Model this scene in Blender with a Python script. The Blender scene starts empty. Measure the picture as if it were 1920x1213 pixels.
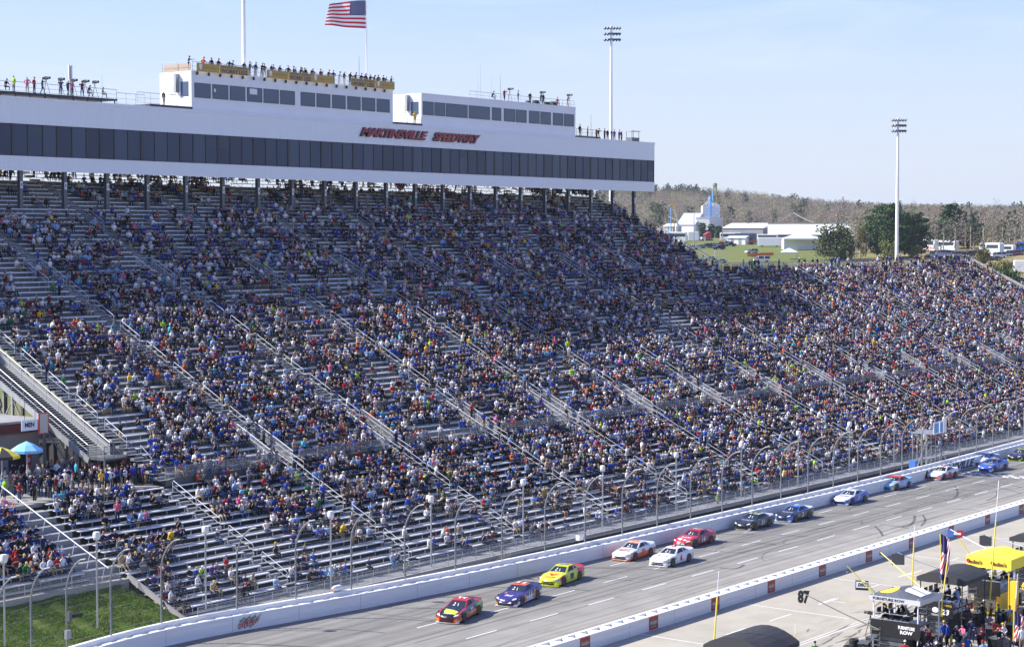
# Speedway grandstand seen from across the pit lane: everything is built in metres.
# X runs along the front straight, Y from pit lane towards the grandstand, Z up; the track is z = 0.
import bpy, bmesh, math, random
import numpy as np
from mathutils import Vector, Matrix
random.seed(11)
rng = np.random.default_rng(11)
SC = bpy.context.scene
COL = SC.collection
pi = math.pi
sin, cos = math.sin, math.cos

# ------------------------------------------------------------------ camera
CAMZ = 30.0
YAW, PITCH, FPX = math.radians(37.9), math.radians(2.8036), 3400.0
cd = bpy.data.cameras.new('camera')
cam = bpy.data.objects.new('camera', cd)
COL.objects.link(cam)
cam.location = (0, 0, CAMZ)
cam.rotation_euler = (pi / 2 - PITCH, 0, -(pi / 2 - YAW))
cd.sensor_width = 36.0
cd.lens = 36.0 * FPX / 1920.0
cd.clip_start = 1.0
cd.clip_end = 20000
SC.camera = cam

def ray(px, py):
    r, u = (px - 960) / FPX, -(py - 606.5) / FPX
    f, z = cos(PITCH) + u * sin(PITCH), u * cos(PITCH) - sin(PITCH)
    return np.array([r * sin(YAW) + f * cos(YAW), -r * cos(YAW) + f * sin(YAW), z])
def G(px, py, z=0.0):            # point of the photograph on the level z
    r = ray(px, py); t = (z - CAMZ) / r[2]
    return np.array([0, 0, CAMZ]) + r * t
def PY(px, py, Y):               # point of the photograph on the upright plane Y
    r = ray(px, py); return np.array([0, 0, CAMZ]) + r * (Y / r[1])
def PF(px, py, F):               # point of the photograph F metres ahead of the viewpoint
    r = ray(px, py); return np.array([0, 0, CAMZ]) + r * (F / (r[0] * cos(YAW) + r[1] * sin(YAW)))
def FL(x, y):
    return x * cos(YAW) + y * sin(YAW), x * sin(YAW) - y * cos(YAW)
def XY(F, L):
    return F * cos(YAW) + L * sin(YAW), F * sin(YAW) - L * cos(YAW)
def inview(x, y, z, m=90):
    f, l = FL(x, y); w = f * cos(PITCH) - (z - CAMZ) * sin(PITCH); u = (z - CAMZ) * cos(PITCH) + f * sin(PITCH)
    a = 960 + FPX * l / w; b = 606.5 - FPX * u / w
    return (a > -m) & (a < 1920 + m) & (b > -m) & (b < 1213 + m)

# ------------------------------------------------------------------ materials
MATS = {}
def mat(name, col, rough=.6, metal=0., noise=None, bump=None, alpha=1., spec=.5, col2=None, emit=None, attr=None, coat=0., wave=None):
    if name in MATS: return MATS[name]
    m = bpy.data.materials.new(name); m.use_nodes = True
    nt = m.node_tree; N = nt.nodes; Lk = nt.links
    b = N['Principled BSDF']
    b.inputs['Roughness'].default_value = rough
    b.inputs['Metallic'].default_value = metal
    b.inputs['Specular IOR Level'].default_value = spec
    b.inputs['Coat Weight'].default_value = coat
    c4 = (*col, 1)
    b.inputs['Base Color'].default_value = c4
    tc = None
    def coords():
        nonlocal tc
        if tc is None: tc = N.new('ShaderNodeNewGeometry')
        return tc.outputs['Position']
    src = None
    if attr:
        a = N.new('ShaderNodeAttribute'); a.attribute_name = attr
        Lk.new(a.outputs['Color'], b.inputs['Base Color']); src = a.outputs['Color']
    if noise:
        sc, amt = noise[0], noise[1]
        stretch = noise[2] if len(noise) > 2 else (1, 1, 1)
        mp = N.new('ShaderNodeMapping'); mp.inputs['Scale'].default_value = stretch
        Lk.new(coords(), mp.inputs['Vector'])
        n = N.new('ShaderNodeTexNoise'); n.inputs['Scale'].default_value = sc; n.inputs['Detail'].default_value = 6
        n.inputs['Roughness'].default_value = .65
        Lk.new(mp.outputs['Vector'], n.inputs['Vector'])
        rp = N.new('ShaderNodeMapRange'); rp.inputs['From Min'].default_value = .3; rp.inputs['From Max'].default_value = .7
        Lk.new(n.outputs['Fac'], rp.inputs['Value'])
        mx = N.new('ShaderNodeMix'); mx.data_type = 'RGBA'
        d = col2 if col2 else tuple(max(0, c * (1 - amt)) for c in col)
        mx.inputs['A'].default_value = c4; mx.inputs['B'].default_value = (*d, 1)
        Lk.new(rp.outputs['Result'], mx.inputs['Factor'])
        Lk.new(mx.outputs['Result'], b.inputs['Base Color'])
    if bump:
        n2 = N.new('ShaderNodeTexNoise'); n2.inputs['Scale'].default_value = bump[0]; n2.inputs['Detail'].default_value = 4
        Lk.new(coords(), n2.inputs['Vector'])
        bp = N.new('ShaderNodeBump'); bp.inputs['Strength'].default_value = bump[1]; bp.inputs['Distance'].default_value = bump[2] if len(bump) > 2 else .05
        Lk.new(n2.outputs['Fac'], bp.inputs['Height']); Lk.new(bp.outputs['Normal'], b.inputs['Normal'])
    if wave:                      # upright ribs of profiled sheet, one every `wave` metres along X
        sx = N.new('ShaderNodeSeparateXYZ'); Lk.new(coords(), sx.inputs[0])
        q = N.new('ShaderNodeMath'); q.operation = 'MULTIPLY'; q.inputs[1].default_value = 2 * pi / wave; Lk.new(sx.outputs['X'], q.inputs[0])
        s = N.new('ShaderNodeMath'); s.operation = 'SINE'; Lk.new(q.outputs[0], s.inputs[0])
        bp = N.new('ShaderNodeBump'); bp.inputs['Strength'].default_value = .45; bp.inputs['Distance'].default_value = .03
        Lk.new(s.outputs[0], bp.inputs['Height']); Lk.new(bp.outputs['Normal'], b.inputs['Normal'])
    if alpha < 1:
        b.inputs['Alpha'].default_value = alpha
    if emit:
        b.inputs['Emission Color'].default_value = (*emit, 1); b.inputs['Emission Strength'].default_value = 1
    MATS[name] = m
    return m

def hexc(h):                      # sRGB hex -> linear
    o = []
    for i in (0, 2, 4):
        v = int(h[i:i + 2], 16) / 255
        o.append(v / 12.92 if v <= .04045 else ((v + .055) / 1.055) ** 2.4)
    return tuple(o)
def paint(h, rough=.35, coat=.5, k=.8):
    return mat('paint_' + h, tuple(c * k for c in hexc(h)), rough, 0, coat=coat)
def cloth(h, k=.85):
    return mat('cloth_' + h, tuple(c * k for c in hexc(h)), .9, 0, spec=.2)

WHITE = mat('white_paint', (.80, .80, .80), .5, noise=(1.2, .08), bump=(8, .08))
WALLW = mat('white_wall_paint', (.80, .80, .79), .55, noise=(1.6, .22, (.12, .6, 3.5)), bump=(5, .1))
PANEL = mat('white_panel', (.80, .82, .84), .45, wave=.32)
PANELFLAT = mat('white_flat_panel', (.82, .83, .85), .5, noise=(.6, .06))
GALV = mat('galvanised_steel', (.42, .43, .44), .45, .55, noise=(3, .2))
ALU = mat('aluminium_plank', (.78, .79, .80), .45, .15, noise=(1.1, .22, (.25, 3, 3)))
ALUDECK = mat('aluminium_deck', (.54, .55, .56), .55, .3, noise=(1.3, .3, (.3, 3, 3)))
DARKSTEEL = mat('dark_steel', (.045, .05, .055), .5, .3, noise=(2, .3))
STEELGREY = mat('grey_steel', (.13, .14, .15), .5, .3, noise=(2, .25))
SHADOWDECK = mat('shade_black', (.012, .013, .015), .9)  # near-black colour standing in for shade in gaps and openings
BLACK = mat('black_plastic', (.012, .012, .013), .5)
RUBBER = mat('tyre_rubber', (.015, .015, .016), .85)
GLASSD = mat('tinted_glass', (.025, .045, .095), .12, 0, spec=.3)
GLASSB = mat('box_window_glass', (.055, .085, .14), .08, 0, spec=.5)
CONC = mat('concrete', (.33, .315, .285), .85, noise=(.35, .25), bump=(6, .2))
CONCG = mat('grey_concrete', (.30, .30, .30), .85, noise=(.5, .3), bump=(6, .2))
WOODB = mat('tan_board', (.45, .34, .25), .8, noise=(2, .2))
REDP = mat('red_sign', (.40, .035, .03), .5, noise=(1, .2))
YEL = mat('yellow_paint', (.75, .52, .03), .5)
YELB = mat('yellow_canvas', (.85, .68, .05), .75, bump=(3, .3))
SKIN = [mat('skin_%d' % i, c, .6, spec=.3) for i, c in enumerate([(.52, .34, .26), (.46, .29, .21), (.57, .40, .31), (.22, .12, .08)])]

# ------------------------------------------------------------------ mesh building
class MB:
    def __init__(s): s.v = []; s.f = []; s.m = []
    def add(s, vs, fs, m=0):
        o = len(s.v); s.v += [tuple(map(float, p)) for p in vs]
        for q in fs: s.f.append(tuple(o + i for i in q)); s.m.append(m)
        return s
    def box(s, x0, x1, y0, y1, z0, z1, m=0):
        vs = [(x0, y0, z0), (x1, y0, z0), (x1, y1, z0), (x0, y1, z0), (x0, y0, z1), (x1, y0, z1), (x1, y1, z1), (x0, y1, z1)]
        return s.add(vs, [(3, 2, 1, 0), (4, 5, 6, 7), (0, 1, 5, 4), (1, 2, 6, 5), (2, 3, 7, 6), (3, 0, 4, 7)], m)
    def beam(s, a, b, w, h, m=0, up=(0, 0, 1)):
        a, b, up = Vector(a), Vector(b), Vector(up)
        d = (b - a).normalized()
        sd = d.cross(up)
        if sd.length < 1e-5: sd = d.cross(Vector((1, 0, 0)))
        sd.normalize(); u2 = sd.cross(d)
        vs = []
        for p in (a, b):
            for i, j in ((-1, -1), (1, -1), (1, 1), (-1, 1)): vs.append(p + sd * (i * w / 2) + u2 * (j * h / 2))
        return s.add(vs, [(3, 2, 1, 0), (4, 5, 6, 7), (0, 1, 5, 4), (1, 2, 6, 5), (2, 3, 7, 6), (3, 0, 4, 7)], m)
    def pipe(s, pts, r, n=6, m=0, caps=True):
        pts = [Vector(p) for p in pts]; K = len(pts)
        rs = r if hasattr(r, '__len__') else [r] * K
        vs = []; ref = Vector((0.13, 0.21, .97))
        for i, p in enumerate(pts):
            d = (pts[min(i + 1, K - 1)] - pts[max(i - 1, 0)]).normalized()
            a = d.cross(ref)
            if a.length < .15: a = d.cross(Vector((1, 0, 0)))
            a.normalize(); b = d.cross(a)
            for k in range(n):
                t = 2 * pi * k / n
                vs.append(p + (a * cos(t) + b * sin(t)) * rs[i])
        fs = [(i * n + k, i * n + (k + 1) % n, (i + 1) * n + (k + 1) % n, (i + 1) * n + k) for i in range(K - 1) for k in range(n)]
        if caps: fs += [tuple(range(n))[::-1], tuple((K - 1) * n + k for k in range(n))]
        return s.add(vs, fs, m)
    def loft(s, rings, m=0, caps=True, closed=True):
        n = len(rings[0]); vs = [p for r in rings for p in r]; fs = []
        for i in range(len(rings) - 1):
            for k in range(n if closed else n - 1):
                fs.append((i * n + k, i * n + (k + 1) % n, (i + 1) * n + (k + 1) % n, (i + 1) * n + k))
        if caps: fs += [tuple(range(n))[::-1], tuple((len(rings) - 1) * n + k for k in range(n))]
        return s.add(vs, fs, m)
    def lathe(s, prof, c=(0, 0, 0), n=12, m=0, caps=True):
        return s.loft([[(c[0] + r * cos(2 * pi * k / n), c[1] + r * sin(2 * pi * k / n), c[2] + z) for k in range(n)] for r, z in prof], m, caps)
    def extrude(s, poly, d, m=0):           # poly: 3d outline, d: thickness vector
        n = len(poly); d = Vector(d); a = [Vector(p) for p in poly]; b = [p + d for p in a]
        return s.add(a + b, [tuple(range(n))[::-1], tuple(range(n, 2 * n))] + [(k, (k + 1) % n, n + (k + 1) % n, n + k) for k in range(n)], m)
    def join(s, o, off=(0, 0, 0), m=None):
        k = len(s.v); s.v += [(p[0] + off[0], p[1] + off[1], p[2] + off[2]) for p in o.v]
        s.f += [tuple(k + i for i in q) for q in o.f]; s.m += o.m if m is None else [m] * len(o.f)
        return s
    def mesh(s, name, mats, tf=None, smooth=False):
        me = bpy.data.meshes.new(name)
        v = s.v if tf is None else [tuple(tf @ Vector(p)) for p in s.v]
        me.from_pydata(v, [], s.f)
        for m in mats: me.materials.append(m)
        me.polygons.foreach_set('material_index', s.m)
        if smooth: me.polygons.foreach_set('use_smooth', [True] * len(s.f))
        me.update()
        bm = bmesh.new(); bm.from_mesh(me); bmesh.ops.recalc_face_normals(bm, faces=bm.faces); bm.to_mesh(me); bm.free()
        return me
    def build(s, name, mats, parent=None, world=True, smooth=False):
        if not isinstance(mats, (list, tuple)): mats = [mats]
        if parent is not None:
            tf = parent_matrix(parent).inverted() if world else None
            o = bpy.data.objects.new(name, s.mesh(name, mats, tf, smooth)); o.parent = parent
        else:
            a = np.array(s.v); c = Vector(((a[:, 0].min() + a[:, 0].max()) / 2, (a[:, 1].min() + a[:, 1].max()) / 2, a[:, 2].min()))
            o = bpy.data.objects.new(name, s.mesh(name, mats, Matrix.Translation(-c), smooth)); o.location = c
        COL.objects.link(o)
        return o

def parent_matrix(o):
    m = Matrix.Translation(o.location) @ o.rotation_euler.to_matrix().to_4x4()
    return m if o.parent is None else parent_matrix(o.parent) @ m
def tag(o, label=None, cat=None, group=None, kind=None):
    if label: o['label'] = label
    if cat: o['category'] = cat
    if group: o['group'] = group
    if kind: o['kind'] = kind
    return o
def thing(name, label, cat, loc=(0, 0, 0), rz=0., group=None):
    o = bpy.data.objects.new(name, None); COL.objects.link(o)
    o.empty_display_size = .5; o.location = loc; o.rotation_euler = (0, 0, rz)
    return tag(o, label, cat, group)
def child(name, mesh, parent, loc=(0, 0, 0), rot=(0, 0, 0)):
    o = bpy.data.objects.new(name, mesh); COL.objects.link(o); o.parent = parent
    o.location = loc; o.rotation_euler = rot
    return o

def text_mb(txt, w=None, h=1., shear=0., bold=0., depth=.02, spacing=1.):
    """lettering as a solid mesh in its own plane: x right, y up, thickness z; fitted to w x h"""
    c = bpy.data.curves.new('txt', 'FONT'); c.body = txt; c.size = 1; c.shear = shear; c.offset = bold
    c.extrude = .5; c.resolution_u = 2; c.align_x = 'LEFT'; c.space_character = spacing; c.space_line = .85
    o = bpy.data.objects.new('txt', c); COL.objects.link(o)
    bpy.context.view_layer.update()
    me = o.evaluated_get(bpy.context.evaluated_depsgraph_get()).to_mesh()
    v = np.array([tuple(p.co) for p in me.vertices]); f = [tuple(p.vertices) for p in me.polygons]
    o.to_mesh_clear(); bpy.data.objects.remove(o); bpy.data.curves.remove(c)
    mb = MB()
    if len(v) == 0: return mb
    v[:, :2] -= (v[:, :2].min(0) + v[:, :2].max(0)) / 2
    s = v[:, :2].max(0) - v[:, :2].min(0)
    ky = h / s[1]; kx = w / s[0] if w else ky
    v[:, 0] *= kx; v[:, 1] *= ky; v[:, 2] *= depth / max(1e-6, np.ptp(v[:, 2]))
    mb.add(v, f)
    return mb
def place_mb(mb, org, ax, ay, az=None):
    ax, ay = Vector(ax).normalized(), Vector(ay).normalized()
    az = ax.cross(ay).normalized() if az is None else Vector(az)
    o = Vector(org); mb.v = [tuple(o + ax * p[0] + ay * p[1] + az * p[2]) for p in mb.v]
    return mb
def text_at(txt, org, ax, ay, mats, parent, w=None, h=1., name='lettering', **k):
    return place_mb(text_mb(txt, w, h, **k), org, ax, ay).build(name, mats, parent)

def bigmesh(name, V, faces_list, mats, mi=None, fcol=None, smooth=False):
    """numpy mesh: faces_list = [(n x k index array)...]"""
    me = bpy.data.meshes.new(name)
    me.vertices.add(len(V)); me.vertices.foreach_set('co', np.asarray(V, np.float32).ravel())
    tot = sum(f.size for f in faces_list); np_ = sum(len(f) for f in faces_list)
    me.loops.add(tot); me.polygons.add(np_)
    me.loops.foreach_set('vertex_index', np.concatenate([f.ravel() for f in faces_list]).astype(np.int32))
    st = []; c = 0
    for f in faces_list:
        st.append(c + np.arange(len(f)) * f.shape[1]); c += f.size
    me.polygons.foreach_set('loop_start', np.concatenate(st).astype(np.int32))
    for m in mats: me.materials.append(m)
    if mi is not None: me.polygons.foreach_set('material_index', np.asarray(mi, np.int32))
    if smooth: me.polygons.foreach_set('use_smooth', np.ones(np_, bool))
    if fcol is not None:
        a = me.attributes.new('tint', 'FLOAT_COLOR', 'FACE')
        a.data.foreach_set('color', np.concatenate([fcol, np.ones((len(fcol), 1))], 1).astype(np.float32).ravel())
    me.update(calc_edges=True); me.validate()
    return me
NUM = ['zero', 'one', 'two', 'three', 'four', 'five', 'six', 'seven', 'eight', 'nine', 'ten', 'eleven', 'twelve', 'thirteen', 'fourteen', 'fifteen', 'sixteen', 'seventeen', 'eighteen', 'nineteen', 'twenty']
ORD = ['zeroth', 'first', 'second', 'third', 'fourth', 'fifth', 'sixth', 'seventh', 'eighth', 'ninth', 'tenth', 'eleventh', 'twelfth', 'thirteenth', 'fourteenth', 'fifteenth', 'sixteenth', 'seventeenth', 'eighteenth', 'nineteenth', 'twentieth', 'twenty-first', 'twenty-second', 'twenty-third', 'twenty-fourth', 'twenty-fifth', 'twenty-sixth', 'twenty-seventh', 'twenty-eighth', 'twenty-ninth', 'thirtieth', 'thirty-first', 'thirty-second', 'thirty-third', 'thirty-fourth', 'thirty-fifth', 'thirty-sixth', 'thirty-seventh', 'thirty-eighth', 'thirty-ninth', 'fortieth']

# ------------------------------------------------------------------ daylight
SUNV = Vector((-.72, 1.0, 1.0)).normalized()
EL = math.asin(SUNV.z); AZ = math.atan2(SUNV.x, SUNV.y)
wd = bpy.data.worlds.new('World'); SC.world = wd; wd.use_nodes = True
wn = wd.node_tree; bg = wn.nodes['Background']
sky = wn.nodes.new('ShaderNodeTexSky'); sky.sky_type = 'NISHITA'; sky.sun_disc = False
sky.sun_elevation = EL; sky.sun_rotation = AZ; sky.altitude = 300; sky.air_density = 1.0; sky.dust_density = .7; sky.ozone_density = 2.0
# thin high cirrus laid over the sky by direction
tcw = wn.nodes.new('ShaderNodeTexCoord'); mpw = wn.nodes.new('ShaderNodeMapping'); mpw.inputs['Scale'].default_value = (2.2, 2.2, 14)
mpw.inputs['Rotation'].default_value = (.12, -.1, .4)
wn.links.new(tcw.outputs['Generated'], mpw.inputs['Vector'])
nz = wn.nodes.new('ShaderNodeTexNoise'); nz.inputs['Scale'].default_value = 2.4; nz.inputs['Detail'].default_value = 8; nz.inputs['Roughness'].default_value = .6
nz.inputs['Distortion'].default_value = .6
wn.links.new(mpw.outputs['Vector'], nz.inputs['Vector'])
mr = wn.nodes.new('ShaderNodeMapRange'); mr.inputs['From Min'].default_value = .5; mr.inputs['From Max'].default_value = .8; mr.inputs['To Max'].default_value = .35
wn.links.new(nz.outputs['Fac'], mr.inputs['Value'])
mxw = wn.nodes.new('ShaderNodeMix'); mxw.data_type = 'RGBA'; mxw.inputs['B'].default_value = (7.5, 7.9, 8.4, 1)
wn.links.new(mr.outputs['Result'], mxw.inputs['Factor']); wn.links.new(sky.outputs['Color'], mxw.inputs['A'])
tint = wn.nodes.new('ShaderNodeMix'); tint.data_type = 'RGBA'; tint.blend_type = 'MULTIPLY'; tint.inputs['Factor'].default_value = 1; tint.inputs['B'].default_value = (.735, .775, 1.15, 1)
wn.links.new(mxw.outputs['Result'], tint.inputs['A'])
# pale band of thick air low over the horizon
sxw = wn.nodes.new('ShaderNodeSeparateXYZ'); wn.links.new(tcw.outputs['Generated'], sxw.inputs[0])
hz = wn.nodes.new('ShaderNodeMapRange'); hz.interpolation_type = 'SMOOTHSTEP'; hz.inputs['From Min'].default_value = .0; hz.inputs['From Max'].default_value = .22; hz.inputs['To Min'].default_value = .85; hz.inputs['To Max'].default_value = 0
wn.links.new(sxw.outputs['Z'], hz.inputs['Value'])
hmx = wn.nodes.new('ShaderNodeMix'); hmx.data_type = 'RGBA'; hmx.inputs['B'].default_value = (3.65, 3.95, 4.3, 1)
wn.links.new(hz.outputs['Result'], hmx.inputs['Factor']); wn.links.new(tint.outputs['Result'], hmx.inputs['A'])
wn.links.new(hmx.outputs['Result'], bg.inputs['Color'])
bg.inputs['Strength'].default_value = .11
sl = bpy.data.lights.new('sun', 'SUN'); sl.energy = 5.0; sl.angle = math.radians(.53); sl.color = (1, .955, .88)
so = bpy.data.objects.new('sun', sl); COL.objects.link(so); so.rotation_euler = SUNV.to_track_quat('Z', 'Y').to_euler(); so.location = (0, 200, 150)
SC.view_settings.view_transform = 'Standard'; SC.view_settings.look = 'None'; SC.view_settings.exposure = .92; SC.view_settings.gamma = 1
try: SC.view_settings.use_curve_mapping = False
except Exception: pass
SC.render.engine = 'CYCLES'
SC.cycles.max_bounces = 6; SC.cycles.transparent_max_bounces = 12; SC.cycles.use_denoising = True
# ------------------------------------------------------------------ stand profile
LY0, LZ0, LT, LR, LN = 103.2, 1.2, .98, .45, 16       # lower tier
UY0, UZ0, UT, UR = 118.9, 8.9, .98, .48               # upper tier
UNR, UNT = 32, 57                                     # rows on the right part / below the tower
XTALL = 247.5                                         # end of the tall part of the upper tier
XR = 343.0                                            # right end of the stand
XL = 104.2                                            # left end of the upper tier
AISLES = [104.2, 119.2, 134.2, 149.6, 164.5, 179.6, 195.0, 210.3, 225.4, 240.5, 255.4, 270.5, 284.3, 298.0, 312.6, 327.2, 342.2]
AW = 1.25                                             # aisle width
def low_row(i): return LY0 + LT * i, LZ0 + LR * i
def up_row(i): return UY0 + UT * i, UZ0 + UR * i
def prof(Y):
    return np.where(Y < LY0, 1.0, np.where(Y < UY0, LZ0 + LR * (Y - LY0) / LT, UZ0 + UR * (Y - UY0) / UT))

# outer wall line (track face)
WP = np.array([(40, 82), (50, 88.5), (60, 93.4), (68, 96.6), (75, 98.8), (81.1, 99.9), (84.3, 100.35), (87.6, 100.6), (91, 100.5), (94, 100.1), (98, 99.4), (103.4, 98.6), (110, 97.8), (120, 96.9), (130, 96.4), (138, 96.15), (155, 95.9), (175, 95.6), (195, 95.6), (214, 96.1), (242, 97.3), (275, 99.2), (320, 101.6), (380, 104.5)], float)
def smooth_path(P, step):
    d = np.r_[0, np.cumsum(np.linalg.norm(np.diff(P, axis=0), axis=1))]
    s = np.arange(0, d[-1], step)
    out = np.stack([np.interp(s, d, P[:, 0]), np.interp(s, d, P[:, 1])], 1)
    k = np.ones(5) / 5
    for c in range(2):
        p = np.pad(out[:, c], 2, mode='edge'); out[:, c] = np.convolve(p, k, 'valid')
    return out
WALL = smooth_path(WP, 1.5)
def wally(x): return np.interp(x, WALL[:, 0], WALL[:, 1])

# ------------------------------------------------------------------ terrain
def terr(x, y):
    F, L = x * cos(YAW) + y * sin(YAW), x * sin(YAW) - y * cos(YAW)
    base = np.interp(y, [-1e4, 100.9, 103, 118, 121, 1e5], [-.12, -.12, .1, 7.6, 8.35, 8.35])
    ridge = np.interp(L, [-2000, -400, 0, 150, 215, 290, 450, 900, 2500], [60, 55, 58, 60, 54, 44, 40, 46, 52])
    far = np.interp(F, [0, 385, 450, 500, 600, 660, 720, 900, 1100, 1200], [0, 8.35, 12.8, 15.8, 21.0, 24.5, 26.6, 29.5, 32.5, 36])
    far = np.where(F > 1150, np.interp(F, [1150, 1600, 1750, 2100, 2e4], [0, 1, 1, .6, .2]) * (ridge - 34) + 34, far)
    # the ground falls off to the right of the parking field
    far = far - np.clip((L - 175) / 60, 0, 1) * np.interp(F, [385, 450, 560, 640], [0, 1.0, 1.2, 0])
    w = np.clip((F - 372) / 20, 0, 1)
    return base * (1 - w) + np.maximum(far, base * (y > 110)) * w
def grid_lines(a, b, dense, far):
    out = list(dense)
    s = dense[1] - dense[0]; v = dense[0]; st = 6.
    while v > a: v -= st; st *= 1.25; out.insert(0, max(v, a))
    v = dense[-1]; st = 10.
    while v < b: v += st; st = min(st * 1.12, far); out.append(min(v, b))
    return np.array(out)
gx = grid_lines(-900, 9000, list(np.arange(0, 900, 9.)), 600)
gy = grid_lines(-900, 9000, list(np.arange(96, 126, 1.5)) + list(np.arange(128, 700, 8.)), 600)
gx.sort(); gy.sort()
X, Y = np.meshgrid(gx, gy, indexing='ij')
Z = terr(X, Y) + (np.sin(X * .013) * np.cos(Y * .017)) * np.clip((X * cos(YAW) + Y * sin(YAW) - 700) / 400, 0, 1) * 3
V = np.stack([X, Y, Z], -1).reshape(-1, 3)
ny = len(gy); I = np.arange(len(gx) - 1)[:, None] * ny + np.arange(ny - 1)[None]
Q = np.stack([I, I + ny, I + ny + 1, I + 1], -1).reshape(-1, 4)
GRASSM = mat('field_grass', (.12, .165, .035), .95, noise=(.03, .3), col2=(.17, .155, .07), spec=.1)
def ground_zones():              # leaf-littered forest floor on the far hillside, worn dirt on the right of the field
    nt = GRASSM.node_tree; N = nt.nodes; Lk = nt.links; b = N['Principled BSDF']; g = N.new('ShaderNodeNewGeometry')
    dt = N.new('ShaderNodeVectorMath'); dt.operation = 'DOT_PRODUCT'; dt.inputs[1].default_value = (cos(YAW), sin(YAW), 0); Lk.new(g.outputs['Position'], dt.inputs[0])
    r = N.new('ShaderNodeMapRange'); r.inputs['From Min'].default_value = 760; r.inputs['From Max'].default_value = 960; Lk.new(dt.outputs['Value'], r.inputs['Value'])
    mx = N.new('ShaderNodeMix'); mx.data_type = 'RGBA'; mx.inputs['B'].default_value = (.24, .205, .16, 1)
    Lk.new(b.inputs['Base Color'].links[0].from_socket, mx.inputs['A']); Lk.new(r.outputs['Result'], mx.inputs['Factor'])
    d2 = N.new('ShaderNodeVectorMath'); d2.operation = 'DOT_PRODUCT'; d2.inputs[1].default_value = (sin(YAW), -cos(YAW), 0); Lk.new(g.outputs['Position'], d2.inputs[0])
    r2 = N.new('ShaderNodeMapRange'); r2.inputs['From Min'].default_value = 112; r2.inputs['From Max'].default_value = 132; r2.inputs['To Max'].default_value = .75; Lk.new(d2.outputs['Value'], r2.inputs['Value'])
    m2 = N.new('ShaderNodeMix'); m2.data_type = 'RGBA'; m2.inputs['B'].default_value = (.30, .235, .12, 1)
    Lk.new(mx.outputs['Result'], m2.inputs['A']); Lk.new(r2.outputs['Result'], m2.inputs['Factor']); Lk.new(m2.outputs['Result'], b.inputs['Base Color'])
ground_zones()
o = bpy.data.objects.new('ground', bigmesh('ground', V, [Q], [GRASSM], smooth=True)); COL.objects.link(o); tag(o, kind='structure')

# ------------------------------------------------------------------ asphalt with darker racing groove, seams and stains
def asphalt():
    m = mat('asphalt', (.245, .234, .208), .82, spec=.3)
    nt = m.node_tree; N = nt.nodes; Lk = nt.links; b = N['Principled BSDF']
    g = N.new('ShaderNodeNewGeometry')
    def noise(scale, st, lo, hi):
        mp = N.new('ShaderNodeMapping'); mp.inputs['Scale'].default_value = st; Lk.new(g.outputs['Position'], mp.inputs['Vector'])
        n = N.new('ShaderNodeTexNoise'); n.inputs['Scale'].default_value = scale; n.inputs['Detail'].default_value = 5
        Lk.new(mp.outputs['Vector'], n.inputs['Vector'])
        r = N.new('ShaderNodeMapRange'); r.inputs['From Min'].default_value = .3; r.inputs['From Max'].default_value = .7
        r.inputs['To Min'].default_value = lo; r.inputs['To Max'].default_value = hi
        Lk.new(n.outputs['Fac'], r.inputs['Value']); return r.outputs['Result']
    a = noise(.35, (1, 1, 1), .88, 1.1); bb = noise(1.0, (.015, 1.9, 1), .72, 1.14); c = noise(9, (1, 1, 1), .93, 1.07)
    m1 = N.new('ShaderNodeMath'); m1.operation = 'MULTIPLY'; Lk.new(a, m1.inputs[0]); Lk.new(bb, m1.inputs[1])
    m2 = N.new('ShaderNodeMath'); m2.operation = 'MULTIPLY'; Lk.new(m1.outputs[0], m2.inputs[0]); Lk.new(c, m2.inputs[1])
    # groove between Y 86 and 95 worn darker
    sx = N.new('ShaderNodeSeparateXYZ'); Lk.new(g.outputs['Position'], sx.inputs[0])
    cr = N.new('ShaderNodeValToRGB'); r1 = N.new('ShaderNodeMapRange'); r1.inputs['From Min'].default_value = 76; r1.inputs['From Max'].default_value = 98
    Lk.new(sx.outputs['Y'], r1.inputs['Value']); Lk.new(r1.outputs['Result'], cr.inputs['Fac'])
    e = cr.color_ramp.elements; e[0].position = 0; e[0].color = (1.25, 1.22, 1.16, 1); e[1].position = 1; e[1].color = (.95, .95, .95, 1)
    for p, k in ((.3, 1.12), (.5, .92), (.75, .9)):
        q = cr.color_ramp.elements.new(p); q.color = (k, k, k, 1)
    vm = N.new('ShaderNodeVectorMath'); vm.operation = 'SCALE'; vm.inputs[0].default_value = (.245, .234, .208); Lk.new(m2.outputs[0], vm.inputs['Scale'])
    v2 = N.new('ShaderNodeVectorMath'); v2.operation = 'MULTIPLY'; Lk.new(vm.outputs[0], v2.inputs[0]); Lk.new(cr.outputs['Color'], v2.inputs[1])
    Lk.new(v2.outputs[0], b.inputs['Base Color'])
    return m
ASPH = asphalt()
mb = MB()
xs = np.arange(20, 420, 4.)
for a, b in zip(xs[:-1], xs[1:]):
    ya, yb = float(wally(a)) + .6, float(wally(b)) + .6
    if a < 40: ya = yb = 83
    mb.add([(a, 75.6, 0), (b, 75.6, 0), (b, yb, 0), (a, ya, 0)], [(0, 1, 2, 3)])
tag(mb.build('track', ASPH), kind='structure')
PITC = mat('pit_concrete', (.405, .37, .295), .85, noise=(.25, .22), bump=(5, .15))
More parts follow.
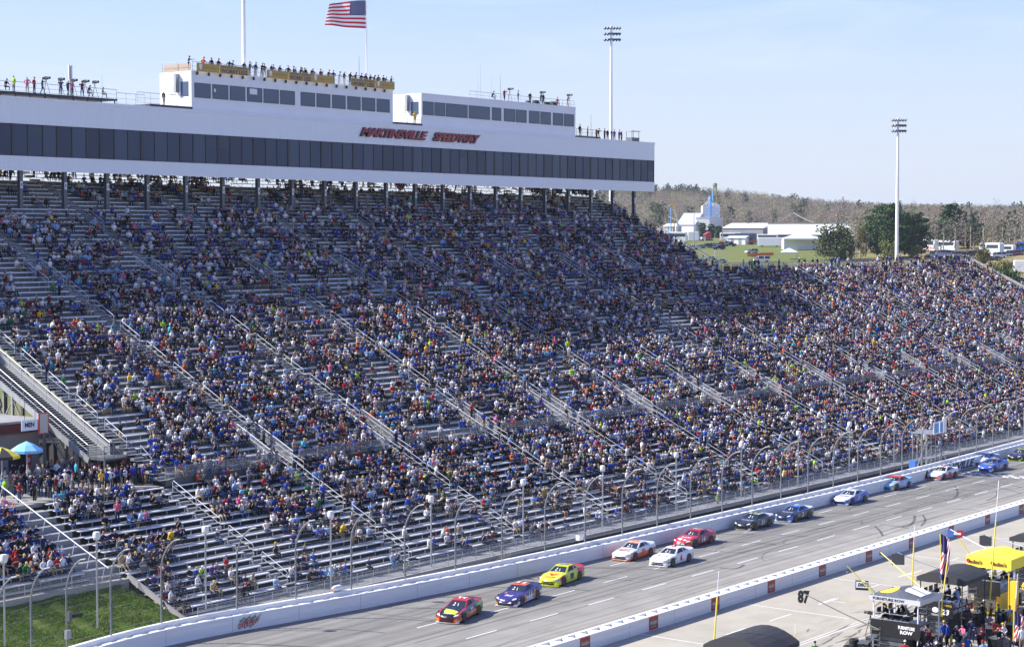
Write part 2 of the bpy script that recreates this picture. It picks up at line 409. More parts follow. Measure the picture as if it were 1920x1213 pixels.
def pitmat():
    m = PITC; nt = m.node_tree; N = nt.nodes; Lk = nt.links; b = N['Principled BSDF']
    g = N.new('ShaderNodeNewGeometry'); mp = N.new('ShaderNodeMapping'); mp.inputs['Scale'].default_value = (.22, .9, 1); mp.inputs['Rotation'].default_value = (0, 0, .05)
    Lk.new(g.outputs['Position'], mp.inputs['Vector'])
    n = N.new('ShaderNodeTexNoise'); n.inputs['Scale'].default_value = 1.1; n.inputs['Detail'].default_value = 7; Lk.new(mp.outputs[0], n.inputs['Vector'])
    r = N.new('ShaderNodeMapRange'); r.inputs['From Min'].default_value = .5; r.inputs['From Max'].default_value = .95; Lk.new(n.outputs['Fac'], r.inputs['Value'])
    # tyre rubber near the stalls only
    sx = N.new('ShaderNodeSeparateXYZ'); Lk.new(g.outputs['Position'], sx.inputs[0])
    r2 = N.new('ShaderNodeMapRange'); r2.inputs['From Min'].default_value = 69; r2.inputs['From Max'].default_value = 63; r2.inputs['To Min'].default_value = .12; Lk.new(sx.outputs['Y'], r2.inputs['Value'])
    k = N.new('ShaderNodeMath'); k.operation = 'MULTIPLY'; Lk.new(r.outputs[0], k.inputs[0]); Lk.new(r2.outputs[0], k.inputs[1])
    mx = N.new('ShaderNodeMix'); mx.data_type = 'RGBA'; mx.inputs['B'].default_value = (.07, .065, .06, 1)
    src = b.inputs['Base Color'].links[0].from_socket
    Lk.new(k.outputs[0], mx.inputs['Factor']); Lk.new(src, mx.inputs['A']); Lk.new(mx.outputs['Result'], b.inputs['Base Color'])
pitmat()
tag(MB().add([(20, 20, .004), (420, 20, .004), (420, 75.7, .004), (20, 75.7, .004)], [(0, 1, 2, 3)]).build('pit_road', PITC), kind='structure')

# painted markings
mk = MB()
def line(x0, y0, x1, y1, w, m=0, z=.008):
    d = Vector((x1 - x0, y1 - y0, 0)).normalized(); n = Vector((-d.y, d.x, 0)) * w / 2
    mk.add([(x0 - n.x, y0 - n.y, z), (x1 - n.x, y1 - n.y, z), (x1 + n.x, y1 + n.y, z), (x0 + n.x, y0 + n.y, z)], [(0, 1, 2, 3)], m)
for k in range(-3, 24):
    x = 103.3 + 7.83 * k
    yy = 84.75 + max(0, x - 140) * .018
    line(x, yy, x + 3.7, yy + .03, .13)
    x2 = 103.9 + 7.86 * k
    y2 = 90.1 if x2 < 108 else 89.2 + max(0, x2 - 126) * .009
    if x2 > 100: line(x2, y2, x2 + 3.6, y2, .13)
    if x2 > 132: line(x2 - 1, 93.3, x2 + 2.2, 93.35, .12)
# start and finish line: two rows of chequers
fx = float(G(1800, 885.5)[0])
for r in range(3):
    for k in range(26):
        if (k + r) % 2: continue
        y0 = 77.2 + k * .72
        if y0 > float(wally(fx)) - .9: continue
        mk.add([(fx - 1 + r * .75, y0, .008), (fx - .25 + r * .75, y0, .008), (fx - .25 + r * .75, y0 + .72, .008), (fx - 1 + r * .75, y0 + .72, .008)], [(0, 1, 2, 3)])
line(60, 77.35, 400, 77.35, .1, 2)
# pit lane
for a in (127.15, 141.4, 156.0, 170.5, 185, 112.6): line(a, 75.3, a + .05, 65.6, .13, z=.012)
for k in range(-2, 12): line(114.7 + 7.9 * k, 70.05, 118 + 7.9 * k, 70.0, .13, z=.012)
for k in range(-1, 6): line(130.8 + 14.5 * k, 70.2, 133.6 + 14.5 * k, 70.2, .13, z=.013); line(132.5 + 14.5 * k, 69.9, 132.5 + 14.5 * k, 68.7, .12, z=.012)
for k in range(-1, 6): line(119.05 + 14.5 * k, 69.6, 119.0 + 14.5 * k, 65.6, .18, 1, z=.012)
line(60, 64.55, 400, 64.0, .09, z=.012); line(60, 64.2, 400, 63.65, .09, z=.012)
PM = mat('road_marking_paint', (.78, .78, .76), .7, noise=(3, .25)); PMY = mat('yellow_marking_paint', (.62, .46, .16), .8, noise=(2, .35))
PMG = mat('worn_seam', (.09, .088, .085), .9)
tag(mk.build('track_marking', [PM, PMY, PMG]), kind='structure')
# tyre marks
tm = MB()
def skid(pts, w=.16):
    pts = [Vector((*p, .006)) for p in pts]
    for i, (a, b) in enumerate(zip(pts[:-1], pts[1:])):
        d = (b - a).normalized(); n = Vector((-d.y, d.x, 0)) * w / 2
        tm.add([a - n, b - n, b + n, a + n], [(0, 1, 2, 3)])
def px_skid(ps, w=.16):
    P = [G(*p)[:2] for p in ps]; n = len(P); out = []
    for i in range(n - 1):
        for t in np.linspace(0, 1, 5)[:-1]:
            p0, p1, p2, p3 = P[max(i - 1, 0)], P[i], P[i + 1], P[min(i + 2, n - 1)]
            out.append(.5 * ((2 * p1) + (p2 - p0) * t + (2 * p0 - 5 * p1 + 4 * p2 - p3) * t * t + (3 * p1 - p0 - 3 * p2 + p3) * t ** 3))
    skid(out + [P[-1]], w)
px_skid([(425, 1204), (520, 1210), (600, 1212)], .13); px_skid([(630, 1142), (700, 1150), (800, 1160), (880, 1172)], .13)
px_skid([(830, 1118), (920, 1116), (1010, 1124), (1070, 1128)], .13); px_skid([(1010, 1081), (1110, 1080), (1220, 1086)], .13)
px_skid([(1060, 1062), (1160, 1063), (1260, 1062)], .12); px_skid([(1395, 1058), (1385, 1064), (1370, 1066), (1350, 1064)], .3)
px_skid([(1200, 1010), (1330, 1014), (1390, 1016), (1450, 1018)], .12); px_skid([(1715, 966), (1714, 976), (1706, 984), (1690, 988)], .28)
px_skid([(1640, 986), (1650, 995), (1655, 1004)], .25); px_skid([(1730, 965), (1735, 975), (1727, 986)], .22); px_skid([(1650, 983), (1680, 986), (1702, 990)], .18)
px_skid([(1785, 900), (1830, 906), (1880, 915), (1915, 925)], .2); px_skid([(1790, 910), (1796, 925), (1786, 935), (1770, 938)], .25); px_skid([(1860, 905), (1890, 908), (1915, 914)], .25)
px_skid([(1800, 935), (1820, 928), (1845, 925)], .2); px_skid([(1870, 920), (1868, 930), (1850, 938)], .22); px_skid([(1560, 1000), (1500, 1020), (1430, 1037)], .12)
for y, x0, x1 in ((88.1, 95, 330), (92.2, 110, 300), (86.3, 120, 330), (90.7, 105, 250), (82.2, 130, 300), (79.2, 110, 330), (87.2, 100, 200)):
    px = [(x, y + .3 * sin(x * .05 + y)) for x in np.arange(x0, x1, 4)]; skid(px, .1)
rk = random.Random(12)
for k in range(70):                 # faint drifting rubber lines laid by the field
    x0 = rk.uniform(95, 300); L_ = rk.uniform(6, 34); y0 = rk.choice([rk.uniform(84, 95), rk.uniform(78, 95)]); dy = rk.uniform(-1.2, 1.2); bow = rk.uniform(-.5, .5)
    ps = [(x0 + L_ * q, y0 + dy * q + bow * sin(pi * q)) for q in np.linspace(0, 1, 7)]
    if all(78 < y < float(wally(x)) - .8 for x, y in ps): skid(ps, rk.uniform(.04, .09))
for k in range(18):
    x0 = rk.uniform(150, 215); y0 = rk.uniform(79, 92); r = rk.uniform(2.5, 7); a0 = rk.uniform(0, 6); a1 = a0 + rk.uniform(.5, 1.6)
    ps = [(x0 + r * 1.6 * cos(a), y0 + r * .6 * sin(a)) for a in np.linspace(a0, a1, 8)]
    if all(78 < y < float(wally(x)) - .8 for x, y in ps): skid(ps, rk.uniform(.07, .14))
tag(tm.build('tyre_mark', mat('tyre_mark_rubber', (.125, .12, .113), .8, noise=(.5, .35))), kind='structure')

sm = MB()
for k in range(150):
    x0 = rk.uniform(105, 175); y0 = rk.gauss(62.5, 1.9); L_ = rk.uniform(.8, 4.5); dy = rk.uniform(-.5, .5); w = rk.uniform(.06, .22); z = .0155 + .0001 * k
    d = Vector((L_, dy, 0)).normalized(); n = Vector((-d.y, d.x, 0)) * w / 2; a = Vector((x0, y0, z)); b = Vector((x0 + L_, y0 + dy, z)); c = a.lerp(b, .5) + n * rk.uniform(-3, 3)
    sm.add([a - n * .2, c - n, b - n * .2, b + n * .2, c + n, a + n * .2], [(0, 1, 4, 5), (1, 2, 3, 4)])
tag(sm.build('tyre_mark', mat('pit_rubber', (.20, .188, .165), .85, noise=(2, .4))), kind='structure')
# ------------------------------------------------------------------ crash walls with foam-block barrier (top shows the blocks between barrier and wall)
def safer_wall(path, side, zt, gap, zb, tb, name, label, joint=6.0):
    """path: front face line; side: +1 = solid wall lies on +Y side"""
    t = thing(name, label, 'wall', (float(path[0][0]), float(path[0][1]), 0))
    P = [Vector((p[0], p[1], 0)) for p in path]; n = len(P)
    N_ = []
    for i in range(n):
        d = (P[min(i + 1, n - 1)] - P[max(i - 1, 0)]).normalized(); N_.append(Vector((-d.y, d.x, 0)) * side)
    def strip(o0, o1, z0, z1, nm, mt):
        m = MB(); rings = [[P[i] + N_[i] * o0 + Vector((0, 0, z0)), P[i] + N_[i] * o1 + Vector((0, 0, z0)), P[i] + N_[i] * o1 + Vector((0, 0, z1)), P[i] + N_[i] * o0 + Vector((0, 0, z1))] for i in range(n)]
        return m.loft(rings).build(nm, mt, t)
    strip(0, .22, 0.0, zt, 'steel_barrier', WALLW)
    strip(.22 + gap, .22 + gap + tb, -.1, zb, 'concrete_wall', WALLW)
    strip(.22, .22 + gap, 0, zt - .5, 'gap_floor', CONCG)
    d = np.r_[0, np.cumsum([(P[i + 1] - P[i]).length for i in range(n - 1)])]
    px, py = [p.x for p in P], [p.y for p in P]
    m = MB(); jm = MB(); s = .8; k = 0
    while s < d[-1] - 2:
        def at(q, off):
            x, y = np.interp(q, d, px), np.interp(q, d, py); j = min(np.searchsorted(d, q), n - 1)
            return Vector((x, y, 0)) + N_[j] * off
        a, b, c, e = at(s - .5, .22), at(s + .5, .22), at(s + .3, .22 + gap), at(s - .3, .22 + gap)
        m.extrude([v + Vector((0, 0, .1)) for v in (a, b, c, e)], (0, 0, zt - .13))
        if k % 4 == 0:
            jm.extrude([at(s + .77, -.004) + Vector((0, 0, z)) for z in (.02, zt - .02)] + [at(s + .80, -.004) + Vector((0, 0, z)) for z in (zt - .02, .02)], N_[0] * .01)
        s += 1.55; k += 1
    m.build('foam_block', WHITE, t)
    tag(t.children[-1], kind='stuff')
    jm.build('panel_joint', mat('joint_grey', (.35, .35, .36), .7), t)
    return t
OUTERW = safer_wall(WALL, 1, 1.22, .62, 1.5, .34, 'outer_wall', 'long white crash wall between the track and the grandstand')
pw = np.array([(x, 75.45 + .0045 * (x - 120)) for x in np.arange(60, 400, 3.)])
PITW = safer_wall(pw, 1, 1.12, .75, 1.12, .3, 'pit_wall', 'long white wall with red sign panels between track and pit lane')
GREYSIGN = mat('sign_grey_print', (.55, .53, .46), .6)
for k in range(-4, 22):
    x = 123.4 + 9.0 * k; y = 75.45 + .0045 * (x - 120)
    sp = MB().box(x - .62, x + .62, y - .016, y - .002, .06, 1.06).build('sign_panel', REDP, PITW)
    if 1040 < 1e9 and inview(x, y, .5, 60):
        MB().loft([[(x + .5 * cos(t), y - .022 + q, .56 + .22 * sin(t)) for t in np.linspace(0, 2 * pi, 17)[:-1]] for q in (0, .004)]).build('sign_badge', mat('badge_green', (.16, .19, .13), .6), sp)
        text_at("Goody's", (x, y - .026, .58), (1, 0, 0), (0, 0, 1), GREYSIGN, sp, w=.95, h=.34, shear=.1, depth=.006, bold=.02)
        text_at("HEADACHE", (x, y - .02, .26), (1, 0, 0), (0, 0, 1), GREYSIGN, sp, w=.8, h=.1, depth=.006)
# painted sponsor marks and the name on the outer wall
def wall_frame(x):
    y = float(wally(x)); d = Vector((1, (float(wally(x + .5)) - float(wally(x - .5))), 0)).normalized()
    return Vector((x, y, 0)), d, Vector((d.y, -d.x, 0))
GRN = mat('dark_green_print', (.05, .11, .07), .6); REDT = mat('red_print', (.42, .02, .03), .6); INK = mat('black_print', (.02, .02, .025), .5)
for px in (449, 468, 488):
    x = float(G(px, 1168, .5)[0])
    o, d, nn = wall_frame(x)
    leaf = MB().extrude([o + nn * .004 + d * a + Vector((0, 0, b)) for a, b in ((-.75, .1), (-.55, .32), (-.5, .58), (.1, .98), (.12, .86), (.75, 1.14), (.55, .82), (.5, .62), (-.2, .2), (-.6, .26))], nn * .006).build('sponsor_mark', mat('mark_green', (.36, .44, .38), .6), OUTERW)
    tl = (d + Vector((0, 0, .42))).normalized()
    text_at('DEW', o + nn * .014 + Vector((0, 0, .52)), tl, Vector((-.1, 0, 1)), REDT, leaf, w=.95, h=.42, shear=.15, depth=.006, bold=.02)
    text_at('MTN', o + nn * .014 + Vector((0, 0, .86)) - d * .08, tl, Vector((-.1, 0, 1)), GRN, leaf, w=.6, h=.2, shear=.15, depth=.006, bold=.02)
xa, xb = float(G(1744, 893, .5)[0]), float(G(1812, 866, .5)[0])
o, d, nn = wall_frame((xa + xb) / 2)
text_at('MARTINSVILLE', o + nn * .012 + Vector((0, 0, .6)), d, (0, 0, 1), INK, OUTERW, w=xb - xa, h=.98, shear=.35, bold=.035, depth=.01)

# ------------------------------------------------------------------ grass bank in the corner and paths
FENCEX = np.array([40, 60, 79.4, 84, 88, 90.1]); FENCEY = np.array([106.5, 108.2, 108.5, 108.6, 108.6, 108.2])
gm = MB(); n = 30; us = np.linspace(38, 92.2, 36)
def bank(x, t):
    y0 = float(wally(x)) + 1.15
    if x <= 90.1: y1 = float(np.interp(x, FENCEX, FENCEY)); z1 = 3.2
    else:
        q = (x - 90.1) / 2.1; y1 = 108.2 - q * 6.5; z1 = 3.2 - q * 2.4
    y1 = max(y1, y0 + .05)
    return (x, y0 + (y1 - y0) * t, .75 + (z1 - .75) * (t ** 1.15) + .09 * sin(x * 1.7 + t * 9) * cos(x * .6 - t * 7))
rows = [[bank(x, t) for t in np.linspace(0, 1, 14)] for x in us]
for i in range(len(us) - 1):
    for j in range(13):
        gm.add([rows[i][j], rows[i + 1][j], rows[i + 1][j + 1], rows[i][j + 1]], [(0, 1, 2, 3)])
BANKM = mat('bank_turf', (.07, .135, .012), .95, noise=(.7, .35), col2=(.15, .16, .04), spec=.1)
tag(gm.build('grass_bank', BANKM), kind='structure')
m = 60000
xx = rng.uniform(68, 92, m); tt = rng.random(m); B = np.array([bank(a, b) for a, b in zip(xx, tt)])
hgt = rng.uniform(.05, .13, m); an = rng.uniform(0, 2 * pi, m); w = rng.uniform(.02, .045, m)
dx, dy = np.cos(an) * w, np.sin(an) * w; lean = rng.normal(0, .06, (m, 2))
V = np.empty((m, 3, 3)); V[:, 0] = B - np.stack([dx, dy, 0 * dx], 1); V[:, 1] = B + np.stack([dx, dy, 0 * dx], 1)
V[:, 2] = B + np.stack([lean[:, 0], lean[:, 1], hgt], 1)
pal = np.array([(.085, .17, .012), (.12, .22, .018), (.17, .25, .03), (.06, .12, .01), (.25, .26, .05)])
clump = (np.sin(xx * 2.1) * np.cos(B[:, 1] * 2.6) + rng.normal(0, .8, m))
fc = pal[np.clip(((clump + 2) / 4 * 5).astype(int), 0, 4)] * rng.uniform(.8, 1.2, (m, 1))
LEAF = mat('leaf_tint', (.1, .2, .05), .85, attr='tint', spec=.15)
o = bpy.data.objects.new('grass', bigmesh('grass', V.reshape(-1, 3), [np.arange(m * 3).reshape(-1, 3)], [LEAF], fcol=fc)); COL.objects.link(o)
tag(o, 'short green grass growing on the bank inside the wall', 'grass', kind='stuff')
# concourse paving behind the lower rows, walkway strip behind the wall
tag(MB().box(30, 104, 119.2, 150, 8.1, 8.42).build('concourse', CONC), kind='structure')
ap = MB()
ax = np.arange(92.0, 400, 4.)
for a, b in zip(ax[:-1], ax[1:]):
    ap.add([(a, float(wally(a)) + 1.0, .3), (b, float(wally(b)) + 1.0, .3), (b, 103.4 + max(0, (b - 300) * .05), .3), (a, 103.4 + max(0, (a - 300) * .05), .3)], [(0, 1, 2, 3)])
tag(ap.build('service_strip', mat('dark_asphalt', (.04, .04, .042), .9, noise=(1, .4))), kind='structure')
# ------------------------------------------------------------------ grandstands
def bays(x0, x1):
    a = [x for x in AISLES if x0 - .1 <= x <= x1 + .1]; out = []; cur = x0
    for q in a:
        if q - AW / 2 - cur > 1.5: out.append((cur, q - AW / 2))
        cur = q + AW / 2
    if x1 - cur > 1.5: out.append((cur, x1))
    return out
def bench_mb(x0, x1, y, z):
    m = MB(); m.box(x0, x1, y + .50, y + .80, z + .40, z + .445, 0)
    m.box(x0, x1, y + .495, y + .515, z + .36, z + .40, 0)
    n = max(2, int((x1 - x0) / 1.85) + 1)
    for k in range(n):
        x = x0 + .25 + (x1 - x0 - .5) * k / (n - 1); m.box(x - .025, x + .025, y + .56, y + .62, z, z + .40, 1)
    return m
BENCHM = [ALU, GALV]
def seating(t, rows, x0f, x1f, tread, rise, open_from=999, riser=None):
    """foot boards, black sheet painted as gap shade, risers, aisle steps and every bench; nearest 100 benches as parts"""
    deck = MB(); sub = MB(); stp = MB(); cand = []
    for i, (y, z) in enumerate(rows):
        x0, x1 = x0f(i), x1f(i)
        if x1 - x0 < 1: continue
        deck.box(x0, x1, y + .02, y + .50, z - .05, z)
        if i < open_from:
            sub.add([(x0, y + .52, z - .03), (x1, y + .52, z - .03), (x1, y + tread + .02, z - .03), (x0, y + tread + .02, z - .03)], [(0, 1, 2, 3)])  # black sheet imitates the shade seen between the boards
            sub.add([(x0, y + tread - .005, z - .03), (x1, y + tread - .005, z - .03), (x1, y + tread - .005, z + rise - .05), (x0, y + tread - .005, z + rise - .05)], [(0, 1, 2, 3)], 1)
        for a in AISLES:
            if x0 - .1 <= a <= x1 + .1: stp.box(a - AW / 2 + .05, a + AW / 2 - .05, y + .5, y + tread - .01, z + .0, z + rise * .5); stp.box(a - AW / 2 + .05, a + AW / 2 - .05, y + .0, y + .5, z + .001, z + .012)
        for a, b in bays(x0, x1):
            a2 = max(a, x0 + .1); b2 = min(b, x1 - .1)
            if b2 - a2 > 1: cand.append((FL((a2 + b2) / 2, y)[0] - (200 if inview((a2 + b2) / 2, y, z, -40) else 0), a2, b2, y, z))
    deck.build('foot_board', ALUDECK, t); sub.build('gap_shade_and_riser', [SHADOWDECK, riser or SHADOWDECK], t); tag(stp.build('aisle_step', CONCG, t), kind='stuff')
    cand.sort(); rest = MB()
    for k, (_, a, b, y, z) in enumerate(cand):
        m = bench_mb(a, b, y, z)
        if k < 100: m.build('bench', BENCHM, t)
        else: rest.join(m)
    if rest.v: tag(rest.build('bench', BENCHM, t), kind='stuff')
RAILM = mat('bright_handrail', (.50, .51, .53), .45, .25)
def rail_mesh(nrow, T, R, name):
    """one looped aisle handrail climbing nrow rows"""
    L, Hh = nrow * T, nrow * R; m = MB(); r = .027
    top = [(0, 0, 0), (0, 0, .93), (0, .08, 1.02), (0, L - .1, Hh + 1.0), (0, L, Hh + .93), (0, L, Hh)]
    m.pipe(top, r, 6); m.pipe([(0, 0, .52), (0, L, Hh + .52)], r * .8, 5)
    return m.mesh(name, [RAILM])
def handrails(t, segs, mesh, cap=100):
    segs = sorted(segs, key=lambda s: FL(s[0], s[1])[0] - (300 if inview(s[0], s[1], s[2], -20) else 0)); rest = []
    for k, s in enumerate(segs):
        if k < cap: child('handrail', mesh, t, Vector(s) - t.location)
        else: rest.append(s)
    if rest:
        V = np.array([v.co[:] for v in mesh.vertices]); F = [tuple(p.vertices) for p in mesh.polygons]; m = MB()
        for s in rest: m.add(V + np.array(s), F)
        tag(m.build('handrail', RAILM, t), kind='stuff')
def railing(t, pts, h=1.05, name='railing', post=2.0, mesh=True, mt=None):
    m = MB(); mt = mt or GALV
    for a, b in zip(pts[:-1], pts[1:]):
        a, b = Vector(a), Vector(b); n = max(1, round((b - a).length / post))
        up = Vector((0, 0, 1))
        m.pipe([a + up * h, b + up * h], .032, 5); m.pipe([a + up * h * .5, b + up * h * .5], .02, 4); m.pipe([a + up * .1, b + up * .1], .02, 4)
        for k in range(n + 1):
            p = a + (b - a) * k / n; m.pipe([p, p + up * h], .028, 5)
        if mesh:
            d = (b - a); s = Vector((d.y, -d.x, 0)).normalized() * .01
            m.add([a + up * .12 + s, b + up * .12 + s, b + up * (h - .05) + s, a + up * (h - .05) + s], [(0, 1, 2, 3)], 1)
    return m.build(name, [mt, WIRE], t)
WIRE = mat('chain_link', (.33, .34, .35), .6, .2, alpha=.34)
WIREF = mat('catch_fence_wire', (.30, .31, .32), .6, .2, alpha=.07)

# ---- lower tier
LOW = thing('lower_grandstand', 'lower tier of aluminium bleacher benches just behind the outer wall and walkway', 'grandstand', (200, 103, 1))
def lx0(i):
    return 91.2 if i < 16 else 91.2
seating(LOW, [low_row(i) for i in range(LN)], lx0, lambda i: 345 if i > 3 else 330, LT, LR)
wk = MB(); wk.box(91.4, 345, 101.2, 103.18, .62, 1.0); wk.build('walkway_slab', CONCG, LOW)
railing(LOW, [(91.8, 101.3, 1.0), (345, 101.3, 1.0)], 1.1, 'walkway_railing', 1.95)
lr = rail_mesh(3, LT, LR, 'handrail'); lr2 = rail_mesh(2, LT, LR, 'handrail')
segs = []
for a in AISLES:
    for i in (1, 5, 9, 12): segs.append((a, low_row(i)[0] + .1, low_row(i)[1]))
handrails(LOW, segs, lr)
# sloping concrete edge with white sloping rail beside the corner stair
e = MB(); e.beam((91.5, 101.6, .72), (91.1, 108.4, 3.75), .22, .4); e.build('edge_curb', CONC, LOW)

# ---- corner tier left of the stair
COR = thing('corner_grandstand', 'short corner tier of benches above the curved grass bank at far left', 'grandstand', (70, 108.6, 3))
crow = [low_row(i) for i in range(6, LN)]
def cx1(i): return 88.0
seating(COR, crow, lambda i: 40, cx1, LT, LR)
e = MB(); e.loft([[(x, y - .05, 2.7), (x, y + .55, 2.7), (x, y + .55, 3.62), (x, y - .05, 3.62)] for x, y in zip(np.linspace(40, 91, 30), np.interp(np.linspace(40, 91, 30), FENCEX, FENCEY))]); e.build('front_curb', CONC, COR)
e = MB()
for i in range(6, LN):
    y, z = low_row(i); e.box(88.05, 91.05, y, y + LT, 2.5, z - .02)
e.build('stair', CONCG, COR)
railing(COR, [(x, float(np.interp(x, FENCEX, FENCEY)) + .1, 3.62) for x in (40, 52, 60, 66, 72, 79.4, 84, 88, 90.2)], 1.0, 'front_railing', 2.2)
e = MB(); e.pipe([(89.4, 108.6, 4.6), (88.8, 121.2, 10.0)], .05, 6)
for q in np.linspace(.03, .97, 8):
    p = Vector((89.4, 108.6, 4.6)).lerp(Vector((88.8, 121.2, 10.0)), q); e.pipe([p, (p.x - .5, p.y - .15, p.z - 1.35)], .03, 5)
e.build('stair_rail', RAILM, COR)

# ---- upper tier
UPP = thing('upper_grandstand', 'tall upper tier of packed bleacher benches rising to the press tower', 'grandstand', (200, 119, 8.4))
urows = [up_row(i) for i in range(UNT + 4)]
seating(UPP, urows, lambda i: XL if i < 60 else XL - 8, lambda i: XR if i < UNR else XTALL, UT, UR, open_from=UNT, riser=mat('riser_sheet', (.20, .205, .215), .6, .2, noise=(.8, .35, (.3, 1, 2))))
fr = MB(); fr.box(XL, XR, 118.9, 119.06, 7.6, 8.9); fr.build('front_panel', mat('front_panel_grey', (.10, .105, .11), .6, .2, noise=(1.2, .3)), UPP)
gaps = []; cur = XL
for a in AISLES[1:]:
    if a < XR: gaps.append((cur, a - 1.3)); cur = a + 1.3
gaps.append((cur, XR))
for a, b in gaps: railing(UPP, [(a, 118.95, 8.9), (b, 118.95, 8.9)], 1.05, 'aisle_railing', 2.4, mt=DARKSTEEL if False else GALV)
ur = rail_mesh(3, UT, UR, 'handrail'); segs = []
for a in AISLES:
    for i in list(range(5, UNT - 3, 4)):
        if 34 <= i <= 37: continue
        if i > UNR - 3 and a > XTALL: continue
        if i > 40 and i % 8 < 4: continue
        segs.append((a - .05, up_row(i)[0] + .1, up_row(i)[1]))
segs = [s for s in segs if s[0] < XR + 1]
handrails(UPP, segs, ur)
# right end parapet rail, back railings
e = MB(); y0, z0 = up_row(0); y1, z1 = up_row(UNR); e.beam((XR + .15, y0, z0 + .75), (XR + .15, y1, z1 + .75), .16, .5); e.beam((XR + .15, y0 - 16, LZ0 + .2), (XR + .15, y0 - .1, z0 + .2), .16, .5); e.build('end_parapet', CONC, UPP)
railing(UPP, [(XTALL, up_row(UNR)[0] + .3, up_row(UNR)[1]), (XR, up_row(UNR)[0] + .3, up_row(UNR)[1])], 1.25, 'back_railing', 2.0)
yb, zb = up_row(UNT + 3)
railing(UPP, [(XL - 8, yb + 1, zb), (XTALL, yb + 1, zb)], 1.5, 'back_railing', 2.4, mesh=False)
railing(UPP, [(XTALL + .1, up_row(UNR)[0] + .3, up_row(UNR)[1] + .1), (XTALL + .1, yb + .6, zb + .1)], 1.1, 'end_railing', 2.6, mesh=False, mt=DARKSTEEL)
# steel frame below: raking bents with bracing seen at the left end and under the tall end
for x in (XL + .3, 119.2, 134.2, 150, XTALL - .4, XR - .4):
    m = MB(); rows_n = UNT if x < XTALL else UNR
    ya, za = up_row(0); yb2, zb2 = up_row(rows_n)
    m.beam((x, ya + .4, za - .35), (x, yb2, zb2 - .35), .3, .5)
    cols = np.arange(ya + 5, yb2, 7.5)
    for k, yy in enumerate(cols):
        zt = float(prof(yy)) - .6; m.beam((x, yy, 8.2), (x, yy, zt), .28, .28, up=(1, 0, 0))
        if k:
            y2 = cols[k - 1]; z2 = float(prof(y2)) - .6
            m.beam((x, y2, 8.4), (x, yy, zt), .1, .1); m.beam((x, y2, z2), (x, yy, 8.4), .1, .1)
    m.build('support_frame', STEELGREY, UPP)

# ---- vomitories: sunk stair wells with double rails
VCONC = mat('stairwell_grey', (.22, .225, .23), .7, .1, noise=(2, .25))
def vomitory(i0, i1, drop):
    m = MB(); w = 1.15; ya, za = 0, 0; n = i1 - i0; L = n * UT; Hh = n * UR
    for s in (-1, 1):
        x = s * w
        m.add([(x, -.1, -.3), (x, L, -.3), (x, L, Hh + .95), (x, -.1, .95)], [(0, 1, 2, 3)], 2)
        m.add([(x + .03, -.1, -.3), (x + .03, L, -.3), (x + .03, L, Hh + .2), (x + .03, -.1, .2)], [(0, 1, 2, 3)], 0)
        m.pipe([(x, -.1, .2), (x, -.1, 1.08), (x, L, Hh + 1.08), (x, L, Hh)], .045, 6, 1); m.pipe([(x, 0, .68), (x, L, Hh + .68)], .035, 5, 1)
        m.pipe([(x, L * .5, Hh * .5), (x, L * .5, Hh * .5 + 1.05)], .035, 5, 1)
    m.pipe([(-w, L, Hh + 1.05), (w, L, Hh + 1.05)], .04, 5, 1); m.pipe([(-w, L, Hh + .55), (w, L, Hh + .55)], .035, 5, 1)
    m.add([(-w, L - .05, -.3), (w, L - .05, -.3), (w, L - .05, Hh + .3), (-w, L - .05, Hh + .3)], [(0, 1, 2, 3)], 0)
    k = 8
    for q in range(k): m.box(-w + .05, w - .05, L * q / k, L * (q + 1) / k, -.35, -.1 + (Hh * .45) * q / k, 0)
    if drop:
        for s in (-1, 1):
            m.pipe([(s * .75, -.15, 1.0), (s * .75, -1.9, .25), (s * .75, -1.9, -.8)], .035, 5, 1); m.pipe([(s * .75, -.15, .55), (s * .75, -1.9, -.2)], .03, 5, 1)
        for q in range(4): m.box(-.7, .7, -.45 - q * .42, -.1 - q * .42, -.34 - q * .2, -.24 - q * .2, 1)
    return m.mesh('vomitory', [VCONC, RAILM, WIRE])
vm = vomitory(0, 5, True); vm2 = vomitory(0, 4, False)
for a in AISLES[1:]:
    if a < XR - 2: child('stairwell', vm, UPP, Vector((a + .4 - 1.2, UY0 + .02, UZ0)) - UPP.location)
for a in AISLES[1:9]:
    y, z = up_row(33); child('stairwell', vm2, UPP, Vector((a - 1.0, y, z - .3)) - UPP.location)

# ---- the long open stair climbing the left end of the upper tier
ST = thing('side_stair', 'long open steel stair climbing the left end of the upper grandstand', 'staircase', (102.6, 124, 8.4))
xa, xb = 101.2, 103.6
def sl_(y): return 10.7 + (y - 125.6) * (UR / UT) * 1.0
st = MB(); y = 125.6; yt = 152
n = int((yt - y) / .33)
for k in range(n): yy = y + k * .33; st.box(xa, xb, yy, yy + .3, sl_(yy) - .03, sl_(yy))
st.add([(xa, y, sl_(y) - .28), (xb, y, sl_(y) - .28), (xb, yt, sl_(yt) - .28), (xa, yt, sl_(yt) - .28)], [(0, 1, 2, 3)], 1)
st.build('stair_tread', [GALV, DARKSTEEL], ST)
tag(MB().box(104.7, 240, 124.6, 150, 8.43, 10.9).build('under_stand_dark_filler', mat('dark_block', (.035, .034, .036), .85, noise=(.5, .4))), 'long dark block added to darken the space under the upper grandstand', 'building')  # added block, only there to make the space under the stand dark
s2 = MB()
for x in (xa, xb): s2.beam((x, 125.4, sl_(125.4) - .2), (x, yt, sl_(yt) - .2), .14, .55)
s2.build('stringer', mat('light_steel', (.38, .39, .39), .5, .3, noise=(1.5, .25)), ST)
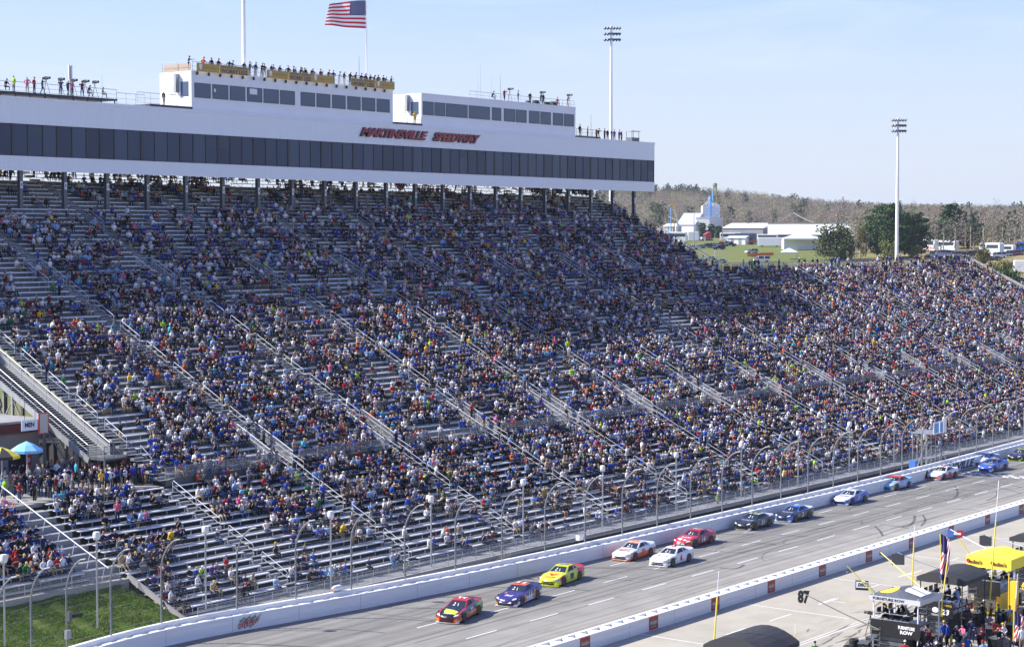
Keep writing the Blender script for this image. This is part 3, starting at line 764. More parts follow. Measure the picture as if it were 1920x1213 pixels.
for x in (xa, xb):
    m = MB(); a, b = Vector((x, 125.5, sl_(125.5))), Vector((x, yt, sl_(yt)))
    up = Vector((0, 0, 1)); m.pipe([a + up * 1.1, b + up * 1.1], .05, 6); m.pipe([a + up * .6, b + up * .6], .035, 5)
    k = 15
    for q in range(k + 1): p = a.lerp(b, q / k); m.pipe([p - up * .4, p + up * 1.1], .04 if x == xb else .055, 5, 1 if x == xa else 0)
    if x == xb: m.add([a + up * -.3, b + up * -.3, b + up * .9, a + up * .9], [(0, 1, 2, 3)], 2)
    m.build('stair_rail', [RAILM, STEELGREY, mat('stair_side_panel', (.24, .245, .25), .6, .2)], ST)
pl = MB(); pl.box(xa, xb + .6, 123.3, 125.6, 10.5, 10.68)
for x, yy in ((xa + .1, 123.4), (xb, 123.4), (xa + .1, 125.5)): pl.beam((x, yy, 8.42), (x, yy, 10.5), .16, .16, up=(1, 0, 0))
pl.build('landing', STEELGREY, ST)
railing(ST, [(xa, 125.5, 10.68), (xa, 123.35, 10.68), (xb - .3, 123.35, 10.68)], 1.05, 'landing_railing', 1.2, mt=STEELGREY)
lo = MB()
for q in range(8): lo.box(xb + .6, xb + 1.7, 123.3 - q * .35, 123.6 - q * .35, 10.5 - q * .26, 10.56 - q * .26)
lo.build('lower_flight', GALV, ST)
railing(ST, [(xb + 1.7, 123.4, 10.5), (xb + 1.7, 120.6, 8.5)], 1.0, 'flight_railing', 1.4, mesh=False, mt=RAILM)
cl = MB()
for yy in (127, 131.5, 136, 140.5, 145, 149.5):
    for x in (xa, xb): cl.beam((x, yy, 8.4), (x, yy, sl_(yy) - .4), .22, .22, up=(1, 0, 0))
    if yy > 128:
        cl.beam((xa, yy - 4.5, 8.6), (xa, yy, sl_(yy) - .6), .09, .09); cl.beam((xa, yy - 4.5, sl_(yy - 4.5) - .6), (xa, yy, 8.6), .09, .09)
cl.build('stair_column', GALV, ST)

# ------------------------------------------------------------------ catch fence
CF = thing('catch_fence', 'tall debris fence with curved grey posts standing along the outer wall', 'fence', (150, 97, 1.4))
pm = MB(); H1, Rr = 3.8, 2.9
pts = [(0, 0, -.2), (0, 0, H1)] + [(0, -Rr + Rr * cos(t), H1 + Rr * sin(t)) for t in np.linspace(.1, 1.1, 9)]
pts.append((0, pts[-1][1] - .55, pts[-1][2] + .13))
pm.pipe(pts, .065, 8)
for z in np.arange(.4, H1, .35): pm.box(.07, .14, -.05, .09, z, z + .12, 1)
postmesh = pm.mesh('post', [mat('weathered_post', (.27, .28, .29), .6, .3, noise=(2, .3)), STEELGREY])
PX = [float(G(px, py, 1.4)[0]) for px, py in ((4, 1260), (50, 1235), (132, 1218), (217, 1195), (313, 1172), (427, 1140), (540, 1122), (651, 1105), (755, 1087))]
x = PX[-1]
while x < 330: x += 5.92; PX.append(x)
FP = []
for x in PX:
    y = float(wally(x)) + 1.0
    child('post', postmesh, CF, Vector((x, y, 1.4)) - CF.location); FP.append((x, y))
cab = MB()
for z, dy in ((.5, 0), (1.3, 0), (2.1, 0), (2.9, 0), (3.7, 0), (4.35, 0), (5.2, -.45), (5.9, -1.0), (6.4, -1.7)):
    cab.pipe([(x, y + dy - .1, 1.4 + z) for x, y in FP], .006, 3)
cab.build('cable', GALV, CF)
fm = MB()
for (x0, y0), (x1, y1) in zip(FP[:-1], FP[1:]):
    pr = [(-.1, 0), (-.1, 4.0), (-.5, 5.2), (-1.05, 5.9), (-1.8, 6.4)]
    for (d0, z0), (d1, z1) in zip(pr[:-1], pr[1:]):
        fm.add([(x0, y0 + d0, 1.4 + z0), (x1, y1 + d0, 1.4 + z0), (x1, y1 + d1, 1.4 + z1), (x0, y0 + d1, 1.4 + z1)], [(0, 1, 2, 3)])
fm.build('wire_mesh', WIREF, CF)
# slim speaker posts behind the fence
SPK = [(7, 1050), (181, 1007), (385, 996), (620, 967), (808, 938), (981, 906), (1130, 880), (1268, 855), (1390, 836), (1497, 814), (1593, 797), (1677, 782)]
where = ['at the left picture edge', 'in the grass bank', 'by the end of the grass bank', 'above the bare front benches', 'behind the red leading car', 'behind the orange and purple car', 'behind the neon yellow car', 'above the two white cars', 'before the black car', 'beside the black and blue cars', 'behind the blue and white car', 'nearest the flag stand']
hm = MB(); hm.lathe([(.001, .0), (.2, .03), (.27, .2), (.27, .45), (.22, .6), (.001, .63)], n=10)
for k, (px, py) in enumerate(SPK):
    p = PY(px, py, 102.3 if k > 1 else 103.5); zb_ = 1.0 if k > 2 else 1.6
    t = thing('speaker_post', 'slim grey post carrying a white round speaker, ' + where[k], 'speaker post', (p[0], p[1], zb_), group='speaker posts along the fence')
    MB().pipe([(0, 0, 0), (0, 0, p[2] - zb_)], .07, 7).build('post', GALV, t, world=False)
    child('speaker', bpy.data.meshes.get('speaker_horn') or hm.mesh('speaker_horn', [mat('ivory_plastic', (.7, .7, .66), .5)]), t, (0, 0, p[2] - zb_ - .2))

# ------------------------------------------------------------------ flag stand at the start line
fp = G(1757, 868, 1.4); fxx = float(fp[0])
FS = thing('flag_stand', 'scaffold flag stand with painted boards at the start line', 'flag stand', (fxx, 97.6, 1.3))
m = MB()
for dx in (-1.9, -.6, .6, 1.9):
    for dy in (.3, 2.2): m.pipe([(fxx + dx, 97.2 + dy, .9), (fxx + dx, 97.2 + dy, 5.2)], .06, 5)
for z in (1.6, 2.6, 3.6, 4.6):
    for dy in (.3, 2.2): m.pipe([(fxx - 1.9, 97.2 + dy, z), (fxx + 1.9, 97.2 + dy, z)], .045, 5)
    m.pipe([(fxx - 1.9, 97.5, z), (fxx - .6, 97.5, z + 1)], .04, 4); m.pipe([(fxx + .6, 97.5, z + 1), (fxx + 1.9, 97.5, z)], .04, 4)
m.box(fxx - 2.0, fxx + 2.0, 96.6, 99.6, 5.15, 5.3)
m.pipe([(fxx - 4.6, 97.6, .9), (fxx - .3, 97.6, 6.4)], .06, 5); m.pipe([(fxx + 4.0, 97.6, 1.3), (fxx + 1.2, 97.6, 5.0)], .06, 5)
m.build('scaffold', GALV, FS)
BLU = mat('blue_board', (.10, .33, .62), .5); IV = mat('ivory_board', (.72, .74, .74), .5)
for k, (xx0, xx1) in enumerate(((-2.0, -.45), (-.3, .75), (.8, 1.7))):
    b = MB().box(fxx + xx0, fxx + xx1, 96.52, 96.58, 5.2, 6.7).build('painted_board', IV, FS)
    q = MB().box(fxx + xx0 + .15, fxx + xx1 - .15, 96.5, 96.515, 5.35, 6.5)
    if k < 2: q.build('board_panel', BLU, b)
MB().box(fxx - 3.5, fxx - 2.7, 98.3, 99.1, .9, 1.9).build('blue_cover', mat('blue_tarp', (.05, .16, .5), .7), FS)
# ------------------------------------------------------------------ press tower over the upper rows
TY = 167.3; TD = 9.0; TX0, TX1 = 84.0, 253.5; TZ0, TZA, TZB, TZ1 = 37.1, 38.7, 42.3, 45.25
TW = thing('press_tower', 'long white press tower with a dark window band above the grandstand', 'tower', (180, TY, 32))
m = MB(); m.box(TX0, TX1, TY, TY + .25, TZ0, TZA); m.build('lower_cladding', PANEL, TW)
m = MB(); m.box(TX0, TX1, TY, TY + .25, TZB, TZ1 - .32); m.build('upper_cladding', PANEL, TW)
m = MB(); m.box(TX0, TX1 + .12, TY - .06, TY + .4, TZ1 - .32, TZ1); m.box(TX0, TX1 + .1, TY - .05, TY + .3, TZA - .16, TZA + .02); m.box(TX0, TX1 + .1, TY - .04, TY + .3, TZB - .02, TZB + .14); m.build('flashing', PANELFLAT, TW)
m = MB(); m.box(TX0, TX1, TY + .26, TY + TD, TZ1 - .6, TZ1 - .1); m.box(TX0, TX1, TY + .26, TY + TD, TZ0 + .55, TZ0 + .85)
m.box(TX1 - .25, TX1, TY + .26, TY + TD, TZ0, TZA); m.box(TX1 - .25, TX1, TY + .26, TY + TD, TZB, TZ1 - .6); m.box(TX0, TX1 - .3, TY + TD - .3, TY + TD - .02, TZ0 + .86, TZ1 - .61)
m.build('shell', PANELFLAT, TW)
MB().box(TX0, TX1 - .6, TY + 2.6, TY + 2.8, TZA, TZB).build('inner_wall', mat('inner_dark', (.03, .032, .036), .8), TW)
# window band: groups of three panes between heavy mullions, 6.11 m pitch like the columns below
mu = MB(); k = 0; x = 125.0 - 6.13 * 6
panes = []
while x < TX1 - .3:
    w3 = 6.13
    mu.box(x - .16, x + .16, TY + .02, TY + .2, TZA, TZB)
    for q in (1, 2): mu.box(x + w3 * q / 3 - .05, x + w3 * q / 3 + .05, TY + .03, TY + .18, TZA, TZB)
    for q in range(3):
        a = x + w3 * q / 3 + (.16 if q == 0 else .05); b = x + w3 * (q + 1) / 3 - (.16 if q == 2 else .05)
        if b < TX1 - .1: panes.append((a, b))
        elif a < TX1 - .6: panes.append((a, TX1 - .15))
    x += w3
mu.box(TX1 - .15, TX1, TY + .02, TY + .2, TZA, TZB); mu.box(TX0, TX1, TY + .05, TY + .18, TZA + .01, TZA + .09); mu.box(TX0, TX1, TY + .05, TY + .18, TZB - .1, TZB - .02)
mu.build('mullion', mat('mullion_black', (.012, .013, .015), .4), TW)
GLV = [GLASSD, mat('tinted_glass_b', (.03, .055, .11), .1, 0, spec=.35), mat('tinted_glass_c', (.022, .038, .08), .16, 0, spec=.28)]
rw = random.Random(3)
for k, (a, b) in enumerate(panes[-97:]):
    w_ = MB().box(a, b, TY + .09, TY + .11, TZA + .09, TZB - .1).build('window', GLV[rw.choice([0, 0, 1, 2])], TW)
    if rw.random() < .16: z_ = rw.uniform(.5, 1.6); MB().box(a + .1, b - .1, TY + .085, TY + .09, TZB - .12 - z_, TZB - .12).build('blind', mat('blind_slate', (.05, .065, .09), .6), w_)
MB().box(TX1 - .05, TX1 - .03, TY + .3, TY + TD - .4, TZA, TZB).build('end_window', GLASSD, TW)
colx = [126.4 + 6.1 * k for k in range(-6, 21)]
for i, x in enumerate(colx):
    z0 = float(prof(TY + .6)) - .3
    c = MB(); c.box(x - .22, x + .22, TY + .45, TY + .49, z0, TZ0 + .6); c.box(x - .22, x + .22, TY + .88, TY + .92, z0, TZ0 + .6); c.box(x - .03, x + .03, TY + .49, TY + .88, z0, TZ0 + .6)
    c = c.build('column', STEELGREY, TW)
    if i % 1 == 0 and 5 < i:
        MB().box(x - .16, x + .16, TY + .41, TY + .44, z0 + 2.55, z0 + 3.35).build('number_plate', WHITE, c)
        MB().box(x - .06, x + .06, TY + .395, TY + .408, z0 + 2.75, z0 + 3.15).build('number_mark', INK, c)
# the name in raised red italics
LET = mat('red_letter', (.36, .03, .04), .45, noise=(2, .2)); LETD = mat('letter_side', (.03, .03, .04), .5)
for txt, x0, x1, z in (('MARTINSVILLE', 181.3, 195.3, 43.86), ('SPEEDWAY', 196.4, 207.1, 43.84)):
    text_at(txt, ((x0 + x1) / 2, TY - .14, z), (1, 0, 0), (0, 0, 1), LETD, TW, w=x1 - x0, h=1.28, shear=.42, bold=.05, depth=.2, name='letter_body', spacing=.94)  # dark extruded body behind the red letter faces
    text_at(txt, ((x0 + x1) / 2 + .1, TY - .27, z + .03), (1, 0, 0), (0, 0, 1), LET, TW, w=x1 - x0 - .1, h=1.2, shear=.42, bold=.03, depth=.04, spacing=.94)

# ---- roof boxes
def roof_box(name, x0, x1, z1, wins, wz0, wz1, depth):
    b = MB(); b.box(x0, x1, TY + .3, TY + depth, TZ1 - .05, z1); b.box(x0 - .05, x1 + .05, TY + .24, TY + .3, z1 - .16, z1 + .04)
    b = b.build(name, PANELFLAT, TW)
    for a, c in wins:
        MB().box(a, c, TY + .27, TY + .285, wz0, wz1).build('window', GLASSB, b)
        f = MB()
        for q in (a - .05, c - .0): f.box(q, q + .05, TY + .25, TY + .29, wz0 - .05, wz1 + .05)
        f.box(a, c, TY + .25, TY + .29, wz1, wz1 + .05); f.box(a, c, TY + .25, TY + .29, wz0 - .05, wz0); f.build('window_frame', DARKSTEEL, b)
    return b
B1 = roof_box('press_box', 151.55, 188.5, 49.95, [(152.1, 154.65), (155.05, 157.6), (157.95, 160.5), (160.9, 163.45), (163.8, 166.4), (166.75, 169.3), (170.5, 173.05), (173.45, 175.95), (176.4, 178.9), (179.35, 181.85), (182.25, 184.8), (185.2, 187.75)], 46.8, 48.5, 6.0)
B2 = roof_box('press_box', 194.5, 231.5, 49.85, [(194.9, 197.1), (197.4, 199.65), (199.95, 204.7), (205.1, 209.9), (210.5, 212.6), (213.35, 215.95), (216.25, 218.8), (219.5, 222.05), (222.4, 224.95), (225.6, 228.15), (228.5, 231.0)], 46.9, 48.7, 5.6)
for b, x0 in ((B1, 151.55), (B2, 194.5)):     # sunlit end walls: window, air duct, louvre
    e = MB(); e.box(x0 - .03, x0 - .005, TY + .8, TY + 2.2, 46.9, 48.7); e.build('end_window', GLASSB, b)
    e = MB(); e.box(x0 - .55, x0 - .01, TY + 2.5, TY + 2.95, 47.4, 49.7); e.build('air_duct', GALV, b)
    e = MB(); e.box(x0 - .06, x0 - .005, TY + 3.2, TY + 4.2, 47.2, 48.2); e.build('louvre', mat('louvre_beige', (.5, .5, .42), .7), b)
MB().box(154.9 + .35, 154.9 + .65, TY + .255, TY + .268, 47.6, 48.0).build('notice', WHITE, B1)
MB().box(161.3, 162.6, TY + .255, TY + .268, 47.7, 48.4).build('notice', WHITE, B1)
# roof-top fence of box one with banners
BANY = mat('banner_gold', (.54, .36, .10), .75, noise=(1.2, .18)); BINK = mat('banner_navy', (.03, .035, .12), .7)
rz = 49.95
railing(TW, [(151.6, TY + 5.6, rz), (151.6, TY + .1, rz), (188.5, TY + .1, rz), (188.5, TY + 5.6, rz)], 1.15, 'roof_railing', 2.6, mesh=False)
br = MB()
for x in np.arange(152.4, 188.4, 1.9): br.box(x - .05, x + .05, TY - .02, TY + .28, rz - .45, rz - .05)
br.build('banner_bracket', DARKSTEEL, TW)
cuts = [152.1, 155.9, 160.9, 164.0, 167.9, 172.2, 176.4, 179.7, 184.5, 188.5]
kinds = 'GWXGWGXWG'
for k, c in enumerate(kinds):
    a, b = cuts[k] + .02, cuts[k + 1] - .02
    if c == 'X':
        m = MB()
        n = int((b - a) / .28)
        for i in range(n + 1):
            for s in (-1, 1):
                x = a + (b - a) * i / n; x2 = min(max(x + s * .9, a), b)
                if abs(x2 - x) > .3: m.pipe([(x, TY - .02, rz + .02), (x2, TY - .02, rz + .02 + abs(x2 - x))], .022, 4)
        m.build('lattice_panel', WHITE, TW); continue
    bn = MB().box(a, b, TY - .05, TY - .02, rz - .02, rz + 1.02).build('banner', BANY, TW)
    if c == 'W':
        text_at('WORRY LESS', ((a + b) / 2, TY - .056, rz + .3), (1, 0, 0), (0, 0, 1), BINK, bn, w=(b - a) * .9, h=.52, depth=.01, bold=.02)
        text_at('HELPING DRIVERS', ((a + b) / 2, TY - .056, rz + .8), (1, 0, 0), (0, 0, 1), BINK, bn, w=(b - a) * .9, h=.28, depth=.01)
    else:
        q = MB().extrude([(a + .45, TY - .052, rz + .9), (a + .9, TY - .052, rz + .9), (a + .9, TY - .052, rz + .45), (a + .68, TY - .052, rz + .15), (a + .45, TY - .052, rz + .45)], (0, -.01, 0)).build('shield_mark', WHITE, bn)
        text_at('Virginia Lottery', ((a + b) / 2 + .45, TY - .056, rz + .5), (1, 0, 0), (0, 0, 1), mat('banner_grey', (.36, .23, .06), .7), bn, w=(b - a) * .6, h=.36, shear=.2, depth=.008)
MB().box(151.7, 151.76, TY + .6, TY + 5.4, rz + .05, rz + .95).build('tan_screen', WOODB, TW)
railing(TW, [(205.5, TY + .5, 49.85), (231.4, TY + .5, 49.85), (231.4, TY + 5, 49.85)], 1.0, 'roof_railing', 1.5, mesh=False)
MB().box(186.9, 188.4, TY + 4, TY + 6, rz, rz + 1.5).build('roof_hatch', PANELFLAT, TW)
# catwalk between and beside the boxes
ck = MB(); ck.box(144.8, 151.5, TY + .05, TY + 3.5, TZ1 + .02, TZ1 + .3); ck.box(188.55, 194.45, TY + .05, TY + 3.5, TZ1 + .02, TZ1 + .3); ck.box(231.6, 238.0, TY + .05, TY + 3.5, TZ1 + .02, TZ1 + .25)
ck.build('catwalk', DARKSTEEL, TW)
railing(TW, [(143.0, TY + .3, TZ1 + .3), (151.3, TY + .3, TZ1 + .3)], 1.3, 'catwalk_railing', 2.0, mesh=False)
railing(TW, [(188.9, TY + .3, TZ1 + .3), (194.2, TY + .3, TZ1 + .3)], 1.1, 'catwalk_railing', 1.5, mesh=False, mt=DARKSTEEL)
railing(TW, [(231.8, TY + .3, TZ1 + .25), (237.5, TY + .3, TZ1 + .25)], 1.1, 'catwalk_railing', 1.5, mesh=False, mt=DARKSTEEL)
# camera deck at the left
dk = MB(); dk.box(84, 140.3, TY + .6, TY + 5, 45.65, 45.85)
for x in np.arange(86, 140.5, 2.0): dk.box(x - .05, x + .05, TY + .7, TY + .8, TZ1, 45.65)
dk.build('camera_deck', DARKSTEEL, TW)
railing(TW, [(84, TY + .65, 45.85), (140.2, TY + .65, 45.85)], 1.1, 'deck_railing', 2.1, mesh=False)
railing(TW, [(140.2, TY + .65, 45.3), (144.5, TY + .65, 45.3)], 1.3, 'deck_railing', 1.4, mesh=False)

# ------------------------------------------------------------------ masts, flag pole, floodlight masts
def antenna(px, py, Y, z0, label, r=.025):
    p = PY(px, py, Y); tag(MB().pipe([(p[0], Y, z0), (p[0], Y, z0 + (p[2] - z0) * .5), (p[0], Y, p[2])], [r * 1.6, r, r * .6], 5).build('antenna', GALV), label, 'antenna')
antenna(901, 120, TY + 3, 49.8, 'tallest thin whip antenna on the right roof box'); antenna(896, 130, TY + 3, 49.8, 'whip antenna just left of the tallest one on the right roof box')
antenna(921, 142, TY + 3, 49.8, 'short whip antenna between two others on the right roof box'); antenna(938, 142, TY + 2, 49.8, 'thicker dark antenna nearest the camera crew on the right roof box', .05)
antenna(673, 105, TY + 4, 49.9, 'small white mast on the left roof box beside the flag pole', .07); antenna(191, 138, TY + 3, 45.8, 'thin mast on the camera deck left of the roof boxes')
antenna(1108, 215, TY + 3, 45.3, 'small jointed mast beside the right roof box', .06)
p = PY(131, 124, TY + 3)
t = thing('relay_mast', 'short lattice mast with white panel aerials on the camera deck', 'mast', (p[0], TY + 3, 45.85))
MB().pipe([(0, 0, 0), (0, 0, p[2] - 45.85)], .07, 6).build('pole', GALV, t, world=False)
for dx in (-.16, .16): MB().box(dx - .1, dx + .1, -.12, .0, p[2] - 45.85 - 1.5, p[2] - 45.85 + .1).build('aerial_panel', WHITE, t, world=False)
FPx, FPy = 189.4, TY + 6
zt = 63.4
fpole = thing('flag_pole', 'tall white flag pole flying the national flag behind the roof box', 'flag pole', (FPx, FPy, 45.2))
MB().pipe([(0, 0, 0), (0, 0, zt - 45.2)], [.11, .07], 8).build('pole', WHITE, fpole, world=False)
def make_flag(name, label, loc, hoist, fly, dirx, diry, droop, parent=None, wav=1., seed=0):
    nx, nz = 39, 26; V = []; fl = []
    W, Rd, Nv = [mat('flag_white', (.78, .78, .78), .85), mat('flag_red', (.50, .02, .035), .85), mat('flag_navy', (.025, .03, .14), .85)]
    m = MB(); d = Vector((dirx, diry, 0)).normalized(); s = Vector((-d.y, d.x, 0))
    def P(i, j):
        u, v = i / nx, j / nz
        wv = sin(u * 7.5 + v * 1.2 + seed) * .20 * u ** .7 + sin(u * 15 + v * 3) * .06 * u
        return d * (u * fly * (1 - .04 * u) + .25 * v * u * fly * .5) + s * (wv * hoist * .55 * wav) + Vector((0, 0, -hoist * v * (1 - .10 * u) - droop * u * u * (1.0 - v) * hoist - .05 * sin(u * 6) * u))
    for i in range(nx + 1):
        for j in range(nz + 1): V.append(P(i, j))
    F = []; M_ = []
    for i in range(nx):
        for j in range(nz):
            F.append((i * (nz + 1) + j, (i + 1) * (nz + 1) + j, (i + 1) * (nz + 1) + j + 1, i * (nz + 1) + j + 1))
            M_.append(2 if (i < nx * .4 and j < 14) else (1 if (j // 2) % 2 == 0 else 0))
    m.add(V, F); m.m = M_
    for r in range(9):
        for c in range(6 if r % 2 == 0 else 5):
            u = (.035 + c * .066 + (0 if r % 2 == 0 else .033)) * nx; v = (.06 + r * .054) * nz
            i, j = int(u), int(v)
            c0 = P(u, v); du = (P(u + 1, v) - P(u, v)).normalized(); dv = (P(u, v + 1) - P(u, v)).normalized(); nn = du.cross(dv) * .012
            st_ = []
            for q in range(10):
                rr = hoist * (.022 if q % 2 == 0 else .010); a = q * pi / 5; st_.append(du * rr * sin(a) - dv * rr * cos(a))
            for sg in (1, -1): m.add([c0 + q + nn * sg for q in st_], [tuple(range(10))], 0)
    o = m.build(name, [W, Rd, Nv], parent, world=False, smooth=False) if parent else None
    return o, m, [W, Rd, Nv]
o, _, _ = make_flag('flag', '', None, 3.9, 5.3, -.66, .75, .16, fpole); o.location = (-.1, 0, 62.7 - 45.2)
tag(o, 'national flag with stars and red and white stripes streaming from the tall pole')
p = PY(457, 60, TY + 6)
MB_ = MB().pipe([(p[0], TY + 6, 45.2), (p[0], TY + 6, 66)], [.3, .22], 10)
tag(MB_.build('mast', WHITE), 'plain thick white mast rising behind the banner roof box', 'mast')
def lightmast(x, y, z0, zt, label, head_w):
    t = thing('floodlight_mast', label, 'light pole', (x, y, z0), group=None)
    MB().pipe([(0, 0, 0), (0, 0, (zt - z0) * .6), (0, 0, zt - z0)], [.42, .32, .2], 10).build('pole', WHITE, t, world=False)
    d = Vector((cos(YAW - pi / 2), sin(YAW - pi / 2), 0))
    for r in range(3):
        z = zt - z0 - .35 - r * 1.05
        MB().beam(d * -head_w / 2 + Vector((0, 0, z)), d * head_w / 2 + Vector((0, 0, z)), .1, .1).build('cross_arm', GALV, t, world=False)
        for q in range(6):
            u = (q - 2.5) / 2.5 * head_w * .46; c = d * u + Vector((0, 0, z))
            n = Vector((d.y, -d.x, 0)) * -1; f = (Vector((0, -1, -.55))).normalized()
            m = MB(); up = Vector((0, 0, 1)); sd = f.cross(up).normalized(); u2 = sd.cross(f)
            m.loft([[c + f * a + (sd * cos(k * pi / 4) + u2 * sin(k * pi / 4)) * rr for k in range(8)] for a, rr in ((-.15, .1), (.05, .2), (.35, .3))], 0)
            m.build('lamp', STEELGREY, t, world=False)
    return t
p = PY(1143, 380, 190); q = PY(1153, 50, 190)
lightmast(float(p[0]) + .4, 190, 8.4, float(q[2]), 'tall white floodlight mast rising behind the press tower', 2.9)
p = PY(1680, 490, 158); q = PY(1688, 222, 158)
lightmast(float(p[0]) + .3, 158, 8.4, float(q[2]), 'white floodlight mast behind the top row of the right-hand stand', 2.7)
# ------------------------------------------------------------------ people: one continuous skinned body per pose
# joints: (name, position, radius); y is ahead of the person, z up, feet on z = 0 (or seat height for seated poses)
def body_mesh(name, J, bones, sub=1):
    """J: {joint: (pos, (rx, ry))}; bones: (a, b, region). Grown with a Skin modifier rooted at the pelvis."""
    names = list(J); idx = {n: i for i, n in enumerate(names)}
    me = bpy.data.meshes.new(name); me.from_pydata([J[n][0] for n in names], [(idx[a], idx[b]) for a, b, _ in bones], [])
    o = bpy.data.objects.new(name, me); COL.objects.link(o)
    md = o.modifiers.new('s', 'SKIN'); md.use_smooth_shade = True; md.branch_smoothing = .4
    for n, sv in zip(names, me.skin_vertices[0].data):
        r = J[n][1]; sv.radius = r if hasattr(r, '__len__') else (r, r); sv.use_root = (n == 'pelvis')
    sb = o.modifiers.new('u', 'SUBSURF'); sb.levels = sub; sb.render_levels = sub
    bpy.context.view_layer.update()
    ev = o.evaluated_get(bpy.context.evaluated_depsgraph_get())
    r = bpy.data.meshes.new_from_object(ev); r.name = name
    bpy.data.objects.remove(o); bpy.data.meshes.remove(me)
    # region of every face from the nearest bone
    A = np.array([J[a][0] for a, b, _ in bones]); B = np.array([J[b][0] for a, b, _ in bones]); R = [q for _, _, q in bones]
    rad = np.array([min(np.max(J[a][1]), np.max(J[b][1])) for a, b, _ in bones])
    C = np.array([p.center[:] for p in r.polygons]); D = []
    for a, b in zip(A, B):
        ab = b - a; t = np.clip(((C - a) @ ab) / max(1e-9, ab @ ab), 0, 1); D.append(np.linalg.norm(C - (a + t[:, None] * ab), axis=1))
    k = np.argmin(np.array(D).T / (rad[None] + .02), axis=1)
    r.materials.clear()
    reg = [R[q] for q in k]
    hp = np.array(J['head'][0]); hd = np.array(J['crown'][0]) - hp; hd /= np.linalg.norm(hd)
    fw = np.array(J['nose'][0]) - hp; fw -= hd * (fw @ hd); fw /= np.linalg.norm(fw)
    out = []
    for c, q in zip(C, reg):
        if q == 'head':
            u = (c - hp) @ hd; f = (c - hp) @ fw
            q = 'hair' if (u > .055 or (f < -.02 and u > -.05)) else 'face'
        out.append(q)
    order = ['face', 'hair', 'top', 'sleeve', 'pants', 'shoe']
    r.polygons.foreach_set('material_index', [order.index(q) for q in out])
    r.polygons.foreach_set('use_smooth', [True] * len(r.polygons)); r.update()
    return r
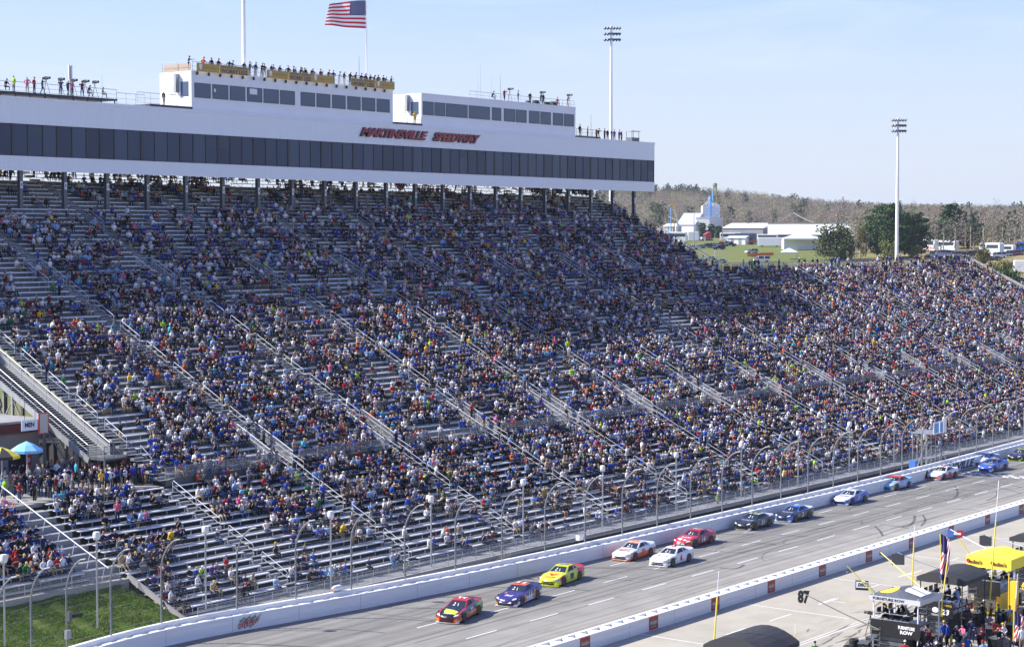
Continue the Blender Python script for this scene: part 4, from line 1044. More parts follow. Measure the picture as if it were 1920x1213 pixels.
def pose(hip=(0, 0, .95), lean=0., turn=0., arms='down', legs='stand', look=(0, 1, -.1), fat=1.):
    """skeleton of an adult"""
    J = {}; bones = []
    hip = np.array(hip, float); ln = np.array([sin(turn) * sin(lean), cos(turn) * sin(lean), cos(lean)])
    fw = np.array([sin(turn), cos(turn), 0]); rt = np.array([cos(turn), -sin(turn), 0])
    J['pelvis'] = (hip, (.165 * fat, .125 * fat)); J['waist'] = (hip + ln * .17, (.155 * fat, .115 * fat)); J['chest'] = (hip + ln * .36, (.18 * fat, .125 * fat))
    J['neckb'] = (hip + ln * .50, (.10, .085)); J['neck'] = (hip + ln * .57, .055)
    hd = hip + ln * .68 + fw * .03; lk = np.array(look, float); lk = (fw * lk[1] + rt * lk[0] + np.array([0, 0, lk[2]])); lk /= np.linalg.norm(lk)
    up = np.array([0, 0, 1.]) - lk * lk[2]; up /= np.linalg.norm(up)
    J['head'] = (hd, (.082, .095)); J['crown'] = (hd + up * .105, (.07, .08)); J['nose'] = (hd + lk * .105 - up * .02, .018)
    bones += [('pelvis', 'waist', 'top'), ('waist', 'chest', 'top'), ('chest', 'neckb', 'top'), ('neckb', 'neck', 'face'), ('neck', 'head', 'head'), ('head', 'crown', 'head'), ('head', 'nose', 'face')]
    sh = hip + ln * .47
    presets = {  # elbow, wrist, hand relative to the shoulder in (right, ahead, up)
        'down': [(.07, -.03, -.29), (.08, .06, -.54), (.07, .11, -.62)],
        'lap': [(.08, .06, -.28), (-.02, .30, -.36), (-.08, .36, -.34)],
        'rail': [(.12, .16, -.22), (.12, .40, -.30), (.10, .47, -.27)],
        'cross': [(.09, .10, -.26), (-.16, .22, -.20), (-.26, .22, -.17)],
        'face': [(.08, .20, -.14), (-.04, .26, .10), (-.09, .22, .16)],
        'cam': [(.12, .20, -.14), (.02, .36, .06), (-.03, .38, .12)],
        'point': [(.10, .24, -.10), (.12, .50, -.02), (.12, .60, .0)],
        'hips': [(.20, -.06, -.26), (.06, .04, -.42), (.0, .06, -.44)],
        'up': [(.14, .10, .18), (.10, .18, .42), (.08, .20, .50)],
        'knees': [(.10, .12, -.26), (.06, .38, -.34), (.03, .46, -.38)],
    }
    ar = arms if isinstance(arms, tuple) else (arms, arms)
    for s, nm, key in ((-1, 'l', ar[0]), (1, 'r', ar[1])):
        S0 = sh + rt * (s * .175 * (fat * .5 + .5)); E, W, Hd = [S0 + rt * (s * p[0]) + fw * p[1] + np.array([0, 0, p[2]]) for p in presets[key]]
        J['sh' + nm] = (S0, .07); J['el' + nm] = (E, .046); J['wr' + nm] = (W, .032); J['ha' + nm] = (Hd, (.042, .026))
        tip = Hd + (Hd - W) / max(1e-6, np.linalg.norm(Hd - W)) * .07; J['fi' + nm] = (tip, .018)
        th = Hd + rt * (-s * .05) + (Hd - W) * .1; J['th' + nm] = (th, .014)
        bones += [('chest', 'sh' + nm, 'top'), ('sh' + nm, 'el' + nm, 'top'), ('el' + nm, 'wr' + nm, 'sleeve'), ('wr' + nm, 'ha' + nm, 'face'), ('ha' + nm, 'fi' + nm, 'face'), ('ha' + nm, 'th' + nm, 'face')]
    for s, nm in ((-1, 'l'), (1, 'r')):
        hj = hip + rt * (s * .09) + np.array([0, 0, -.06]); J['hi' + nm] = (hj, .092 * fat)
        if legs == 'stand': kn = hj + rt * (s * .02) + fw * .03 + np.array([0, 0, -.41]); an = np.array([kn[0], kn[1], .09]) + rt * (s * .02) - fw * .04
        elif legs == 'step': q = .22 * s; kn = hj + fw * (.10 + q * .6) + np.array([0, 0, -.40]); an = np.array([hj[0], hj[1], .10]) + fw * (q * 1.2)
        elif legs == 'sit': kn = hj + rt * (s * .06) + fw * .42 + np.array([0, 0, .02]); an = kn + fw * .02 + np.array([0, 0, -.38])
        elif legs == 'sitwide': kn = hj + rt * (s * .16) + fw * .38 + np.array([0, 0, .02]); an = kn - rt * (s * .04) + fw * .03 + np.array([0, 0, -.38])
        elif legs == 'sitout': kn = hj + rt * (s * .05) + fw * .42 + np.array([0, 0, .04]); an = kn + fw * .26 + np.array([0, 0, -.32])
        J['kn' + nm] = (kn, .066 * fat); J['an' + nm] = (an, .044); J['to' + nm] = (an + fw * .17 + np.array([0, 0, -.045]), (.04, .03))
        bones += [('pelvis', 'hi' + nm, 'pants'), ('hi' + nm, 'kn' + nm, 'pants'), ('kn' + nm, 'an' + nm, 'pants'), ('an' + nm, 'to' + nm, 'shoe')]
    return J, bones
POSES = {
    'sit_lap': dict(hip=(0, 0, .13), lean=.10, arms='lap', legs='sit'), 'sit_lean': dict(hip=(0, 0, .13), lean=.42, arms='knees', legs='sitwide'),
    'sit_out': dict(hip=(0, 0, .13), lean=-.04, arms=('lap', 'down'), legs='sitout', turn=.15), 'sit_face': dict(hip=(0, 0, .13), lean=.16, arms=('lap', 'face'), legs='sit', turn=-.2, look=(.3, 1, -.05)),
    'sit_cross': dict(hip=(0, 0, .13), lean=.05, arms='cross', legs='sitwide', fat=1.15),
    'stand': dict(arms='down', legs='stand'), 'stand_hips': dict(arms='hips', legs='stand', turn=.3), 'stand_rail': dict(arms='rail', legs='stand', lean=.24), 'stand_cross': dict(arms='cross', legs='stand', fat=1.12),
    'stand_cam': dict(arms='cam', legs='step', lean=.08), 'stand_point': dict(arms=('down', 'point'), legs='stand', lean=.12), 'walk': dict(arms=('down', 'lap'), legs='step', lean=.05), 'stand_face': dict(arms=('hips', 'face'), legs='stand'),
}
PMESH = {}; HEADS = {}
for n, kw in POSES.items():
    J, B = pose(**kw); PMESH[n] = body_mesh('person_' + n, J, B); HEADS[n] = J['head'][0], J['crown'][0], J['nose'][0]
def cap_mesh(n):
    h, c, no = [Vector(p) for p in HEADS[n]]; up = (c - h).normalized(); fw = (no - h); fw = (fw - up * fw.dot(up)).normalized(); rt = fw.cross(up)
    m = MB(); rings = []
    for a, r in ((.045, 1.03), (.075, 1.04), (.115, .95), (.15, .66), (.168, .25)):
        rings.append([h + up * a + (rt * cos(t) * .092 + fw * sin(t) * .104) * r for t in np.linspace(0, 2 * pi, 11)[:-1]])
    m.loft(rings)
    m.loft([[h + up * .058 + rt * x + fw * (.085 + .09 * sqrt_(1 - (x / .09) ** 2)) for x in np.linspace(-.085, .085, 6)] + [h + up * .066 + rt * x + fw * .08 for x in np.linspace(.085, -.085, 6)],
            [h + up * .066 + rt * x + fw * (.085 + .09 * sqrt_(1 - (x / .09) ** 2)) for x in np.linspace(-.085, .085, 6)] + [h + up * .075 + rt * x + fw * .08 for x in np.linspace(.085, -.085, 6)]])
    return m.mesh('cap', [BLACK], smooth=True)
def sqrt_(x): return math.sqrt(max(0, x))
CAPM = {n: cap_mesh(n) for n in POSES}
SHIRTS = {'black': '121215', 'navy': '1b2a55', 'charcoal': '2c2e33', 'grey': '7d8085', 'white': 'e9e9ea', 'royal blue': '2a4ca6', 'red': 'a82a2e', 'dark red': '661a22', 'orange': 'd8622a', 'yellow': 'e6bd2a', 'lime green': 'a9e02c',
          'pink': 'e8719b', 'light blue': '8fb4dc', 'green': '1f7a3c', 'tan': 'a8957a', 'purple': '4c2f86', 'turquoise': '3fb0c8', 'brown': '553a2a'}
SW = dict(zip(SHIRTS, [.19, .20, .10, .10, .17, .13, .034, .026, .012, .007, .007, .008, .07, .008, .014, .008, .006, .006]))
PANTS = {'blue jeans': '35507e', 'dark jeans': '1e2c4a', 'khaki trousers': '9a8768', 'black trousers': '141416', 'grey trousers': '54565a'}
HATS = {'black': '151517', 'white': 'e6e6e4', 'red': 'ae2226', 'navy': '1a2444', 'royal blue': '2450b4', 'tan': 'b49f7c', 'grey': '77797c', 'orange': 'd86a24', 'yellow': 'dcb63c'}
HAIR = [mat('hair_%d' % i, c, .7, spec=.3) for i, c in enumerate([(.012, .01, .008), (.05, .03, .016), (.12, .075, .035), (.30, .21, .10), (.34, .33, .32)])]
SHOEM = [cloth('2a2a2c'), cloth('d0d0cc')]
sn, sp = list(SHIRTS), np.array([SW[k] for k in SHIRTS]); sp /= sp.sum()
def person(pose_, loc, rz, shirt=None, hat='?', label='', group=None, pants=None, sleeve=None, skin=None, scale=None):
    shirt = shirt or sn[rng.choice(len(sn), p=sp)]
    if hat == '?': hat = list(HATS)[rng.integers(len(HATS))] if rng.random() < .6 else None
    pants = pants or list(PANTS)[rng.integers(len(PANTS))]
    o = bpy.data.objects.new('person', PMESH[pose_]); COL.objects.link(o)
    o.location = loc; o.rotation_euler = (0, 0, rz); s = scale or rng.uniform(1.02, 1.16); o.scale = (s, s, s)
    sk = SKIN[skin if skin is not None else rng.choice(4, p=[.4, .3, .25, .05])]
    ms = [sk, HAIR[rng.integers(5)], cloth(SHIRTS[shirt]), cloth(SHIRTS[shirt]) if (sleeve if sleeve is not None else rng.random() < .5) else sk, cloth(PANTS[pants]), SHOEM[int(rng.random() < .35)]]
    if len(PMESH[pose_].materials) == 0:
        for q in ms: PMESH[pose_].materials.append(q)
    for k, q in enumerate(ms): o.material_slots[k].link = 'OBJECT'; o.material_slots[k].material = q
    if hat:
        c = child('cap', CAPM[pose_], o); c.material_slots[0].link = 'OBJECT'; c.material_slots[0].material = cloth(HATS[hat])
    o['label'] = label.format(shirt=shirt, hat=(hat + ' cap') if hat else 'bare head', pants=pants)
    o['category'] = 'person'
    if group: o['group'] = group
    return o, shirt, hat

# ---- light versions of the poses for the crowd that reads as one mass
def light(kind):
    """(verts, quads, tris..., region) from loose tapered tubes; region 0 skin 1 top 2 pants 3 head cover"""
    m = MB()
    def tube(pts, rs, n, reg): m.pipe(pts, rs, n, reg)
    if kind < 3:
        l = (.08, .35, -.02)[kind]; hz = .13
        d = lambda a: (0, sin(l) * a, hz + cos(l) * a)
        tube([(0, -.03, .02), d(.18), d(.40), d(.51)], [.16, .165, .185, .07], 6, 1)
        tube([d(.53), d(.60), d(.70), d(.745)], [.055, .085, .092, .075], 6, 0)
        tube([d(.70), d(.76), d(.80)], [.10, .095, .03], 6, 3)
        for s in (-1, 1):
            k = (.42, .40, .44)[kind]
            tube([(s * .09, 0, .06), (s * .13, k, .10), (s * .13, k + (.03, .02, .22)[kind], -.30)], [.095, .075, .05], 5, 2)
            sh = d(.46); el = (s * .27, sh[1] + .08, sh[2] - .26); wr = [(s * .10, sh[1] + .34, sh[2] - .34), (s * .15, sh[1] + .36, sh[2] - .36), (s * .12, sh[1] + .18, sh[2] + .02)][kind]
            tube([(s * .17, sh[1], sh[2]), el], [.068, .052], 4, 1); tube([el, wr], [.05, .04], 4, 0 if kind != 1 else 1)
    else:
        hz = .9
        tube([(0, 0, hz - .05), (0, .02, hz + .2), (0, .02, hz + .42), (0, .02, hz + .55)], [.15, .155, .185, .07], 6, 1)
        tube([(0, .02, hz + .56), (0, .03, hz + .63), (0, .03, hz + .73), (0, .03, hz + .78)], [.055, .085, .092, .075], 6, 0)
        tube([(0, .03, hz + .73), (0, .03, hz + .79), (0, .03, hz + .83)], [.10, .095, .03], 6, 3)
        for s in (-1, 1):
            tube([(s * .09, 0, hz), (s * .10, .02, .48), (s * .11, -.02, .03)], [.095, .07, .055], 5, 2)
            tube([(s * .2, .02, hz + .47), (s * .27, .03, hz + .2)], [.068, .052], 4, 1); tube([(s * .27, .03, hz + .2), (s * .2, .2, hz + .05)], [.05, .04], 4, 0)
    return m
LIGHT = [light(k) for k in range(4)]
def crowd_object(name, P, label):
    """P rows: x y z rz kind skin rgb.. all as one mesh with a tint per face"""
    Vs, Q, T3, N6, N5 = [], {}, None, None, None
    off = 0; faces = {}; cols = {}
    for kind in range(4):
        S = [p for p in P if p[4] == kind]
        if not S: continue
        m = LIGHT[kind]; v = np.array(m.v); n = len(S); S_ = np.array([[p[0], p[1], p[2], p[3], p[5]] for p in S])
        c, s = np.cos(S_[:, 3]), np.sin(S_[:, 3]); sc = S_[:, 4]
        x = (v[None, :, 0] * c[:, None] - v[None, :, 1] * s[:, None]) * sc[:, None] + S_[:, 0:1]
        y = (v[None, :, 0] * s[:, None] + v[None, :, 1] * c[:, None]) * sc[:, None] + S_[:, 1:2]
        z = v[None, :, 2] * sc[:, None] + S_[:, 2:3]
        Vs.append(np.stack([x, y, z], -1).reshape(-1, 3))
        tint = np.array([p[6] for p in S])           # n x 4 x 3
        byl = {}
        for f, r in zip(m.f, m.m): byl.setdefault(len(f), []).append((f, r))
        for L_, fs in byl.items():
            F = np.array([f for f, _ in fs]); R = np.array([r for _, r in fs])
            A = (F[None] + (off + np.arange(n) * len(v))[:, None, None]).reshape(-1, L_)
            faces.setdefault(L_, []).append(A); cols.setdefault(L_, []).append(tint[:, R, :].reshape(-1, 3))
        off += n * len(v)
    ks = sorted(faces); fl = [np.concatenate(faces[k]) for k in ks]; fc = np.concatenate([np.concatenate(cols[k]) for k in ks])
    o = bpy.data.objects.new(name, bigmesh(name, np.concatenate(Vs), fl, [mat('clothing_tint', (.3, .3, .3), .9, attr='tint', spec=.2)], fcol=fc, smooth=True)); COL.objects.link(o)
    return tag(o, label, 'crowd', kind='stuff')
SHC = np.array([hexc(SHIRTS[k]) for k in sn]) * .8; PAC = np.array([hexc(v) for v in PANTS.values()]) * .85
HTC = np.array([hexc(v) for v in HATS.values()]) * .85; HRC = np.array([(.012, .01, .008), (.05, .03, .016), (.12, .075, .035), (.30, .21, .10), (.34, .33, .32)])
SKC = np.array([(.52, .34, .26), (.46, .29, .21), (.57, .40, .31), (.22, .12, .08)])
def tints():
    sk = SKC[rng.choice(4, p=[.4, .3, .25, .05])]; t = SHC[rng.choice(len(sn), p=sp)] * rng.uniform(.75, 1.2)
    h = HTC[rng.choice(len(HTC), p=[.2, .26, .07, .17, .1, .05, .1, .02, .03])] if rng.random() < .58 else HRC[rng.choice(5, p=[.3, .34, .2, .08, .08])]
    return np.array([sk * rng.uniform(.85, 1.1), t, PAC[rng.integers(len(PAC))] * rng.uniform(.8, 1.3), h])

# ---- how full each stretch of bench is, read off the photograph
def vnoise(a, b, seed=0):
    def h(i, j): return np.modf(np.abs(sin(i * 127.1 + j * 311.7 + seed * 74.7) * 43758.5453))[0]
    i, j = math.floor(a), math.floor(b); u, v = a - i, b - j; u = u * u * (3 - 2 * u); v = v * v * (3 - 2 * v)
    return (h(i, j) * (1 - u) + h(i + 1, j) * u) * (1 - v) + (h(i, j + 1) * (1 - u) + h(i + 1, j + 1) * u) * v
def fill(px, py, tier, row):
    """share of seats taken at this spot of the picture"""
    if tier == 'up':
        f = np.interp(py, [330, 390, 420, 470, 520, 600, 700], [.40, .40, .50, .62, .62, .62, .66])
        lft = np.interp(px, [0, 150, 420, 700], [.55, .6, .85, 1.0]) if py < 560 else np.interp(px, [0, 200, 600], [.75, .8, .95])
        f *= lft
        if px > 1150: f = max(f, np.interp(px, [1150, 1500, 1800], [.62, .70, .74]))
    elif tier == 'cor': f = .66
    else:
        t = row / 15.
        lim = np.interp(px, [0, 300, 700, 1000, 1250, 1500, 1920], [.13, .16, .12, .24, .52, .76, .82])
        hi = np.interp(px, [0, 300, 600, 900, 1200, 1920], [.50, .52, .72, .82, .86, .86])
        f = lim + (hi - lim) * np.clip((t - .25) / .6, 0, 1)
        if px < 420 and row < 8: f = max(f, .42 if px < 330 else .2)
    return f
CROWD = []; SEATED = []
def fill_rows(tier, rows, x0f, x1f, indiv):
    for i, (y, z) in enumerate(rows):
        x0, x1 = x0f(i), x1f(i)
        if x1 - x0 < 1: continue
        for bi, (a, b) in enumerate(bays(x0, x1)):
            if not (inview((a + b) / 2, y, z + 1, 420)): continue
            n = int((b - a - .3) / .6); taken = []
            for k in range(n):
                x = a + .3 + k * .6
                F_, L_ = FL(x, y); w = F_ * cos(PITCH) - (z - CAMZ) * sin(PITCH)
                px = 960 + FPX * L_ / w; py = 606.5 - FPX * ((z - CAMZ) * cos(PITCH) + F_ * sin(PITCH)) / w
                if not (-120 < px < 2040 and -60 < py < 1330): continue
                f = fill(px, py, tier, i)
                g = vnoise(x * .8 + i * 3.7, i * 1.7 + 3.3, 1) * .5 + vnoise(x * .16, i * .4, 5) * .3 + rng.random() * .2
                if .5 * (1 + math.erf((g - .5) / .19)) < f:
                    taken.append(x + rng.uniform(-.05, .05))
            ind = indiv(i, a)
            for q, x in enumerate(taken):
                st = rng.random() < (.035 if tier == 'up' else .025)
                if ind: SEATED.append((x, y, z, st, i, ind, q + 1))
                else:
                    kind = 3 if st else rng.choice(3, p=[.5, .25, .25])
                    yy = y + (.25 if st else .62); zz = z if st else z + .445
                    CROWD.append((x, yy, zz, pi + rng.normal(0, .3), kind, rng.uniform(1.03, 1.2), tints()))
def ind_low(i, a):
    if a < 103: return 'bay beside the bank'
    return None
fill_rows('low', [low_row(i) for i in range(LN)], lambda i: 91.3, lambda i: 345, ind_low)
fill_rows('cor', crow, lambda i: 60, cx1, lambda i, a: 'corner tier')
fill_rows('up', urows, lambda i: XL, lambda i: XR if i < UNR else XTALL, lambda i, a: None)
# people on the aisles and along the top rail of the right-hand part
for a in AISLES:
    for _ in range(7):
        i = int(rng.integers(0, UNR + 12)) if a < XTALL else int(rng.integers(0, UNR)); y, z = up_row(i)
        if inview(a, y, z, 100): CROWD.append((a + rng.uniform(-.3, .3), y + .3, z, rng.choice([0, pi]) + rng.normal(0, .4), 3, rng.uniform(1.0, 1.13), tints()))
yt, zt_ = up_row(UNR)
for x in np.concatenate([rng.uniform(250, 290, 16), rng.uniform(300, 341, 30), rng.normal(331, 4, 26)]):
    if x < XR - .5: CROWD.append((x, yt - .1 + rng.uniform(-.4, .2), zt_, pi + rng.normal(0, .5), 3, rng.uniform(1.0, 1.13), tints()))
for x in rng.uniform(XL, XTALL, 70):
    y, z = up_row(UNT + 1 + int(rng.integers(0, 3))); CROWD.append((x, y + .3, z, pi + rng.normal(0, .5), 3, rng.uniform(1.0, 1.13), tints()))
USED = set()
def uniq(mk):
    """draw looks until the wording is one nobody else carries"""
    for _ in range(400):
        a = mk()
        if a[-1] not in USED: break
    USED.add(a[-1]); return a
SEATED.sort(key=lambda s: FL(s[0], s[1])[0] + (500 if not inview(s[0], s[1], s[2] + .8, -6) else 0))
for x, y, z, st, i, bay, q in SEATED[88:]:
    CROWD.append((x, y + (.25 if st else .62), z + (0 if st else .445), pi + rng.normal(0, .3), 3 if st else int(rng.choice(3)), rng.uniform(1.03, 1.18), tints()))
SEATED = SEATED[:88]
sit = ['sit_lap', 'sit_lean', 'sit_out', 'sit_face', 'sit_cross']
for x, y, z, st, i, bay, q in SEATED:
    pz = ['stand', 'stand_cross', 'stand_face'][rng.integers(3)] if st else sit[rng.choice(5, p=[.32, .24, .16, .14, .14])]
    r = i + (6 if bay == 'corner tier' else 0)
    row = NUM[min(20, (i if bay == 'corner tier' else i) + 1)]
    person(pz, (x, y + (.25 if st else .62), z + (0 if st else .445)), pi + rng.normal(0, .25),
           label='{shirt} shirt, {hat}, ' + ORD[min(q, 40)] + ' from left in row ' + row + ', ' + bay, group='spectators on the lower benches')
for _ in range(95):                 # more of the standing throng on the concourse and at the head of the corner stair
    x, y = rng.uniform(80, 104), 120.2 + rng.gamma(1.6, 1.3)
    if y < 130: CROWD.append((x, y, 8.43, rng.uniform(0, 2 * pi), 3, rng.uniform(1.0, 1.12), tints()))
o_crowd = crowd_object('crowd', CROWD, 'packed crowd of spectators seated across the grandstand benches')
print('crowd', len(CROWD), 'individual seated', len(SEATED))
# ------------------------------------------------------------------ stock cars (nose along +x in their own frame)
WHEEL = MB(); WHEEL.lathe([(.001, -.14), (.30, -.14), (.352, -.10), (.352, .10), (.30, .14), (.24, .13), (.001, .10)], n=20)
def _rot(mb): mb.v = [(p[0], p[2], p[1]) for p in mb.v]; return mb
WHEELM = _rot(WHEEL).mesh('wheel', [RUBBER], smooth=False)
RIM = MB(); RIM.lathe([(.001, .11), (.20, .11), (.225, .135), (.21, .15), (.10, .125), (.001, .13)], n=14)
RIMM = _rot(RIM).mesh('rim', [mat('rim_grey', (.09, .09, .095), .4, .6)])
TOPZ = [(2.46, .40, .66), (2.40, .52, .80), (2.2, .62, .92), (1.85, .70, .965), (1.45, .76, .98), (1.0, .83, .975), (.62, .90, .96), (.2, .94, .95), (-.5, .95, .95), (-1.1, .97, .965), (-1.6, 1.0, .98), (-2.0, 1.03, .975), (-2.35, 1.04, .95), (-2.46, 1.02, .90)]
def topz(x): return float(np.interp(-x, [-a for a, _, _ in TOPZ], [b for _, b, _ in TOPZ]))
def halfw(x): return float(np.interp(-x, [-a for a, _, _ in TOPZ], [c for _, _, c in TOPZ]))
def car_body(liv):
    """lower body as one lofted shell, paint chosen per face"""
    m = MB(); mats = []; ix = {}
    def mi(c):
        if c not in ix: ix[c] = len(mats); mats.append(paint(c, .3, .8))
        return ix[c]
    xs = np.array([2.46, 2.44, 2.36, 2.2, 2.0, 1.8, 1.6, 1.4, 1.2, 1.0, .8, .6, .4, .1, -.2, -.5, -.8, -1.1, -1.4, -1.7, -2.0, -2.25, -2.42, -2.46])
    prof_ = [(0, 0), (.55, 0.), (.93, 0.0), (.99, .10), (1.0, .30), (.985, .58), (.965, .80), (.90, .95), (.74, .995), (.4, 1.0), (0, 1.01)]
    rings = []
    for x in xs:
        hw = halfw(x); zt = topz(x); zb = .09 if x > 2.2 else (.10 if x > -2.2 else .2)
        nose = max(0, (x - 2.3) / .16); r = []
        for a, b in prof_:
            shrink = 1 - .10 * nose * (b > .5)
            xx = x - (.22 * max(0, x - 1.6)) * a * a          # bowed bumper
            fl = 1 + .025 * math.exp(-((x - 1.38) / .42) ** 2) * (.2 < b < .85) + .03 * math.exp(-((x + 1.42) / .45) ** 2) * (.2 < b < .9)
            crown = .025 * (1 - a * a) if b >= .99 else 0
            fender = .06 * math.exp(-((x - 1.4) / .45) ** 2) * (.7 < a < .95 and b > .9)
            r.append((xx, hw * a * shrink * fl, zb + (zt - zb) * b + crown + fender))
        rings.append(r + [(p[0], -p[1], p[2]) for p in r[::-1][1:-1]])
    n = len(rings[0]); np_ = len(prof_)
    m.loft(rings)
    # colours
    fm = []
    for i in range(len(xs) - 1):
        x = (xs[i] + xs[i + 1]) / 2
        for k in range(n):
            kk = k if k < np_ - 1 else (2 * np_ - 3 - k)
            b = (prof_[kk][1] + prof_[min(kk + 1, np_ - 1)][1]) / 2
            if b > .965:
                c = liv['hood'] if x > .6 else (liv.get('deck', liv['side']))
                if abs(x - 1.5) < .95 and kk >= 7 and kk <= 7 and 'fender' in liv: c = liv['fender']
            elif x > 2.1: c = liv['nose'] if b > .25 else liv.get('split', '151515')
            elif b < .12: c = liv.get('skirt', liv['side'])
            elif b < .45 and 'low' in liv: c = liv['low'] if (x > liv.get('lowx', -9)) else liv['side']
            elif x < -1.0 and 'rear' in liv: c = liv['rear']
            elif x > .9 and 'front' in liv: c = liv['front']
            else: c = liv['side']
            fm.append(mi(c))
    fm += [mi(liv['nose']), mi(liv.get('rear', liv['side']))]
    m.m = fm
    return m, mats
CARGLASS = mat('car_glass', (.02, .026, .04), .08, 0, spec=.6); CHR = mat('grille_black', (.01, .01, .011), .5); HEADL = mat('headlight_decal', (.55, .57, .60), .3)
SEATG = mat('cockpit_white', (.6, .6, .62), .6)
def stock_car(x, y, hd, liv, label):
    t = thing('race_car', label, 'race car', (x, y, .006), pi + math.radians(hd), 'stock cars racing down the front straight'); t.scale = (1.07, 1.07, 1.07)
    m, ms = car_body(liv); m.build('body', ms, t, world=False)
    # roof cabin: pillars and roof in paint, glass set in
    zb = .93
    lo = [(.82, .80), (.55, .84), (-.4, .85), (-1.2, .83), (-1.85, .76)]; hi = [(-.12, .56), (-.2, .60), (-.5, .61), (-.95, .60), (-1.12, .55)]
    zr = [1.285, 1.30, 1.315, 1.31, 1.285]
    P = lambda i, s, u: Vector((lo[i][0] + (hi[i][0] - lo[i][0]) * u, s * (lo[i][1] + (hi[i][1] - lo[i][1]) * u), topz(lo[i][0]) - .05 + (zr[i] - topz(lo[i][0]) + .05) * u))
    cb = MB()
    for s in (-1, 1):
        g = [[P(i, s, u) for u in (0, .15, .9, 1)] for i in range(5)]
        for i in range(4):
            for j in range(3): cb.add([g[i][j], g[i + 1][j], g[i + 1][j + 1], g[i][j + 1]], [(0, 1, 2, 3)])
    roof = [[Vector((P(i, 1, 1).x, P(i, 1, 1).y * k, zr[i] + .035 * (1 - k * k))) for k in (1, .5, 0, -.5, -1)] for i in range(5)]
    rf = MB()
    for i in range(4):
        for j in range(4): rf.add([roof[i][j], roof[i + 1][j], roof[i + 1][j + 1], roof[i][j + 1]], [(0, 1, 2, 3)], 1 if i >= liv.get('roofsplit', 9) else 0)
    cb.add([P(0, 1, 0), P(0, 1, 1), P(0, -1, 1), P(0, -1, 0)], [(0, 1, 2, 3)]); cb.add([P(4, 1, 0), P(4, 1, 1), P(4, -1, 1), P(4, -1, 0)], [(0, 1, 2, 3)])
    cb.build('cabin_pillar', paint(liv.get('pillar', liv['roof']), .3, .8), t, world=False)
    rf.build('roof', [paint(liv['roof'], .3, .8), paint(liv.get('roof2', liv['roof']), .3, .8)], t, world=False)
    def panel(name, q, inset, off, mt, par=t, w=False):
        c = sum(q, Vector()) / len(q); nn = (q[1] - q[0]).cross(q[2] - q[0]).normalized()
        if nn.dot(c - Vector((-.4, 0, .8))) < 0: nn = -nn
        return MB().extrude([c + (p - c) * inset + nn * off for p in q], -nn * .012).build(name, mt, par, world=False)
    ws = panel('windshield', [P(0, 1, .04), P(0, 1, .92), P(0, -1, .92), P(0, -1, .04)], .93, .012, CARGLASS)
    panel('rear_window', [P(4, 1, .08), P(4, 1, .95), P(4, -1, .95), P(4, -1, .08)], .9, .012, CARGLASS)
    # things seen through the windshield: roll bars and seat show as pale marks
    q = [P(0, 1, .04), P(0, 1, .92), P(0, -1, .92), P(0, -1, .04)]; nn = (q[1] - q[0]).cross(q[2] - q[0]).normalized(); nn = nn if nn.x > 0 else -nn
    def wsp(u, v): return P(0, 1, .04).lerp(P(0, -1, .04), u).lerp(P(0, 1, .92).lerp(P(0, -1, .92), u), v) + nn * .016
    sm = MB()
    for pl in ([(.40, .3), (.44, .3), (.47, .66), (.44, .66)], [(.58, .36), (.70, .30), (.72, .42), (.62, .48)], [(.60, .55), (.66, .52), (.70, .72), (.63, .74)]): sm.extrude([wsp(*p) for p in pl], -nn * .004)
    sm.build('roll_bar', SEATG, ws, world=False)
    for k, s in enumerate((-1, 1)):
        panel('side_window', [P(1, s, .16), P(1, s, .9), P(3, s, .9), P(2, s, .9), P(2, s, .16)][:2] + [P(2, s, .9).lerp(P(3, s, .9), .45), P(2, s, .16).lerp(P(3, s, .16), .45)], .95, .012, CHR)
        panel('quarter_window', [P(2, s, .2).lerp(P(3, s, .2), .62), P(2, s, .88).lerp(P(3, s, .88), .62), P(3, s, .88).lerp(P(4, s, .88), .2), P(3, s, .2).lerp(P(4, s, .2), .35)], .92, .012, CARGLASS)
    # nose: grille, lower opening, splitter, headlights
    gx = 2.455
    g = MB()
    for z0, z1, w, mm in ((.16, .27, .62, 0), (.335, .40, .52, 0)):
        ys = np.linspace(-w, w, 7); g.loft([[(gx - .22 * .86 * (yy / .95) ** 2 + .006 - (.03 if z0 > .3 else 0) * 1, yy, z) for yy in ys] for z in (z0, z1)], 0, caps=False, closed=False)
    g.build('grille', CHR, t, world=False)
    ys = np.linspace(-.93, .93, 11)
    sp = MB(); sp.loft([[(2.50 - .24 * (yy / .95) ** 2, yy, z) for yy in ys] + [(2.30 - .24 * (yy / .95) ** 2, yy, z) for yy in ys[::-1]] for z in (.06, .085)])
    sp.build('splitter', paint(liv.get('split', 'd8d8d8')), t, world=False)
    for s in (-1, 1):
        h = MB(); pts = [(2.40, .52), (2.34, .70), (2.22, .83), (2.10, .80), (2.26, .60)]
        h.extrude([(a - .06, s * b, topz(a - .1) * .93 + .015 - (.02 if k < 3 else -.03)) for k, (a, b) in enumerate(pts)], (.012, 0, .03)); h.build('headlight', HEADL, t, world=False)
    # spoiler and bumper
    MB().box(-2.44, -2.40, -.76, .76, .95, 1.09).build('spoiler', paint(liv.get('spoiler', liv['side'])), t, world=False)
